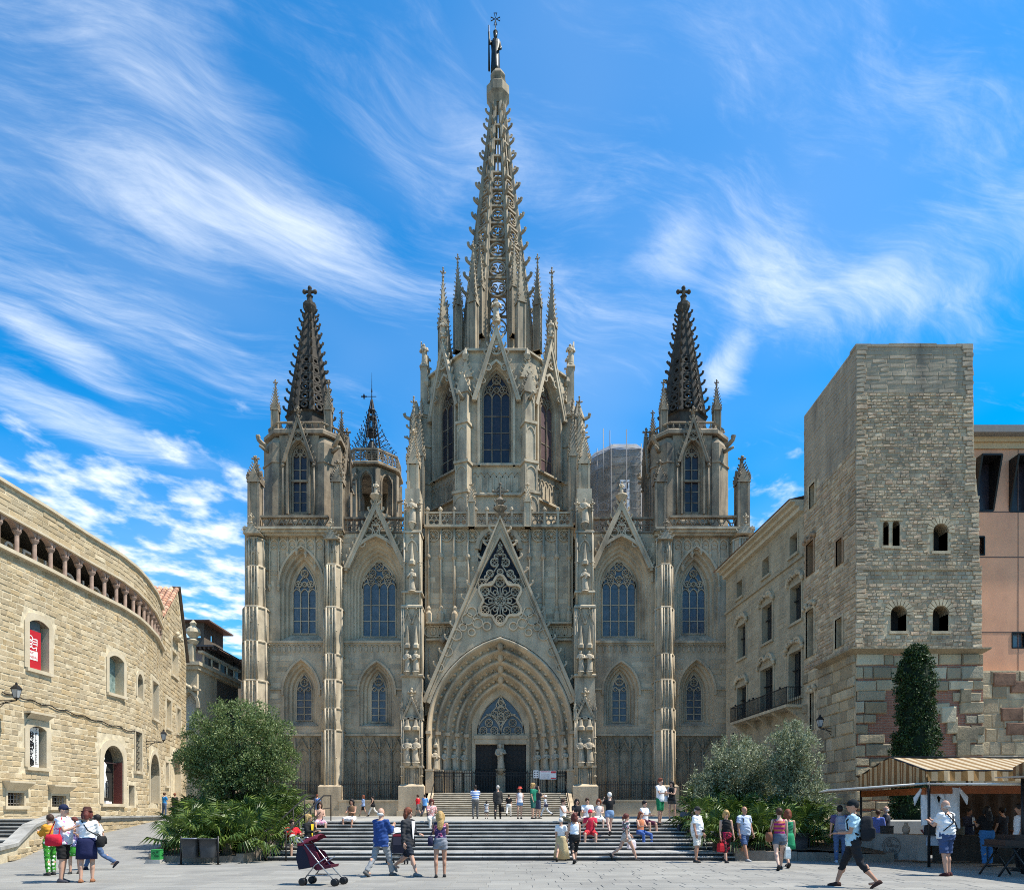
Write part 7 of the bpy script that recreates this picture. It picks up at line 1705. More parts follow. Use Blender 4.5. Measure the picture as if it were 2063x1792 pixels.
# ------------------------------------------------------------------ street furniture and the market
def stripes(name, c1, c2, axis, w, off=0.0):
    m = bpy.data.materials.new(name); m.use_nodes = True; nt = m.node_tree; N = nt.nodes; L = nt.links; b = N['Principled BSDF']; b.inputs['Roughness'].default_value = .85
    tc = N.new('ShaderNodeTexCoord'); sp = N.new('ShaderNodeSeparateXYZ'); L.new(tc.outputs['Object'], sp.inputs[0])
    if isinstance(axis, tuple):
        vm = N.new('ShaderNodeVectorMath'); vm.operation = 'DOT_PRODUCT'; L.new(tc.outputs['Object'], vm.inputs[0]); vm.inputs[1].default_value = axis; src = vm.outputs['Value']
    else: src = sp.outputs['XYZ'.index(axis)]
    d = N.new('ShaderNodeMath'); d.operation = 'MULTIPLY_ADD'; L.new(src, d.inputs[0]); d.inputs[1].default_value = 1/w; d.inputs[2].default_value = off + 500
    f = N.new('ShaderNodeMath'); f.operation = 'FRACT'; L.new(d.outputs[0], f.inputs[0])
    g = N.new('ShaderNodeMath'); g.operation = 'GREATER_THAN'; L.new(f.outputs[0], g.inputs[0]); g.inputs[1].default_value = .5
    no = N.new('ShaderNodeTexNoise'); no.inputs['Scale'].default_value = 4; L.new(tc.outputs['Object'], no.inputs['Vector'])
    mx = N.new('ShaderNodeMixRGB'); L.new(g.outputs[0], mx.inputs[0]); mx.inputs[1].default_value = (*c1, 1); mx.inputs[2].default_value = (*c2, 1)
    m2 = N.new('ShaderNodeMixRGB'); m2.blend_type = 'MULTIPLY'; m2.inputs[0].default_value = .35; L.new(mx.outputs[0], m2.inputs[1]); L.new(no.outputs['Fac'], m2.inputs[2]); L.new(m2.outputs[0], b.inputs['Base Color'])
    t = N.new('ShaderNodeBsdfTranslucent'); L.new(mx.outputs[0], t.inputs[0]); ms = N.new('ShaderNodeMixShader'); ms.inputs[0].default_value = .22; L.new(b.outputs[0], ms.inputs[1]); L.new(t.outputs[0], ms.inputs[2]); L.new(ms.outputs[0], N['Material Output'].inputs[0])
    return m
GREY = plain('bin_grey_metal', (.055,.058,.062), .45, .3); BLK = plain('black_paint', (.015,.015,.016), .4)
def bin_basket(par, x, y, z0, w, h):
    b = MB(); n = 16
    pr = lambda k, s: [(x+w/2*s*math.copysign(abs(math.cos(a))**.6, math.cos(a)), y+w*.40*s*math.copysign(abs(math.sin(a))**.6, math.sin(a)), z0+k*h) for a in [2*math.pi*i/n for i in range(n)]]
    b.loft([pr(0,.80), pr(.05,.84), pr(.5,.93), pr(.94,.99), pr(.94,1.04), pr(1,1.04), pr(1,.96), pr(.2,.80)], True, True); b.add(pr(0,.80), [tuple(range(n-1,-1,-1))])
    return b.build('basket', GREY, par)
def build_furniture():
    Y = 21.0; e = empty('litter_bin', (wx(402, Y), Y, 0), label='pair of dark grey litter baskets on a frame in front of the left bed', cat='litter bin')
    for dx in (-.27, .27): bin_basket(e, dx, 0, .22, .52, .58)
    f = MB()
    for dx in (-.56, .56): f.tube([(dx,0,0), (dx,0,.86)], .028, 8); f.box(dx-.07, dx+.07, -.07, .07, 0, .012)
    f.tube([(-.56,.0,.24),(.56,.0,.24)], .02, 6); f.tube([(-.56,.0,.72),(.56,.0,.72)], .015, 6); f.build('frame', BLK, e)
    w = plain('bin_bag', (.16,.19,.26), .4); MB().loft([[(sx+.235*math.cos(a)*s, .19*math.sin(a)*s, z) for a in [2*math.pi*i/12 for i in range(12)]] for sx in (-.27,) for s, z in ((1.06,.77),(1.10,.805),(.92,.812))], True, True).build('bin_liner', w, e)
    Y = 23.3; e = empty('litter_bin', (wx(1610, Y), Y, 0), label='single dark litter basket on a post in front of the right palms', cat='litter bin'); bin_basket(e, 0, 0, .28, .58, .62)
    f = MB(); f.tube([(.34,0,0),(.34,0,.92)], .028, 8); f.box(.27,.41,-.07,.07,0,.012); f.tube([(.34,0,.35),(-.1,0,.35)], .02, 6); f.build('frame', BLK, e)
    Y = 21.4; e = empty('utility_box', (wx(317, Y), Y, 0), label='small bright green box standing on a stone block', cat='box'); b = MB(); b.box(-.14,.13,-.11,.11,.13,.43); b.box(-.15,.14,-.12,.12,.425,.44); b.build('box_body', plain('green_paint', (.04,.30,.07), .5), e)
    b = MB(); 
    for (x, z, q) in ((-.06,.33,.028),(.05,.36,.022),(0,.25,.03),(.07,.24,.02)): b.ribbon(ring(x, z, q, 8), .02, -.116, -.108, True)
    b.build('markings', plain('dark_green_print', (.01,.06,.02)), e); MB().prism([(-.3,-.16),(.16,-.16),(.16,.16),(-.34,.14)], 0, .129, .92).build('stone_block', M['tread'], e)
    # handrails left of the steps
    ir = M['iron']; zat = lambda y: 0 if y < STEP0 else max([step_z(i) for i in range(NST) if y >= step_y(i)] + [0])
    for x, w_ in ((-8.0, 'next to the palms'), (-7.35, 'on the open side')):
        e = empty('handrail', (0,0,0), label='black iron handrail climbing the left edge of the big steps, '+w_, cat='handrail', group='handrails of the big steps')
        t = MB(); t.tube([(x, 22.4, .95), (x, 22.6, 1.0), (x, 23.0, 1.02), (x, 27.1, 2.22), (x, 28.2, 2.25)], .028, 8); t.build('rail', ir, e)
        t = MB(); t.tube([(x, 22.6, .5), (x, 23.0, .52), (x, 27.1, 1.72), (x, 28.2, 1.75)], .018, 6); t.build('lower_rail', ir, e)
        for y in (22.6, 24.0, 25.4, 26.8, 28.2): zt = lerp(1.02, 2.22, max(0, min(1, (y-23)/4.1))); MB().tube([(x, y, zat(y)), (x, y, zt)], .024, 6).build('post', ir, e)
def stroller(loc, rz, label, canopy, seat):
    e = empty('stroller', loc, rz, label=label, cat='stroller', group='strollers on the square'); fr = plain('stroller_tube', (.35,.35,.36), .35, .8)
    f = MB()
    for s in (-.21, .21):
        f.tube([(s,-.42,.10),(s*.95,-.05,.48),(s*.9,.30,.90),(s*.9,.42,1.02)], .014, 6); f.tube([(s,.33,.10),(s*.95,.05,.45),(s*.9,-.22,.62)], .014, 6); f.tube([(s,-.30,.22),(s,.25,.22)], .010, 6)
        f.tube([(s*.9,.42,1.02),(s*.9,.50,1.03),(s*.9,.53,.98)], .018, 6)
    f.tube([(-.21,-.30,.22),(.21,.25,.22)], .009, 5); f.tube([(.21,-.30,.22),(-.21,.25,.22)], .009, 5); f.tube([(-.2,.30,.88),(.2,.30,.88)], .010, 5); f.build('frame', fr, e)
    for (x, y) in ((-.21,-.42),(.21,-.42),(-.21,.33),(.21,.33)):
        w = MB()
        for d in (-.045, .045):
            q = w.M; w.M = Matrix.Translation((x+d, y, .085)) @ Matrix.Rotation(math.pi/2, 4, 'Y'); w.lathe([(.045,-.018),(.078,-.016),(.085,0),(.078,.016),(.045,.018)], 0, 0, 14, smooth=True); w.M = q
        w.build('wheel', BLK, e)
    s = MB(); s.loft([[(-.19,-.30,.40),(.19,-.30,.40),(.19,-.32,.46),(-.19,-.32,.46)], [(-.20,.02,.33),(.20,.02,.33),(.20,.0,.42),(-.20,.0,.42)], [(-.20,.16,.42),(.20,.16,.42),(.19,.10,.50),(-.19,.10,.50)], [(-.19,.34,.86),(.19,.34,.86),(.18,.28,.88),(-.18,.28,.88)]], True, False, True)
    for d in (-.2, .2): s.add([(d,-.30,.40),(d,.02,.33),(d,.16,.42),(d,.34,.86),(d,.02,.72),(d,-.1,.52)], [(0,1,2,3,4,5)])
    s.build('seat', seat, e)
    c = MB(); c.loft([[(.22*math.cos(a), .34+.05-.42*t*math.sin(a)*0-.40*math.sin(t*1.5), .86+.12*math.sin(a)*(1-.2*t)+.16*math.sin(t*1.9)) for a in [math.pi*i/8 for i in range(9)]] for t in (0,.25,.5,.75,1.0)], False, True); c.build('canopy', canopy, e)
    b = MB(); b.loft([[(-.2,.34,.86),(.2,.34,.86),(.2,.46,.88),(-.2,.46,.88)],[(-.21,.22,.62),(.21,.22,.62),(.21,.50,.60),(-.21,.50,.60)],[(-.20,.16,.40),(.20,.16,.40),(.20,.44,.34),(-.20,.44,.34)]], True, False, True); b.build('rear_bag', plain('stroller_bag_navy', (.012,.013,.028), .8), e); b = MB(); b.box(-.21,.21,.33,.47,.86,.92); b.build('bag_rim', plain('stroller_rim_red', (.16,.01,.02), .7), e)
    return e
def build_market():
    wood = plain('weathered_pole', (.10,.085,.07)); e = empty('market_stall', (0,0,0), label='market stall with brown and cream striped canopy at the right', cat='market stall')
    X0, X1, Y0, Y1 = 11.95, 19.5, 20.0, 24.0; ze, zr = 2.78, 3.32; ym = 22.0
    st = stripes('striped_canopy_cloth', (.30,.17,.055), (.62,.50,.33), 'X', .34); sd = stripes('striped_side_cloth', (.22,.11,.035), (.48,.36,.20), 'Y', .22)
    c = MB(); n = 16
    rows = []
    for j in range(n+1):
        x = lerp(X0, X1, j/n); sag = .05*math.sin(j/n*math.pi*3)**2; rows.append([(x, Y0, ze-.0), (x, lerp(Y0, ym, .5), lerp(ze, zr, .5)-sag*.7), (x, ym, zr-sag), (x, lerp(ym, Y1, .5), lerp(zr, ze, .5)-sag*.7), (x, Y1, ze)])
    c.loft(rows, False, True); c.build('canopy', st, e)
    v = MB(); v.loft([[(lerp(X0, X1, j/40), Y0-.02+.02*math.sin(j*1.7), ze), (lerp(X0, X1, j/40), Y0-.03+.04*math.sin(j*1.7), ze-.30)] for j in range(41)], False, False); v.build('front_valance', stripes('striped_valance_cloth', (.32,.18,.055), (.60,.46,.27), 'X', .34), e)
    s = MB(); 
    top = lambda y: lerp(ze, zr, 1-abs(y-ym)/2.0)
    s.loft([[(X0-.02+.03*math.sin(j*1.3), lerp(Y0, Y1, j/30), top(lerp(Y0, Y1, j/30))), (X0-.02+.05*math.sin(j*1.3), lerp(Y0, Y1, j/30), 2.34 if j > 3 else 2.4)] for j in range(31)], False, False); s.build('side_curtain', sd, e)
    aw = mat('awning_canvas', (.42,.34,.27), .85, .1, 2, bump=.2, bscale=30); rim = plain('awning_edge', (.62,.58,.52)); ov = plain('awning_orange_lining', (.35,.10,.03))
    for (pts, nm) in (([(X0+.05,Y0,2.42),(X0+.05,Y1,2.36),(X0-1.2,Y1+.3,2.26),(X0-2.2,Y0+1.5,2.26)], 'l'), ([(X0,Y0-.02,2.40),(X1,Y0-.02,2.40),(X1,Y0-2.0,2.32),(X0+.35,Y0-2.0,2.32)], 'f')):
        a = MB(); a.add(pts + [(x, y, z-.035) for x, y, z in pts], [(0,1,2,3), (7,6,5,4)] + [(i, i+4, (i+1)%4+4, (i+1)%4) for i in range(4)]); a.build('awning', aw, e)
        t = MB(); t.tube([pts[2], pts[3]], .035, 6); t.tube([pts[3], pts[0]], .03, 6); t.build('awning_bar', rim, e)
    o = MB(); o.box(X0+.1, X1, Y0+.1, Y0+.14, 2.12, 2.34); o.box(X0+.06, X0+.10, Y0+.2, Y1, 2.10, 2.30); o.build('inner_valance', ov, e)
    p = MB()
    for (x, y) in ((X0+.08,Y0+.05),(X0+.08,Y1-.05),(X0+3.7,Y0+.05),(X1-.1,Y0+.05),(X0+3.7,Y1-.1)): MB().tube([(x,y,0),(x,y,ze)], .04, 8).build('pole', BLK, e)
    fr = MB(); fr.tube([(X0,Y0,ze),(X0,ym,zr),(X0,Y1,ze)], .03, 6); fr.tube([(X0,Y0,ze),(X1,Y0,ze)], .03, 6); fr.tube([(X0,ym,zr),(X1,ym,zr)], .03, 6); fr.tube([(X0+.08,Y0,2.4),(X0+.8,Y0+.1,2.75)], .02, 6); fr.build('frame', BLK, e)
    bc = MB(); bc.loft([[(lerp(X0+2.4, X1, j/60), Y1-.1+.05*math.sin(j*1.1), 2.5), (lerp(X0+2.4, X1, j/60), Y1-.1+.08*math.sin(j*1.1), .1)] for j in range(61)], False, True); bc.build('back_cloth', mat('dark_back_cloth', (.045,.03,.022), .9, .3, 3), e)  # dark sheet added to stand in for the shade inside the stall
    # counters under hanging cloths, one with a ring-shaped print
    cl = mat('grey_table_cloth', (.30,.285,.26), .9, .12, 2, bump=.3, bscale=12); ct = empty('market_counter', (0,0,0), label='stall counter under a pale grey cloth with a round printed emblem', cat='counter'); zc = .86
    A_, B_, C_ = (11.05, 25.0), (12.95, 21.55), (19.6, 21.3)
    def cloth(P, Q, nm, parts, mt, z0=.05):
        l = math.hypot(Q[0]-P[0], Q[1]-P[1]); dx, dy = (Q[0]-P[0])/l, (Q[1]-P[1])/l; nx, ny = dy, -dx; n = int(l/.06); b = MB(); rows = []
        for i in range(n+1):
            u = l*i/n; wv = .045*math.sin(u*9)+.03*math.sin(u*21+1)
            rows.append([(P[0]+dx*u+nx*(.02+wv*k), P[1]+dy*u+ny*(.02+wv*k), lerp(zc, z0+.03*math.sin(u*2.3), k)) for k in (0,.3,.7,1)])
        b.loft(rows, False, True); return b.build(nm, mt, parts)
    cloth(A_, B_, 'cloth', ct, cl); dk = mat('dark_table_cloth', (.035,.03,.026), .9, .2, 3)
    t = MB(); t.prism([A_, B_, (B_[0]+.8, B_[1]+.5), (A_[0]+.8, A_[1]+.5)], zc-.04, zc+.012); t.build('table_top', cl, ct)
    c2 = empty('market_counter', (0,0,0), label='longer stall counter under a dark cloth behind the people', cat='counter'); cloth((B_[0]+.05, B_[1]-.02), C_, 'cloth', c2, dk); t = MB(); t.prism([(B_[0]+.05, B_[1]), C_, (C_[0], C_[1]+.8), (B_[0]+.8, B_[1]+.8)], zc-.05, zc+.004); t.build('table_top', dk, c2)
    l = math.hypot(B_[0]-A_[0], B_[1]-A_[1]); ang = math.atan2(B_[1]-A_[1], B_[0]-A_[0])
    T = Matrix.Translation((lerp(A_[0], B_[0], .70), lerp(A_[1], B_[1], .70), .48)) @ Matrix.Rotation(ang, 4, 'Z') @ Matrix.Translation((0, -.085, 0)); k = MB(); k.M = T; ink = plain('faded_black_ink', (.11,.10,.09))
    k.ribbon(ring(0, 0, .30, 20), .014, -.004, .004, True); k.ribbon(arc(0, 0, .24, 40, 250, 14), .012, -.004, .004); k.ribbon([(-.16,.12),(-.05,.2),(.02,.05),(-.1,-.02)], .025, -.004, .004, True); k.build('printed_emblem', ink, ct)
    for q, tx in enumerate(("Circo", "Mas")):
        c = bpy.data.curves.new('lettering', 'FONT'); c.body = tx; c.size = .17; c.extrude = .003; c.shear = .3; c.align_x = 'CENTER'; c.materials.append(ink); text_obj(c, ct, T @ Matrix.Translation((.03, -.006, -.02-.16*q)) @ Matrix.Rotation(math.pi/2, 4, 'X'))
    # goods laid out on the counter
    r = random.Random(12); cols = [(.22,.035,.025),(.12,.05,.03),(.30,.20,.10),(.05,.05,.05),(.35,.33,.30),(.20,.08,.10),(.10,.09,.06)]
    wheres = ['at the far end', 'beside the far vase', 'in mid row', 'near the hanging garments', 'left of the corner', 'at the corner', 'by the man in white', 'on the dark cloth, next to the seller', 'before the woman in jeans', 'at the near end of the dark cloth']
    for i in range(10):
        if i < 6: t = (i+.5)/6; x, y = lerp(A_[0], B_[0], t)+.35, lerp(A_[1], B_[1], t)+.2
        else: t = (i-5.5)/4; x, y = lerp(B_[0]+.6, C_[0]-2.5, t), 21.75
        g = MB(); kx = i % 3; m_ = plain('goods_%d' % i, cols[i % 7], .6)
        if kx == 0: g.box(-.17,.17,-.12,.12,0,.22); g.box(-.18,.18,-.13,.13,.22,.26); g.cm = 0; nm, tx = 'wooden_box', 'small lidded box'
        elif kx == 1: g.lathe([(.07,0),(.11,.08),(.12,.2),(.06,.3),(.045,.34),(.07,.38),(.06,.38)], 0, 0, 12, smooth=True); nm, tx = 'vase', 'round vase'
        else: g.lathe([(.05,0),(.09,.03),(.16,.12),(.17,.16),(.155,.16),(.08,.05)], 0, 0, 12, smooth=True); nm, tx = 'bowl', 'open bowl'
        g.build(nm, m_, loc=(x, y, zc+.012), rz=r.uniform(0, 3), label=tx+' for sale on the stall, '+wheres[i], cat=nm.split('_')[-1], group='goods on the stall counter')
    # garments hanging from the stall corner
    wf = mat('white_linen', (.70,.70,.70), .9, .08, 5, bump=.5, bscale=9)
    for i, (x, y, z, w, h, tilt, mt, lab) in enumerate(((12.15, 20.35, 2.28, .62, 1.05, -.15, wf, 'white blouse hanging from the stall corner, the left one'), (12.75, 20.15, 2.30, .70, 1.15, .12, wf, 'white blouse hanging from the stall corner, the right one'), (12.45, 20.5, 2.2, .42, 1.3, .05, plain('black_linen', (.015,.015,.018)), 'black top hanging between two white blouses'), (12.5, 20.62, 1.45, .4, .85, 0, plain('grey_linen', (.42,.44,.5)), 'pale grey garment hanging low behind the black top'))):
        g = MB(); rows = []
        for k in range(9):
            t = k/8; ww = w*(.55+.45*t)*.5; rows.append([(ww*math.sin(a*1.0)*(1+.0*t), .05*math.cos(a)+.03*math.sin(a*6+k), -h*t) for a in [2*math.pi*j/20 for j in range(20)]])
        g.loft(rows, True, True)
        for s2 in (-1, 1): g.loft([[(s2*(w*.25+.0)+.07*math.cos(a)*0, .05*math.sin(a), -.02-.10*math.cos(a)*.6) for a in [2*math.pi*j/8 for j in range(8)]], [(s2*(w*.62), .06*math.sin(a), -.34-.13*math.cos(a)) for a in [2*math.pi*j/8 for j in range(8)]]], True, True)
        o = g.build('hanging_garment', mt, label=lab, cat='garment', group='garments on the stall'); o.location = (x, y, z); o.rotation_euler = (0, tilt, -.4)
    # the next stall, cut by the picture edge
    e2 = empty('market_stall', (0,0,0), label='second striped market stall cut by the picture edge', cat='market stall'); x0 = 13.05; c = MB(); sx = stripes('striped_canopy_dark', (.17,.085,.03), (.38,.27,.14), (.0, 1, 0), .24)
    c.add([(x0,14.8,2.75),(x0+4,14.8,2.75),(x0+4,16.5,3.25),(x0,16.5,3.25),(x0,18.1,2.75),(x0+4,18.1,2.75),(x0,14.8,2.45),(x0,18.1,2.45)], [(0,1,2,3),(3,2,5,4),(0,3,4,7,6)]); c.build('canopy', sx, e2)
    a = MB(); pts = [(x0-.3,14.2,2.42),(x0+4,14.2,2.42),(x0+4,18.0,2.50),(x0-.55,18.0,2.50)]; a.add(pts+[(x, y, z-.035) for x, y, z in pts], [(0,1,2,3),(7,6,5,4),(0,4,5,1),(0,3,7,4)]); a.build('awning', aw, e2); MB().tube([pts[0], pts[1]], .035, 6).build('awning_bar', rim, e2)
    for (x, y) in ((x0+.1,14.9),(x0+.1,17.9)): MB().tube([(x,y,0),(x,y,2.75)], .04, 8).build('pole', BLK, e2)
    tb = empty('trestle_table', (wx(2052, 17.4), 17.4, 0), label='dark trestle table under the stall cut by the picture edge', cat='table'); MB().box(-.65,1.2,-.4,.4,.72,.76).build('table_top', dk, tb); MB().box(-.6,1.2,-.38,.38,.735,.90).box(-.3,.6,-.3,.3,.9,1.02).build('goods_tray', plain('dark_goods', (.04,.025,.02)), tb)
    for s2 in (-.35, .35): f = MB(); f.tube([(-.75,s2,0),(-.25,s2,.72)], .025, 6); f.tube([(.05,s2,0),(-.4,s2,.72)], .025, 6); f.tube([(-.6,s2,.22),(-.1,s2,.22)], .018, 6); f.build('trestle', BLK, tb)
build_furniture(); build_market()
stroller((wx(648, 15.2), 15.2, 0), math.radians(78), 'dark blue and maroon folding stroller in the front of the square', plain('maroon_canopy', (.12,.012,.03), .8), plain('maroon_seat', (.10,.012,.028), .8))
stroller((wx(800, 21.4), 21.4, 0), math.radians(200), 'black stroller with white hood behind the walking couple', plain('white_canopy', (.6,.6,.6), .8), plain('black_seat', (.02,.02,.022), .8))
# ------------------------------------------------------------------ people
_fab = {}
def fab(col, pat=None, c2=(1,1,1), sc=1.0):
    key = (col, pat, c2, sc)
    if key in _fab: return _fab[key]
    m = mat('cloth', col, .9, .08, 8, bump=.35, bscale=14, spec=.2, bdist=.03)
    if pat:
        nt = m.node_tree; N = nt.nodes; L = nt.links; b = N['Principled BSDF']; tc = N.new('ShaderNodeTexCoord'); mx = N.new('ShaderNodeMixRGB'); mx.inputs[1].default_value = (*col, 1); mx.inputs[2].default_value = (*c2, 1)
        if pat == 'stripe':
            sp = N.new('ShaderNodeSeparateXYZ'); L.new(tc.outputs['Object'], sp.inputs[0]); q = N.new('ShaderNodeMath'); q.operation = 'MULTIPLY'; L.new(sp.outputs[2], q.inputs[0]); q.inputs[1].default_value = sc; f = N.new('ShaderNodeMath'); f.operation = 'FRACT'; L.new(q.outputs[0], f.inputs[0]); g = N.new('ShaderNodeMath'); g.operation = 'GREATER_THAN'; L.new(f.outputs[0], g.inputs[0]); g.inputs[1].default_value = .5; L.new(g.outputs[0], mx.inputs[0])
        elif pat == 'dots':
            v = N.new('ShaderNodeTexVoronoi'); v.inputs['Scale'].default_value = sc; v.inputs['Randomness'].default_value = .35; L.new(tc.outputs['Object'], v.inputs['Vector']); g = N.new('ShaderNodeMath'); g.operation = 'LESS_THAN'; L.new(v.outputs['Distance'], g.inputs[0]); g.inputs[1].default_value = .33; L.new(g.outputs[0], mx.inputs[0])
        else:
            v = N.new('ShaderNodeTexNoise'); v.inputs['Scale'].default_value = sc; v.inputs['Detail'].default_value = 3; L.new(tc.outputs['Object'], v.inputs['Vector']); r = N.new('ShaderNodeValToRGB'); el = r.color_ramp.elements; r.color_ramp.interpolation = 'CONSTANT'
            el[0].color = (*col, 1); el[1].position = .52; el[1].color = (*c2, 1); e = el.new(.60); e.color = (c2[0]*.5+.1, col[1]*.3, col[2]*.5+.05, 1); e = el.new(.66); e.color = (*col, 1); L.new(v.outputs['Fac'], r.inputs[0]); L.new(r.outputs[0], mx.inputs[2]); mx.inputs[0].default_value = 1
        L.new(mx.outputs[0], b.inputs['Base Color'])
    _fab[key] = m; return m
SKIN = [mat('skin_%d' % i, c, .55, .06, 6, spec=.35) for i, c in enumerate(((.50,.29,.20),(.42,.22,.14),(.30,.15,.09),(.56,.36,.27)))]
HAIRC = {'brown': (.045,.022,.012), 'dark': (.012,.009,.008), 'blond': (.38,.24,.09), 'grey': (.35,.33,.31), 'red': (.16,.045,.02), 'white': (.6,.58,.54), 'auburn': (.10,.022,.015)}
HAIRM = {k: mat('hair_'+k, c, .5, .3, 40, bump=.6, bscale=60) for k, c in HAIRC.items()}
PEND = []
def rot_x(v, a): c, s = math.cos(a), math.sin(a); return Vector((v[0], v[1]*c - v[2]*s, v[1]*s + v[2]*c))
def ell_tube(mb, pts, rx, ry, n=12, cap=True):
    """body loft: elliptical rings (rx across, ry deep) at points along a mostly upright axis"""
    rings_ = []; m = len(pts)
    for i, p in enumerate(pts):
        p = Vector(p); t = Vector(pts[min(i+1, m-1)]) - Vector(pts[max(i-1, 0)]); t.normalize(); a = Vector((1,0,0)); a = (a-t*a.dot(t)).normalized(); b = t.cross(a)
        rings_.append([tuple(p + a*rx[i]*math.cos(w) + b*ry[i]*math.sin(w)) for w in [2*math.pi*k/n for k in range(n)]])
    mb.loft(rings_, True, True, cap)
def remesh(o, vox, it=2):
    md = o.modifiers.new('r', 'REMESH'); md.mode = 'VOXEL'; md.voxel_size = vox; md.use_smooth_shade = True
    if it: s = o.modifiers.new('s', 'SMOOTH'); s.factor = .5; s.iterations = it
    PEND.append(o)
def limb(mb, a, b, c, ra, rb, rc):
    a, b, c = Vector(a), Vector(b), Vector(c)
    mb.tube([a, a.lerp(b, .5), b, b.lerp(c, .35), c], [ra, lerp(ra, rb, .45), rb, lerp(rb, rc, .25)*1.06, rc], 10); mb.ball(tuple(b), rb*1.0, 8, 6); mb.ball(tuple(a), ra*.98, 8, 6)
def person(px, fy, h, yaw, label, pose='stand', Y=None, z=None, top=('tee', (.7,.7,.7)), bot=('shorts', (.05,.05,.08)), hair=('short', 'brown'), hat=None, skin=0, shoe=(.03,.03,.03), acc=(), girth=1.0, arms='down', group='visitors on the cathedral square', lean=0, female=False, glasses=False, head=0):
    if Y is None: Y = 2240/(fy-CY)
    if z is None: z = 0.004
    near = Y < 24; vox = .016 if Y < 19 else .021 if near else .030
    e = empty('person', (wx(px, Y), Y, z), math.radians(yaw), label=label, cat='person', group=group)
    s = h/1.75; sk = SKIN[skin]; g = girth
    J = {}
    hipz = .93; sw = .17 if female else .195; hw = .095
    legs = {'stand': ((3, 4), (-3, 4)), 'walk': ((24, 6), (-17, 24)), 'stride': ((30, 10), (-24, 34)), 'sit': ((84, 82), (80, 74)), 'sitlow': ((100, 112), (104, 122)), 'contra': ((6, 10), (-5, 2))}[pose]
    down = 0
    feet = []
    for i, sg in enumerate((-1, 1)):
        th, kn = math.radians(legs[i][0]), math.radians(legs[i][1]); hp = Vector((sg*hw, 0, hipz)); ab = .10*sg if pose == 'sit' else .015*sg
        k = hp + Vector((ab, -.43*math.sin(th), -.43*math.cos(th))); a = k + Vector((0, -.41*math.sin(th-kn), -.41*math.cos(th-kn)))
        J['hip', sg], J['knee', sg], J['ank', sg] = hp, k, a; feet.append(a.z)
    low = min(feet)-.085
    off = Vector((0, 0, -low))
    if pose == 'sit' or pose == 'sitlow': off = Vector((0, 0, 0.11-hipz))      # the seat is at the root's height
    for k_ in list(J): J[k_] = (J[k_]+off)*s
    P = lambda x, y, zz: (rot_x(Vector((x, y, zz-hipz)), math.radians(lean)) + Vector((0, 0, hipz)) + off)*s
    # torso and head
    bd = MB(); b_ = g
    tz = [.86, .95, 1.04, 1.13, 1.24, 1.35, 1.43, 1.475]
    rx = [.150*b_, .165*b_, .150*b_, .140*b_, .155*b_, .172, .150, .075] if not female else [.155, .170, .145, .122, .138, .150, .125, .062]
    ry = [.105*b_, .125*b_, .120*b_, .115*b_, .120*b_, .120, .095, .065] if not female else [.11, .12, .10, .092, .112, .105, .08, .055]
    if g > 1.15: ry[2] *= 1.2; ry[3] *= 1.25; ry[4] *= 1.1
    tpts = [P(0, -.012 if 2 < i < 5 else 0, q) for i, q in enumerate(tz)]
    ell_tube(bd, tpts, [q*s for q in rx], [q*s for q in ry], 14)
    bd.tube([P(0,0,1.44), P(0,-.012,1.56)], [.058*s, .052*s], 10)
    hc = P(0, -.025, 1.635); hd = math.radians(head)
    T = Matrix.Translation(hc) @ Matrix.Rotation(hd, 4, 'X')
    q = bd.M; bd.M = T; bd.ball((0, .012*s, .015*s), .098*s, 14, 10, .80, 1.0, 1.12); bd.ball((0, -.035*s, -.055*s), .062*s, 10, 8, .92, .9, 1.0)
    bd.tube([(0,-.085*s,.015*s),(0,-.112*s,-.022*s)], [.012*s,.019*s], 6)
    for sg in (-1, 1): bd.ball((sg*.081*s, .015*s, -.005*s), .026*s, 6, 5, .45, .8, 1.2)
    bd.M = q
    # arms
    A = {'down': ((6, 12, 8), (6, 14, 8)), 'walk': ((-20, 25, 7), (22, 30, 7)), 'fold': ((28, 95, 4), (28, 100, 4)), 'read': ((32, 80, 3), (30, 85, 3)), 'lap': ((32, 62, 5), (30, 66, 5)), 'phone': ((8, 15, 7), (62, 128, 10)), 'camera': ((58, 122, 12), (58, 122, 12)), 'hips': ((-12, 70, 35), (-12, 70, 35)), 'bag': ((4, 10, 9), (10, 75, 8)), 'guitar': ((30, 85, 22), (36, 70, 18)), 'back': ((-25, 40, 10), (-25, 40, 10))}[arms]
    for i, sg in enumerate((-1, 1)):
        sh, el, ab = [math.radians(v) for v in A[i]]; S0 = P(sg*sw, 0, 1.415); c = math.cos(ab)
        d1 = Vector((sg*math.sin(ab), -math.sin(sh)*c, -math.cos(sh)*c)); tot = sh+el; inw = -.45 if el > .9 else -.02
        d2 = Vector((sg*(math.sin(ab)*.6+inw*.9), -math.sin(tot)*.92, -math.cos(tot))).normalized()
        if arms == 'hips': d2 = Vector((-sg*.75, -.1, -.62)).normalized()
        if arms == 'back': d2 = Vector((-sg*.6, .35, -.7)).normalized()
        E = S0 + d1*.285*s; Wr = E + d2*.25*s; J['sh', sg], J['el', sg], J['wr', sg], J['hd', sg] = S0, E, Wr, d2
        limb(bd, S0, E, Wr, .050*s*(g*.3+.7), .038*s, .026*s)
        if not near: bd.ball(tuple(Wr+d2*.06*s), .042*s, 8, 6, .7, .8, 1.1)
    bare = bot[0] in ('shorts', 'skirt', 'mini', 'capri', 'dress')
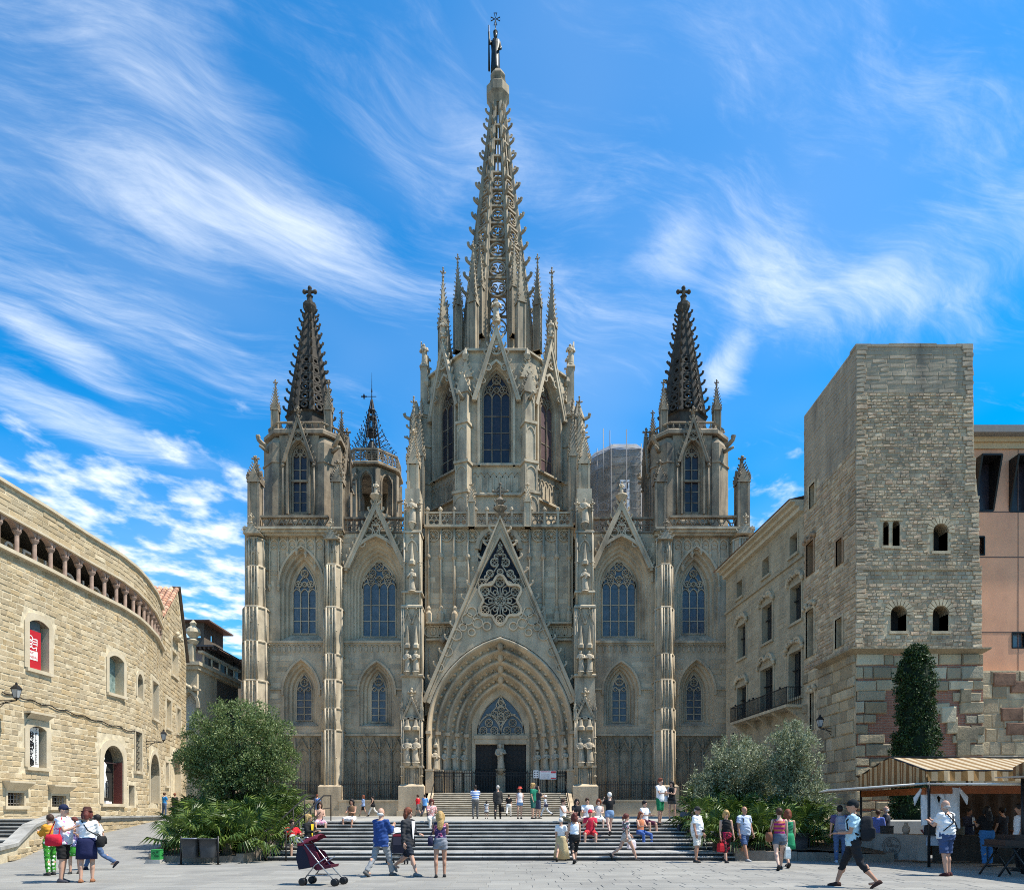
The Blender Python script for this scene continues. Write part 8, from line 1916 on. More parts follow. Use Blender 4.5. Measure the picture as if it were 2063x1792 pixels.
    for sg in (-1, 1):
        r0 = (.086 if not female else .088)*s*(g*.4+.6); limb(bd, J['hip', sg], J['knee', sg], J['ank', sg], r0, .056*s, .036*s)
        kk, aa = J['knee', sg], J['ank', sg]; bd.ball(tuple(kk.lerp(aa, .30)+Vector((0, .018*s, 0))), .054*s, 8, 6, 1, 1, 1.9 if pose not in ('sit', 'sitlow') else 1.3)
        bd.tube([aa, aa+Vector((0, .02, -.05))*s, aa+Vector((0, -.14, -.065))*s], [.036*s, .038*s, .028*s], 8)
    o = bd.build('body', sk, e); remesh(o, vox)
    if near:      # hands with five fingers
        for sg in (-1, 1):
            hb = MB(); W, d = J['wr', sg], J['hd', sg]; sd = Vector((0,1,0)) if abs(d.y) < .8 else Vector((1,0,0)); sd = (sd-d*sd.dot(d)).normalized(); up = d.cross(sd)
            hb.tube([W-d*.02*s, W+d*.03*s, W+d*.085*s], [.026*s, .040*s, .036*s], 8, flat=.5, up=up)
            for fI, (o_, ln) in enumerate(((-.028,.062),(-.010,.076),(.010,.072),(.027,.056))):
                p0 = W+d*.08*s+sd*o_*s; cu = up*(-.012-.004*fI)*s*(1 if sg > 0 else -1); hb.tube([p0, p0+d*ln*.5*s+cu*.5, p0+d*ln*s*.92+cu*2], [.0095*s,.0088*s,.0065*s], 6)
            p0 = W+d*.025*s-sd*.030*s; hb.tube([p0, p0+d*.03*s-sd*.022*s, p0+d*.062*s-sd*.026*s], [.012*s,.011*s,.008*s], 6); hb.build('hand', sk, e)
    # face
    fc = MB(); fc.M = T; dk = BLK
    if glasses:
        for sg in (-1, 1): fc.ball((sg*.034*s, -.088*s, .02*s), .026*s, 8, 6, 1.15, .35, .85)
        fc.tube([(-.075*s,-.03*s,.024*s),(-.06*s,-.085*s,.024*s),(.06*s,-.085*s,.024*s),(.075*s,-.03*s,.024*s)], .005*s, 4); fc.build('sunglasses', dk, e)
    else:
        for sg in (-1, 1): fc.ball((sg*.033*s, -.086*s, .018*s), .0105*s, 6, 5, 1.3, .6, .8); fc.tube([(sg*.018*s,-.093*s,.040*s),(sg*.048*s,-.083*s,.040*s)], .004*s, 4)
        fc.build('eyes', HAIRM['dark'], e)
    mo = MB(); mo.M = T; mo.tube([(-.024*s,-.088*s,-.066*s),(0,-.097*s,-.066*s),(.024*s,-.088*s,-.066*s)], [.004*s,.007*s,.004*s], 5); mo.build('mouth', plain('lips', (.30,.10,.09)) if 'lips' not in bpy.data.materials else bpy.data.materials['lips'], e)
    # hair
    if hair[0] != 'bald':
        hb = MB(); hb.M = T; hm = HAIRM[hair[1]]
        if hair[0] in ('short', 'long', 'bun', 'bob', 'curly', 'tail'):
            big = .96 if hat else 1.16 if hair[0] in ('curly', 'bob') else 1.06
            hb.ball((0, .026*s, .034*s), .102*s*big, 14, 10, .86, 1.0, 1.06)
            if not hat: hb.ball((0, -.055*s, .088*s), .05*s, 8, 6, 1.25, .8, .6)
            if hair[0] in ('bob', 'curly', 'long'):
                for sg in (-1, 1): hb.tube([(sg*.065*s,.02*s,.06*s),(sg*.092*s,.015*s,-.03*s),(sg*.085*s,.02*s,-.12*s)], [.045*s,.042*s,.03*s], 8)
                hb.tube([(0,.07*s,.05*s),(0,.095*s,-.06*s),(0,.09*s,-.15*s)], [.07*s,.075*s,.055*s], 10)
            if hair[0] == 'long': hb.tube([(0,.075*s,-.03*s),(-.01*s,.115*s,-.18*s),(.01*s,.135*s,-.30*s),(0,.13*s,-.38*s)], [.085*s,.10*s,.085*s,.03*s], 10, flat=.62, up=(0,1,0))
            if hair[0] == 'bun': hb.ball((0,.12*s,.05*s), .048*s, 8, 6)
            if hair[0] == 'tail': hb.tube([(0,.10*s,.05*s),(0,.15*s,0),(0,.14*s,-.16*s)], [.035*s,.042*s,.015*s], 8)
            if hair[0] == 'curly':
                rr = random.Random(int(px*7))
                for _ in range(26): a = rr.uniform(0, 6.28); q_ = rr.uniform(-.12,.13); hb.ball((.092*s*math.cos(a), .035*s+.09*s*abs(math.sin(a)), q_*s), .034*s, 6, 5)
        elif hair[0] == 'fringe':
            hb.ball((0, .034*s, -.028*s), .098*s, 12, 8, .88, .90, .62)
        o = hb.build('hair', hm, e); remesh(o, max(vox*.75, .013), 1)
    if hat:
        hb = MB(); hb.M = T; hm = fab(hat[1])
        if hat[0] == 'cap': hb.ball((0, .012*s, .05*s), .103*s, 14, 8, .86, 1.04, .92); hb.loft([[(x*s, (-.085-.0*x)*s, .058*s) for x in (-.075,-.04,0,.04,.075)], [(x*s*.9, (-.165+abs(x)*.5)*s, .046*s) for x in (-.075,-.04,0,.04,.075)], [(x*s*.9, (-.165+abs(x)*.5)*s, .038*s) for x in (-.075,-.04,0,.04,.075)], [(x*s, -.085*s, .045*s) for x in (-.075,-.04,0,.04,.075)]])
        else: hb.lathe([(.17*s,.055*s),(.175*s,.062*s),(.10*s,.075*s),(.098*s,.15*s),(.085*s,.172*s),(.02*s,.165*s)] if hat[0] == 'brim' else [(.13*s,.05*s),(.135*s,.056*s),(.095*s,.075*s),(.094*s,.135*s),(.075*s,.165*s),(.02*s,.16*s)], 0, .01*s, 16, smooth=True)
        hb.build('hat', hm, e)
    # clothes
    tm = top[0]; t = MB(); k = .016*s
    if tm in ('tee', 'long', 'jacket', 'tank', 'blouse'):
        hem = .80 if tm == 'jacket' else .86 if tm != 'tank' else .90
        zz = [hem] + [v for v in tz if v > hem+.02][:-1]; idx = [min(range(8), key=lambda i: abs(tz[i]-v)) for v in zz]
        ex = .020 if tm in ('tee', 'tank') else .034
        ell_tube(t, [P(0, -.008, v) for v in zz] + ([P(0,0,1.465)] if tm != 'tank' else [P(0,0,1.44)]), [(rx[i]+ex)*s*(1.07 if j == 0 else 1) for j, i in enumerate(idx)] + [.085*s if tm != 'tank' else .10*s], [(ry[i]+ex)*s*(1.07 if j == 0 else 1) for j, i in enumerate(idx)] + [.075*s], 16)
        for sg in (-1, 1):
            S0, E, Wr = J['sh', sg], J['el', sg], J['wr', sg]
            if tm in ('tee', 'blouse'): end = S0.lerp(E, .66 if tm == 'tee' else .95); t.tube([P(sg*.10,0,1.43), S0+Vector((0,0,.008*s)), S0.lerp(E, .4), end], [.07*s,.070*s,.066*s,.068*s], 10)
            elif tm in ('long', 'jacket'): t.tube([P(sg*.10,0,1.43), S0+Vector((0,0,.008*s)), S0.lerp(E, .5), E, E.lerp(Wr, .5), E.lerp(Wr, .92)], [.07*s,.072*s,.066*s,.058*s,.050*s,.044*s], 10)
            else: t.tube([P(sg*.085,-.03,1.38), P(sg*.10,.0,1.462), P(sg*.085,.05,1.36)], [.028*s]*3, 6)
        o = t.build('shirt' if tm != 'jacket' else 'jacket', fab(*top[1:]), e); remesh(o, vox)
    bm = bot[0]; b = MB()
    if bm in ('trousers', 'shorts', 'capri', 'mini'):
        ell_tube(b, [P(0,0,.84), P(0,0,.95), P(0,0,1.03), P(0,0,1.06)], [(.165*g+.01)*s, (.172*g+.012)*s, (.158*g+.012)*s, (.152*g+.012)*s], [(.115*g+.012)*s, (.128*g+.014)*s, (.124*g+.012)*s, (.118*g+.012)*s], 14)
        for sg in (-1, 1):
            H, K_, An = J['hip', sg], J['knee', sg], J['ank', sg]; r0 = (.100*(g*.4+.6))*s
            if bm == 'trousers': b.tube([H+Vector((0,0,.03*s)), H.lerp(K_, .5), K_, K_.lerp(An, .5), An+Vector((0,.0,.0))], [r0*1.02,.088*s,.072*s,.068*s,.060*s], 10)
            elif bm == 'capri': b.tube([H+Vector((0,0,.03*s)), H.lerp(K_, .5), K_, K_.lerp(An, .42)], [r0*1.02,.088*s,.070*s,.064*s], 10)
            elif bm == 'shorts': b.tube([H+Vector((0,0,.03*s)), H.lerp(K_, .5), H.lerp(K_, .93)], [r0*1.04,.098*s,.094*s], 10)
            else: b.tube([H+Vector((0,0,.03*s)), H.lerp(K_, .42)], [r0*1.05,.102*s], 10)
            if bm == 'trousers' : b.ball(tuple(K_), .068*s, 8, 6)
        nm = 'trousers' if bm == 'trousers' else 'shorts'
    elif bm in ('skirt', 'long_skirt', 'dress'):
        bot_t = {'skirt': .56, 'long_skirt': .16, 'dress': .60}[bm]
        if pose == 'sit':
            ell_tube(b, [P(0,0,.86), P(0,0,.95), P(0,0,1.05)], [.19*s,.19*s,.155*s], [.14*s,.14*s,.12*s], 14)
            for sg in (-1, 1): b.tube([J['hip', sg]+Vector((0,0,.02*s)), J['hip', sg].lerp(J['knee', sg], .6), J['knee', sg]], [.115*s,.11*s,.10*s], 10)
            b.tube([(J['hip', -1]+J['hip', 1])/2, (J['knee', -1]+J['knee', 1])/2], [.10*s,.09*s], 8)
        else:
            rr = []; zs_ = [1.07, .98, .88, lerp(.88, bot_t, .5), bot_t]; fl = {'skirt': 1.0, 'long_skirt': 1.45, 'dress': 1.08}[bm]; xs = [.155, .185, .195, .20*lerp(1, fl, .5), .20*fl]
            for zz_, r_ in zip(zs_, xs): rr.append([tuple(P((r_*g*(1+.05*math.sin(w*7)*(1.07-zz_)*2))*math.cos(w), r_*.74*g*(1+.05*math.sin(w*7)*(1.07-zz_)*2)*math.sin(w), zz_)) for w in [2*math.pi*i/28 for i in range(28)]])
            b.loft(rr, True, True, True)
        nm = 'skirt'
    o = b.build(nm, fab(*bot[1:]), e)
    if bm in ('trousers', 'shorts', 'capri', 'mini') or pose == 'sit': remesh(o, vox)
    for sg in (-1, 1):      # shoes
        aa = J['ank', sg]; sb = MB(); sit = pose in ('sit', 'sitlow'); rings_ = []
        pit = 0 if sit or pose == 'stand' else max(0, math.radians(-legs[0 if sg < 0 else 1][0])*1.4+math.radians(legs[0 if sg < 0 else 1][1]-6)*.5)
        Tm = Matrix.Translation(aa) @ Matrix.Rotation(pit, 4, 'X'); sb.M = Tm
        for y, w, hh in ((.075,.030,.045),(.06,.038,.075),(0,.040,.085),(-.07,.045,.062),(-.13,.044,.046),(-.175,.025,.030)):
            rings_.append([(x*w*s, y*s, (-.085+zz_*hh)*s) for x, zz_ in ((-1,0),(-1.05,.4),(-.7,1),(.7,1),(1.05,.4),(1,0))])
        sb.loft(rings_, True, True, True); sb.build('shoe', fab(shoe), e)
    for a in acc:
        ab = MB(); kd = a[0]; m_ = fab(a[1])
        if kd == 'backpack':
            c = P(0, .20+.03*g, 1.22); ab.M = Matrix.Translation(c); ab.loft([[(x*.16*s*k_, y*.105*s*k_+.0, z_*s) for x, y in ((-1,-.9),(-.6,.7),(0,1),(.6,.7),(1,-.9),(0,-1))] for z_, k_ in ((-.26,.75),(-.22,1.0),(-.02,1.08),(.16,.98),(.23,.7))], True, True, True); ab.box(-.11*s,.11*s,.07*s,.15*s,-.2*s,.0); o = ab.build('backpack', m_, e); remesh(o, max(vox, .018), 2)
            st = MB()
            for sg in (-1, 1): st.tube([P(sg*.10,.12,1.44), P(sg*.115,.02,1.485), P(sg*.125,-.115*max(1, g*.95),1.36), P(sg*.13,-.10*g,1.20), P(sg*.16,.09,1.08)], .022*s, 6, flat=.6)
            st.build('strap', m_, e)
        elif kd == 'bag':     # hand-held bag
            sg = a[2]; w_ = J['wr', sg]+J['hd', sg]*.08*s; ab.M = Matrix.Translation(w_); zz = a[3] if len(a) > 3 else .34
            ab.loft([[(x*.07*s*k_, y*.15*s*k_, -z_*s) for x, y in ((-1,-1),(1,-1),(1,1),(-1,1))] for z_, k_ in ((.13,.75),(.2,.95),(zz,1.05),(zz+.04,.9))], True, False, True)
            for q in (-.07, .07): ab.tube([(0,q*s,-.13*s),(0,q*.4*s,0),(0,-q*.2*s,.0)], .008*s, 5)
            ab.build('bag', m_, e)
        elif kd == 'shoulder':
            sg = a[2]; c = P(sg*.26*g, .02, .98); ab.M = Matrix.Translation(c); ab.loft([[(x*.065*s*k_, y*.17*s*k_, z_*s) for x, y in ((-1,-.8),(-.5,-1),(.5,-1),(1,-.8),(1,.8),(.5,1),(-.5,1),(-1,.8))] for z_, k_ in ((-.14,.7),(-.11,1.0),(.04,1.0),(.12,.8))], True, True, True); ab.build('bag', m_, e)
            st = MB(); st.tube([P(sg*.26*g,-.10,1.08), P(sg*.14,-.05,1.475), P(sg*.14,.06,1.47), P(sg*.26*g,.12,1.08)] if not (len(a) > 3 and a[3]) else [P(sg*.27*g,-.08,1.08), P(sg*.06,-.155*g,1.25), P(-sg*.10,-.08,1.47), P(-sg*.10,.06,1.475), P(sg*.05,.155*g,1.25), P(sg*.27*g,.10,1.08)], .014*s, 6); st.build('strap', m_, e)
        elif kd == 'cross':
            for s2 in (-1, 1): ab.tube([P(-s2*.2*g,-.10,1.05), P(s2*.02,-.165*g,1.28), P(s2*.11,-.03,1.485), P(s2*.09,.10,1.44), P(-s2*.02,.165*g,1.25), P(-s2*.19*g,.12,1.05)], .013*s, 6)
            ab.build('strap', m_, e)
        elif kd == 'belt_bag': ab.ball(tuple(P(.02,-.17*g,1.0)), .085*s, 10, 8, 1.1, .5, .6); ab.tube([P(-.17*g,0,1.03), P(0,-.155*g,1.02), P(.17*g,0,1.03), P(0,.15*g,1.03)], .012*s, 5); ab.build('waist_bag', m_, e)
        elif kd == 'tie': 
            ab.ball(tuple(P(0,-.16,1.22)), .09*s, 10, 8, .9, .35, 1.6); ab.build('shirt_print', m_, e)
        elif kd == 'inner': ab.loft([[P(x*k_, -.168-.006*k_, zz_) for x in (-.055,0,.055)] for zz_, k_ in ((1.44,1.25),(1.3,1.0),(1.12,.55),(1.0,.2))], False, True); ab.build('undershirt', m_, e)
        elif kd == 'guitar':
            c = P(0, -.24, 1.10); ab.M = Matrix.Translation(c) @ Matrix.Rotation(math.radians(18), 4, 'Y'); 
            out = [(.20*math.cos(t)*(1+.0), .155*math.sin(t)*(1-.18*math.cos(2*t)*0)) for t in [2*math.pi*i/20 for i in range(20)]]
            out = [(x*(1.15 if x > 0 else 1), z_*(1.0 if x < 0 else .82)*(1-.22*math.exp(-(x-.03)**2/.004))) for x, z_ in out]
            ab.plate([(x*s, z_*s) for x, z_ in out], [], -.045*s, .045*s); g1 = ab.build('guitar', m_, e)
            nk = MB(); nk.M = Matrix.Translation(c) @ Matrix.Rotation(math.radians(18), 4, 'Y'); nk.box(.1*s,.62*s,-.062*s,-.046*s,-.024*s,.024*s); nk.box(.62*s,.76*s,-.066*s,-.046*s,-.04*s,.04*s); nk.build('guitar_neck', fab((.05,.025,.012)), e)
    return e
def finish_people():
    dg = bpy.context.evaluated_depsgraph_get(); dg.update()
    for o in PEND:
        me = bpy.data.meshes.new_from_object(o.evaluated_get(dg)); old = o.data; o.modifiers.clear(); o.data = me
        if o.name[:4] in ('shir', 'jack', 'trou', 'shor', 'skir') and o.parent.location.y < 24:      # folds in the cloth
            k = len(me.vertices); co = np.empty(k*3, 'f'); me.vertices.foreach_get('co', co); co = co.reshape(-1, 3); nn = np.empty(k*3, 'f'); me.vertices.foreach_get('normal', nn); x, y, z = co.T; ph = o.parent.location.x*7
            q = np.sin(x*31+z*13+ph)*np.sin(z*34-y*23+ph*2) + .6*np.sin(y*41+z*57+x*17+ph) + .5*np.sin(z*76+x*22); me.vertices.foreach_set('co', (co + nn.reshape(-1, 3)*(q*.0062)[:, None]).ravel())
        me.polygons.foreach_set('use_smooth', [True]*len(me.polygons)); bpy.data.meshes.remove(old)
def build_people():
    p = person; W_ = (.72,.72,.72); N_ = (.02,.022,.045); K_ = (.015,.015,.016); D_ = (.07,.11,.20); T_ = TER
    # group on the left
    p(127, 1776, 1.75, 92, 'man in navy cap, white printed T-shirt and black shorts with a red bag', 'contra', top=('tee', (.62,.68,.78), 'floral', (.8,.82,.85), 6), bot=('shorts', K_), hair=('short', 'brown'), hat=('cap', (.015,.02,.05)), shoe=(.05,.05,.06), arms='read', girth=1.22, acc=(('shoulder', (.55,.02,.04), -1),))
    p(175, 1776, 1.66, 200, 'woman in brown hat, white blouse and navy skirt with a black strap across her back', 'contra', top=('blouse', W_), bot=('skirt', (.015,.018,.06)), hair=('bob', 'auburn'), hat=('fedora', (.06,.025,.02)), shoe=(.28,.12,.06), arms='read', female=True, girth=1.12, acc=(('shoulder', K_, -1, True),), head=12)
    p(101, 1762, 1.52, 250, 'woman in orange top and green polka dot trousers behind the man in navy cap', 'stand', top=('long', (.55,.24,.03)), bot=('trousers', (.05,.24,.03), 'dots', (.75,.8,.7), 11), hair=('short', 'brown'), arms='read', female=True, girth=1.15)
    p(150, 1759, 1.44, 20, 'short woman with sunglasses and purple scarf standing between the couple', 'stand', top=('blouse', (.16,.12,.30), 'floral', (.7,.7,.75), 12), bot=('skirt', (.06,.30,.04), 'dots', (.75,.8,.7), 12), hair=('bob', 'auburn'), glasses=True, female=True, arms='read')
    p(196, 1751, 1.58, 285, 'person in white shirt and jeans striding off with a black shoulder bag', 'stride', top=('tee', W_), bot=('trousers', D_), hair=('short', 'dark'), glasses=True, arms='walk', acc=(('shoulder', K_, -1),), shoe=(.02,.02,.03))
    p(331, 0, 1.68, 150, 'man in bright blue shirt and jeans at the top of the ramp', 'stand', Y=48, z=T_, top=('tee', (.03,.22,.52)), bot=('trousers', D_), hair=('short', 'brown'), arms='read')
    p(352, 0, 1.62, 170, 'person in dark clothes beside the man in bright blue shirt', 'stand', Y=47, z=T_, top=('long', (.05,.045,.04)), bot=('trousers', (.06,.06,.07)), hair=('short', 'red'))
    # front of the square
    p(767, 1764, 1.74, 150, 'bald older man in blue jacket and grey jeans', 'walk', top=('jacket', (.025,.06,.20)), bot=('trousers', (.24,.25,.26)), hair=('fringe', 'white'), arms='fold', girth=1.12, shoe=(.10,.10,.10))
    p(822, 1762, 1.76, 58, 'person in dark cardigan, white shirt and long black shorts striding right', 'stride', top=('jacket', (.035,.036,.04)), bot=('shorts', (.015,.02,.03)), hair=('bob', 'red'), arms='bag', girth=1.1, acc=(('inner', (.75,.75,.76)),), shoe=(.18,.18,.18), female=True)
    p(887, 1766, 1.60, 185, 'girl with long wavy blond hair, flowered top and grey shorts, back turned', 'contra', top=('tank', (.05,.035,.10), 'floral', (.55,.25,.35), 9), bot=('mini', (.22,.23,.26)), hair=('long', 'blond'), arms='read', female=True, skin=1, acc=(('shoulder', (.02,.02,.05), 1),))
    p(622, 1742, 1.50, 60, 'blond person in sunglasses and black top with a yellow print behind the stroller', 'stand', top=('long', K_), bot=('trousers', K_), hair=('curly', 'blond'), glasses=True, arms='lap', acc=(('inner', (.72,.50,.03)),), female=True)
    p(588, 0, 1.70, 40, 'street guitarist in red T-shirt and striped shorts sitting on the steps', 'sit', Y=23.6, z=.42, top=('tee', (.55,.02,.03)), bot=('shorts', (.03,.03,.03), 'stripe', (.7,.7,.7), 22), hair=('short', 'brown'), glasses=True, arms='guitar', acc=(('guitar', (.70,.68,.64)),))
    p(644, 0, 1.60, 20, 'woman with long fair hair and flowered skirt sitting on the upper steps', 'sit', Y=26.75, z=step_z(8), top=('tank', (.50,.30,.22)), bot=('skirt', (.45,.40,.42), 'floral', (.55,.2,.3), 10), hair=('long', 'brown'), arms='lap', female=True)
    p(709, 0, 1.62, -12, 'dark haired woman in brown top and white skirt sitting on the top step', 'sit', Y=27.1, z=T_, top=('tank', (.16,.09,.05)), bot=('skirt', (.68,.62,.58)), hair=('long', 'dark'), arms='lap', female=True, skin=1)
    p(869, 0, 1.60, 25, 'person in pink patterned top and cream trousers sitting on the top step', 'sit', Y=27.1, z=T_, top=('tee', (.50,.25,.24), 'floral', (.7,.6,.55), 9), bot=('trousers', (.60,.55,.48)), hair=('bob', 'auburn'), arms='fold', female=True)
    # terrace
    far = 54.0
    p(639, 0, 1.7, 190, 'person in blue shirt with a bag strap by the left buttress', 'stand', Y=far, z=T_, top=('tee', (.10,.19,.42)), bot=('trousers', D_), hair=('short', 'red'), acc=(('shoulder', K_, 1, True),))
    p(732, 0, 1.68, 285, 'woman in blue blouse and black skirt walking on the terrace', 'walk', Y=far, z=T_, top=('blouse', (.22,.30,.48)), bot=('skirt', K_), hair=('curly', 'red'), arms='walk', female=True)
    p(751, 0, 1.66, 285, 'woman in black vest and white trousers walking on the terrace', 'stride', Y=far, z=T_, top=('tank', K_), bot=('trousers', (.7,.66,.6)), hair=('tail', 'dark'), arms='walk', female=True, acc=(('shoulder', K_, 1),))
    p(842, 0, 1.74, 250, 'man in red T-shirt and grey shorts walking beside the portal steps', 'walk', Y=far, z=T_, top=('tee', (.55,.02,.03)), bot=('shorts', (.12,.12,.12)), hair=('short', 'brown'), arms='walk')
    p(856, 0, 1.76, 165, 'man in light blue shirt and navy trousers beside the portal steps', 'walk', Y=far, z=T_, top=('long', (.14,.34,.68)), bot=('trousers', N_), hair=('short', 'dark'), arms='fold')
    p(957.6, 0, 1.74, 185, 'man in blue and white striped shirt and grey trousers facing the portal', 'stand', Y=36, z=T_, top=('tee', (.75,.77,.8), 'stripe', (.10,.22,.55), 8), bot=('trousers', (.13,.125,.12)), hair=('short', 'dark'), arms='fold', skin=2, girth=1.15)
    p(980, 0, .92, 190, 'toddler in striped dress standing on the terrace', 'stand', Y=36, z=T_, top=('tee', (.75,.75,.75), 'stripe', (.05,.05,.06), 14), bot=('dress', (.75,.75,.75), 'stripe', (.05,.05,.06), 14), hair=('bob', 'dark'), female=True)
    p(1003, 0, 1.74, 178, 'woman in dark jacket and black trousers holding a handbag before the portal', 'walk', Y=35, z=T_, top=('jacket', (.045,.042,.04)), bot=('trousers', K_), hair=('bun', 'grey'), arms='down', female=True, acc=(('bag', K_, -1, .36),))
    p(1025, 0, 1.68, 175, 'woman in black top and wide white trousers by the portal steps', 'stride', Y=50, z=T_, top=('tee', K_), bot=('trousers', (.72,.7,.66)), hair=('short', 'dark'), female=True, girth=1.15)
    p(1047, 0, 1.62, 15, 'woman in red sun hat, white top and denim shorts on the terrace', 'contra', Y=36, z=T_, top=('tank', (.72,.68,.70)), bot=('mini', (.16,.28,.48)), hair=('long', 'brown'), hat=('brim', (.55,.08,.06)), female=True, arms='down')
    p(1074, 0, 1.84, 60, 'fair haired man in dark green shirt and shorts shading his eyes', 'contra', Y=36, z=T_, top=('tee', (.015,.16,.10)), bot=('shorts', (.02,.10,.085)), hair=('curly', 'blond'), arms='phone')
    p(1084, 0, 1.70, 120, 'dark haired person in black top half hidden behind the man in green', 'stand', Y=37, z=T_, top=('tee', (.04,.04,.05)), bot=('shorts', (.05,.06,.10)), hair=('bob', 'dark'), arms='fold')
    p(1099, 0, 1.62, 275, 'person in white hat and pale clothes walking along the portal steps', 'stride', Y=51, z=T_, top=('tee', (.68,.70,.74)), bot=('trousers', (.55,.58,.62)), hair=('short', 'grey'), hat=('brim', (.75,.75,.74)), arms='walk', acc=(('shoulder', (.05,.05,.08), 1),))
    # on the right half of the steps
    p(1134, 0, 1.62, 60, 'person in white sleeveless top sitting sideways at the left of the seated row', 'sit', Y=27.15, z=T_, top=('tank', W_), bot=('trousers', (.13,.11,.07)), hair=('short', 'brown'), arms='lap')
    p(1162, 0, 1.62, 10, 'girl with long black hair and black top, second in the seated row', 'sit', Y=27.1, z=T_, top=('tee', (.02,.02,.022)), bot=('skirt', (.50,.35,.28)), hair=('long', 'dark'), arms='lap', female=True)
    p(1183, 0, 1.68, 0, 'youth in white T-shirt, third in the seated row', 'sit', Y=27.1, z=T_, top=('tee', W_), bot=('shorts', (.5,.48,.45)), hair=('short', 'brown'), arms='lap')
    p(1206, 0, 1.60, -8, 'girl in cream top and white skirt at the right of the seated row', 'sit', Y=27.1, z=T_, top=('tank', (.68,.6,.54)), bot=('skirt', (.7,.66,.6)), hair=('bob', 'red'), arms='lap', female=True, skin=3)
    p(1189, 0, 1.74, -5, 'man in red T-shirt and red shorts sitting lower on the steps', 'sit', Y=25.5, z=step_z(5), top=('tee', (.55,.03,.06)), bot=('shorts', (.5,.03,.04)), hair=('short', 'brown'), hat=('cap', (.5,.04,.06)), arms='fold')
    p(1157, 1738, 1.58, 190, 'woman in white tank top and black capri trousers climbing towards the steps', 'walk', top=('tank', (.72,.76,.82)), bot=('capri', K_), hair=('curly', 'auburn'), arms='down', female=True, girth=1.15)
    p(1131, 1733.5, 1.44, 165, 'older woman in white cap and long beige skirt at the foot of the steps', 'walk', top=('tee', W_), bot=('long_skirt', (.52,.40,.22)), hair=('short', 'white'), hat=('cap', (.75,.75,.76)), arms='down', female=True, lean=-8, girth=1.1)
    p(1228, 0, 1.62, 190, 'short haired blond woman in black top and denim shorts standing on the steps', 'walk', Y=25.6, z=step_z(5), top=('tee', K_), bot=('mini', (.20,.30,.46)), hair=('short', 'white'), arms='camera', female=True, skin=3)
    p(1261, 1732.5, 1.60, 110, 'woman in flowered dress with a white shopping bag walking past the steps', 'stride', top=('tee', (.12,.12,.12), 'floral', (.7,.68,.64), 9), bot=('mini', (.40,.38,.36)), hair=('tail', 'auburn'), arms='walk', female=True, acc=(('bag', (.74,.66,.68), 1, .42),))
    p(1298, 0, 1.70, 40, 'dark haired youth in white vest and maroon shorts sitting on the upper steps', 'sit', Y=26.5, z=step_z(8), top=('tee', W_), bot=('shorts', (.10,.03,.05)), hair=('short', 'dark'), arms='lap')
    p(1290, 0, 1.60, 30, 'girl in orange top and jeans sitting below the dark haired youth', 'sit', Y=25.5, z=step_z(5), top=('tank', (.55,.20,.10)), bot=('trousers', (.05,.10,.28)), hair=('long', 'red'), arms='lap', female=True)
    p(1330, 0, 1.78, 40, 'fair haired man in white T-shirt and green shorts standing on the steps', 'contra', Y=26.75, z=step_z(8), top=('tee', W_), bot=('shorts', (.015,.17,.07)), hair=('short', 'red'), arms='lap')
    p(1354, 0, 1.58, 320, 'dark haired girl in black top with a white bag on the top step', 'contra', Y=27.6, z=T_, top=('tank', K_), bot=('mini', (.05,.05,.05)), hair=('long', 'dark'), arms='lap', female=True, acc=(('shoulder', (.7,.7,.72), -1),))
    p(1383, 0, 1.62, 330, 'person in dark clothes sitting in the shade of the palms', 'sit', Y=26.4, z=step_z(7), top=('tee', (.14,.14,.15)), bot=('trousers', (.05,.05,.06)), hair=('short', 'dark'), arms='lap')
    p(1396, 0, 1.60, 0, 'second shaded figure in maroon beside the palms', 'sit', Y=26.0, z=step_z(6), top=('tee', (.16,.03,.04)), bot=('shorts', (.05,.05,.06)), hair=('short', 'brown'), arms='lap')
    p(1404, 1736, 1.75, 48, 'stout man in white T-shirt, pale shorts and black cap with a waist bag', 'contra', top=('tee', W_), bot=('shorts', (.62,.60,.55)), hair=('short', 'grey'), hat=('cap', (.03,.03,.03)), arms='down', girth=1.28, acc=(('belt_bag', K_),), skin=1)
    p(1462.5, 1735.5, 1.68, 5, 'blond woman in black tank top and black and red skirt', 'walk', top=('tank', K_), bot=('capri', (.03,.012,.015), 'floral', (.35,.03,.05), 6), hair=('bob', 'blond'), arms='down', female=True, girth=1.1, head=14, acc=(('bag', (.45,.02,.03), -1, .38),))
    p(1499, 1733, 1.82, 20, 'bald man in pale T-shirt and denim shorts with a backpack', 'walk', top=('tee', (.46,.52,.62)), bot=('shorts', (.06,.10,.20)), hair=('bald', 'grey'), arms='down', girth=1.2, acc=(('backpack', (.03,.03,.03)),), skin=1, shoe=(.3,.3,.3))
    p(1570, 1751, 1.74, 172, 'woman in magenta and orange striped top and denim shorts walking away', 'walk', top=('tank', (.32,.02,.16), 'stripe', (.45,.16,.06), 9), bot=('mini', (.10,.13,.17)), hair=('bun', 'brown'), arms='down', female=True, girth=1.08, acc=(('shoulder', (.22,.09,.05), 1), ('bag', (.62,.66,.64), -1, .42)), skin=3)
    p(1587, 1746, 1.70, 178, 'red haired woman in green dress beside the woman in striped top', 'walk', top=('tank', (.02,.18,.09)), bot=('dress', (.02,.22,.10)), hair=('bob', 'red'), arms='down', female=True)
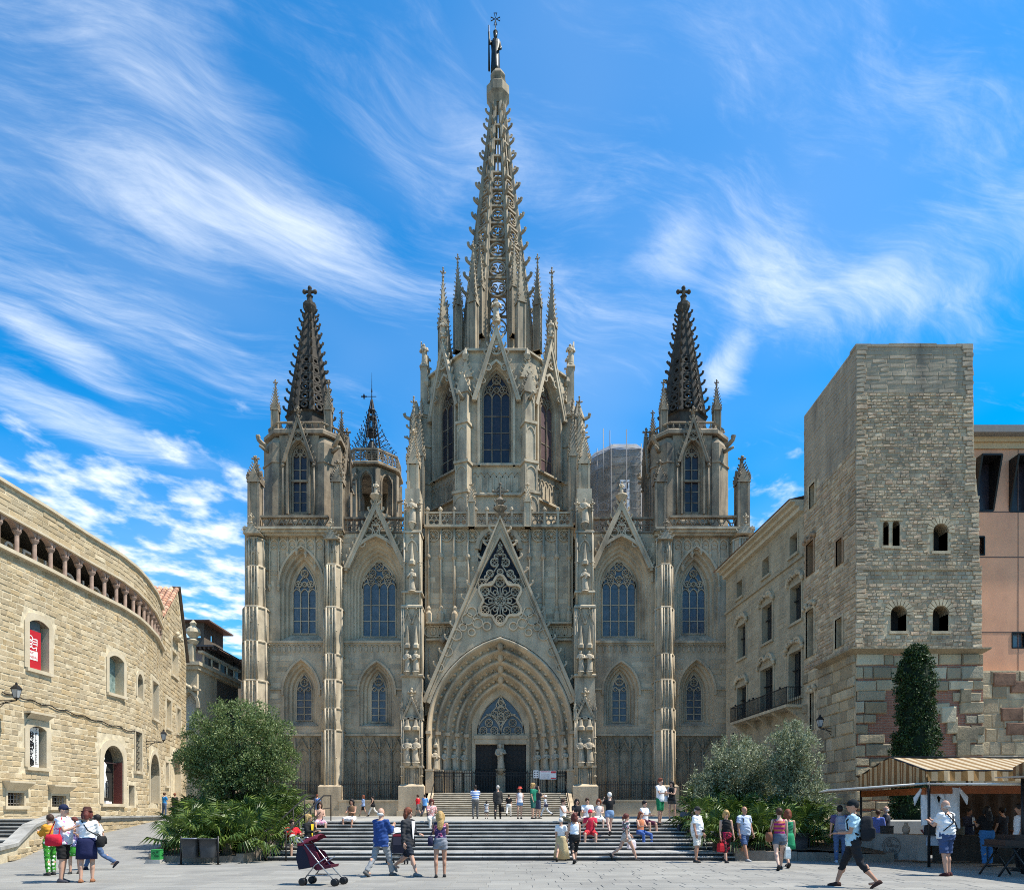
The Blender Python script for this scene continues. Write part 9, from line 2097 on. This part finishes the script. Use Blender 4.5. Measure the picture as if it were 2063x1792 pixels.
    p(1720, 1786, 1.90, 242, 'man in black cap, pale blue T-shirt and rolled black trousers with a big backpack', 'walk', top=('tee', (.40,.58,.66)), bot=('capri', (.02,.02,.022)), hair=('short', 'dark'), hat=('cap', (.012,.016,.018)), arms='bag', skin=1, acc=(('backpack', (.016,.017,.02)),), shoe=(.05,.025,.02))
    # around the stall
    p(1692, 1737, 1.78, 165, 'person in jeans and purple top with a grey backpack behind the man in black cap', 'stand', top=('tee', (.10,.08,.16)), bot=('trousers', D_), hair=('short', 'dark'), acc=(('backpack', (.22,.24,.30)),), shoe=(.35,.38,.45))
    p(1906, 1763, 1.88, 200, 'stout man in white T-shirt with crossed straps and denim shorts at the stall', 'contra', top=('tee', W_), bot=('shorts', (.05,.08,.17)), hair=('fringe', 'grey'), arms='read', girth=1.25, acc=(('cross', K_),), shoe=(.06,.02,.02))
    p(1988, 1745, 1.76, 180, 'woman with long dark hair, black top and blue jeans at the stall', 'stand', top=('tee', K_), bot=('trousers', (.05,.17,.38)), hair=('long', 'dark'), arms='read', female=True, girth=1.2, shoe=(.3,.18,.12))
    p(1951, 0, 1.72, 20, 'stallholder in dark jacket with beads round the neck', 'stand', Y=22.9, z=.004, top=('jacket', (.03,.035,.06)), bot=('trousers', K_), hair=('short', 'dark'), arms='lap', skin=2, acc=(('inner', (.5,.5,.48)),))
    p(1769, 0, 1.66, 120, 'man in blue shirt behind the far end of the stall', 'stand', Y=25.6, z=.004, top=('long', (.10,.15,.42)), bot=('trousers', N_), hair=('short', 'brown'), skin=1, girth=1.1)
    p(1786, 0, 1.80, 235, 'grey haired man in dark shirt behind the far end of the stall', 'stand', Y=26.2, z=.004, top=('tee', (.04,.045,.06)), bot=('trousers', N_), hair=('fringe', 'white'))
    p(2056, 0, 1.80, 250, 'person in white vest by the second stall, cut by the picture edge', 'stand', Y=18.6, z=.004, top=('tank', W_), bot=('trousers', K_), hair=('short', 'dark'), skin=1)
    p(2020, 0, 1.74, 200, 'person in dark clothes in the shade between the two stalls', 'stand', Y=23.2, z=.004, top=('tee', (.03,.03,.035)), bot=('trousers', (.04,.04,.05)), hair=('short', 'dark'))
    finish_people()
build_people()
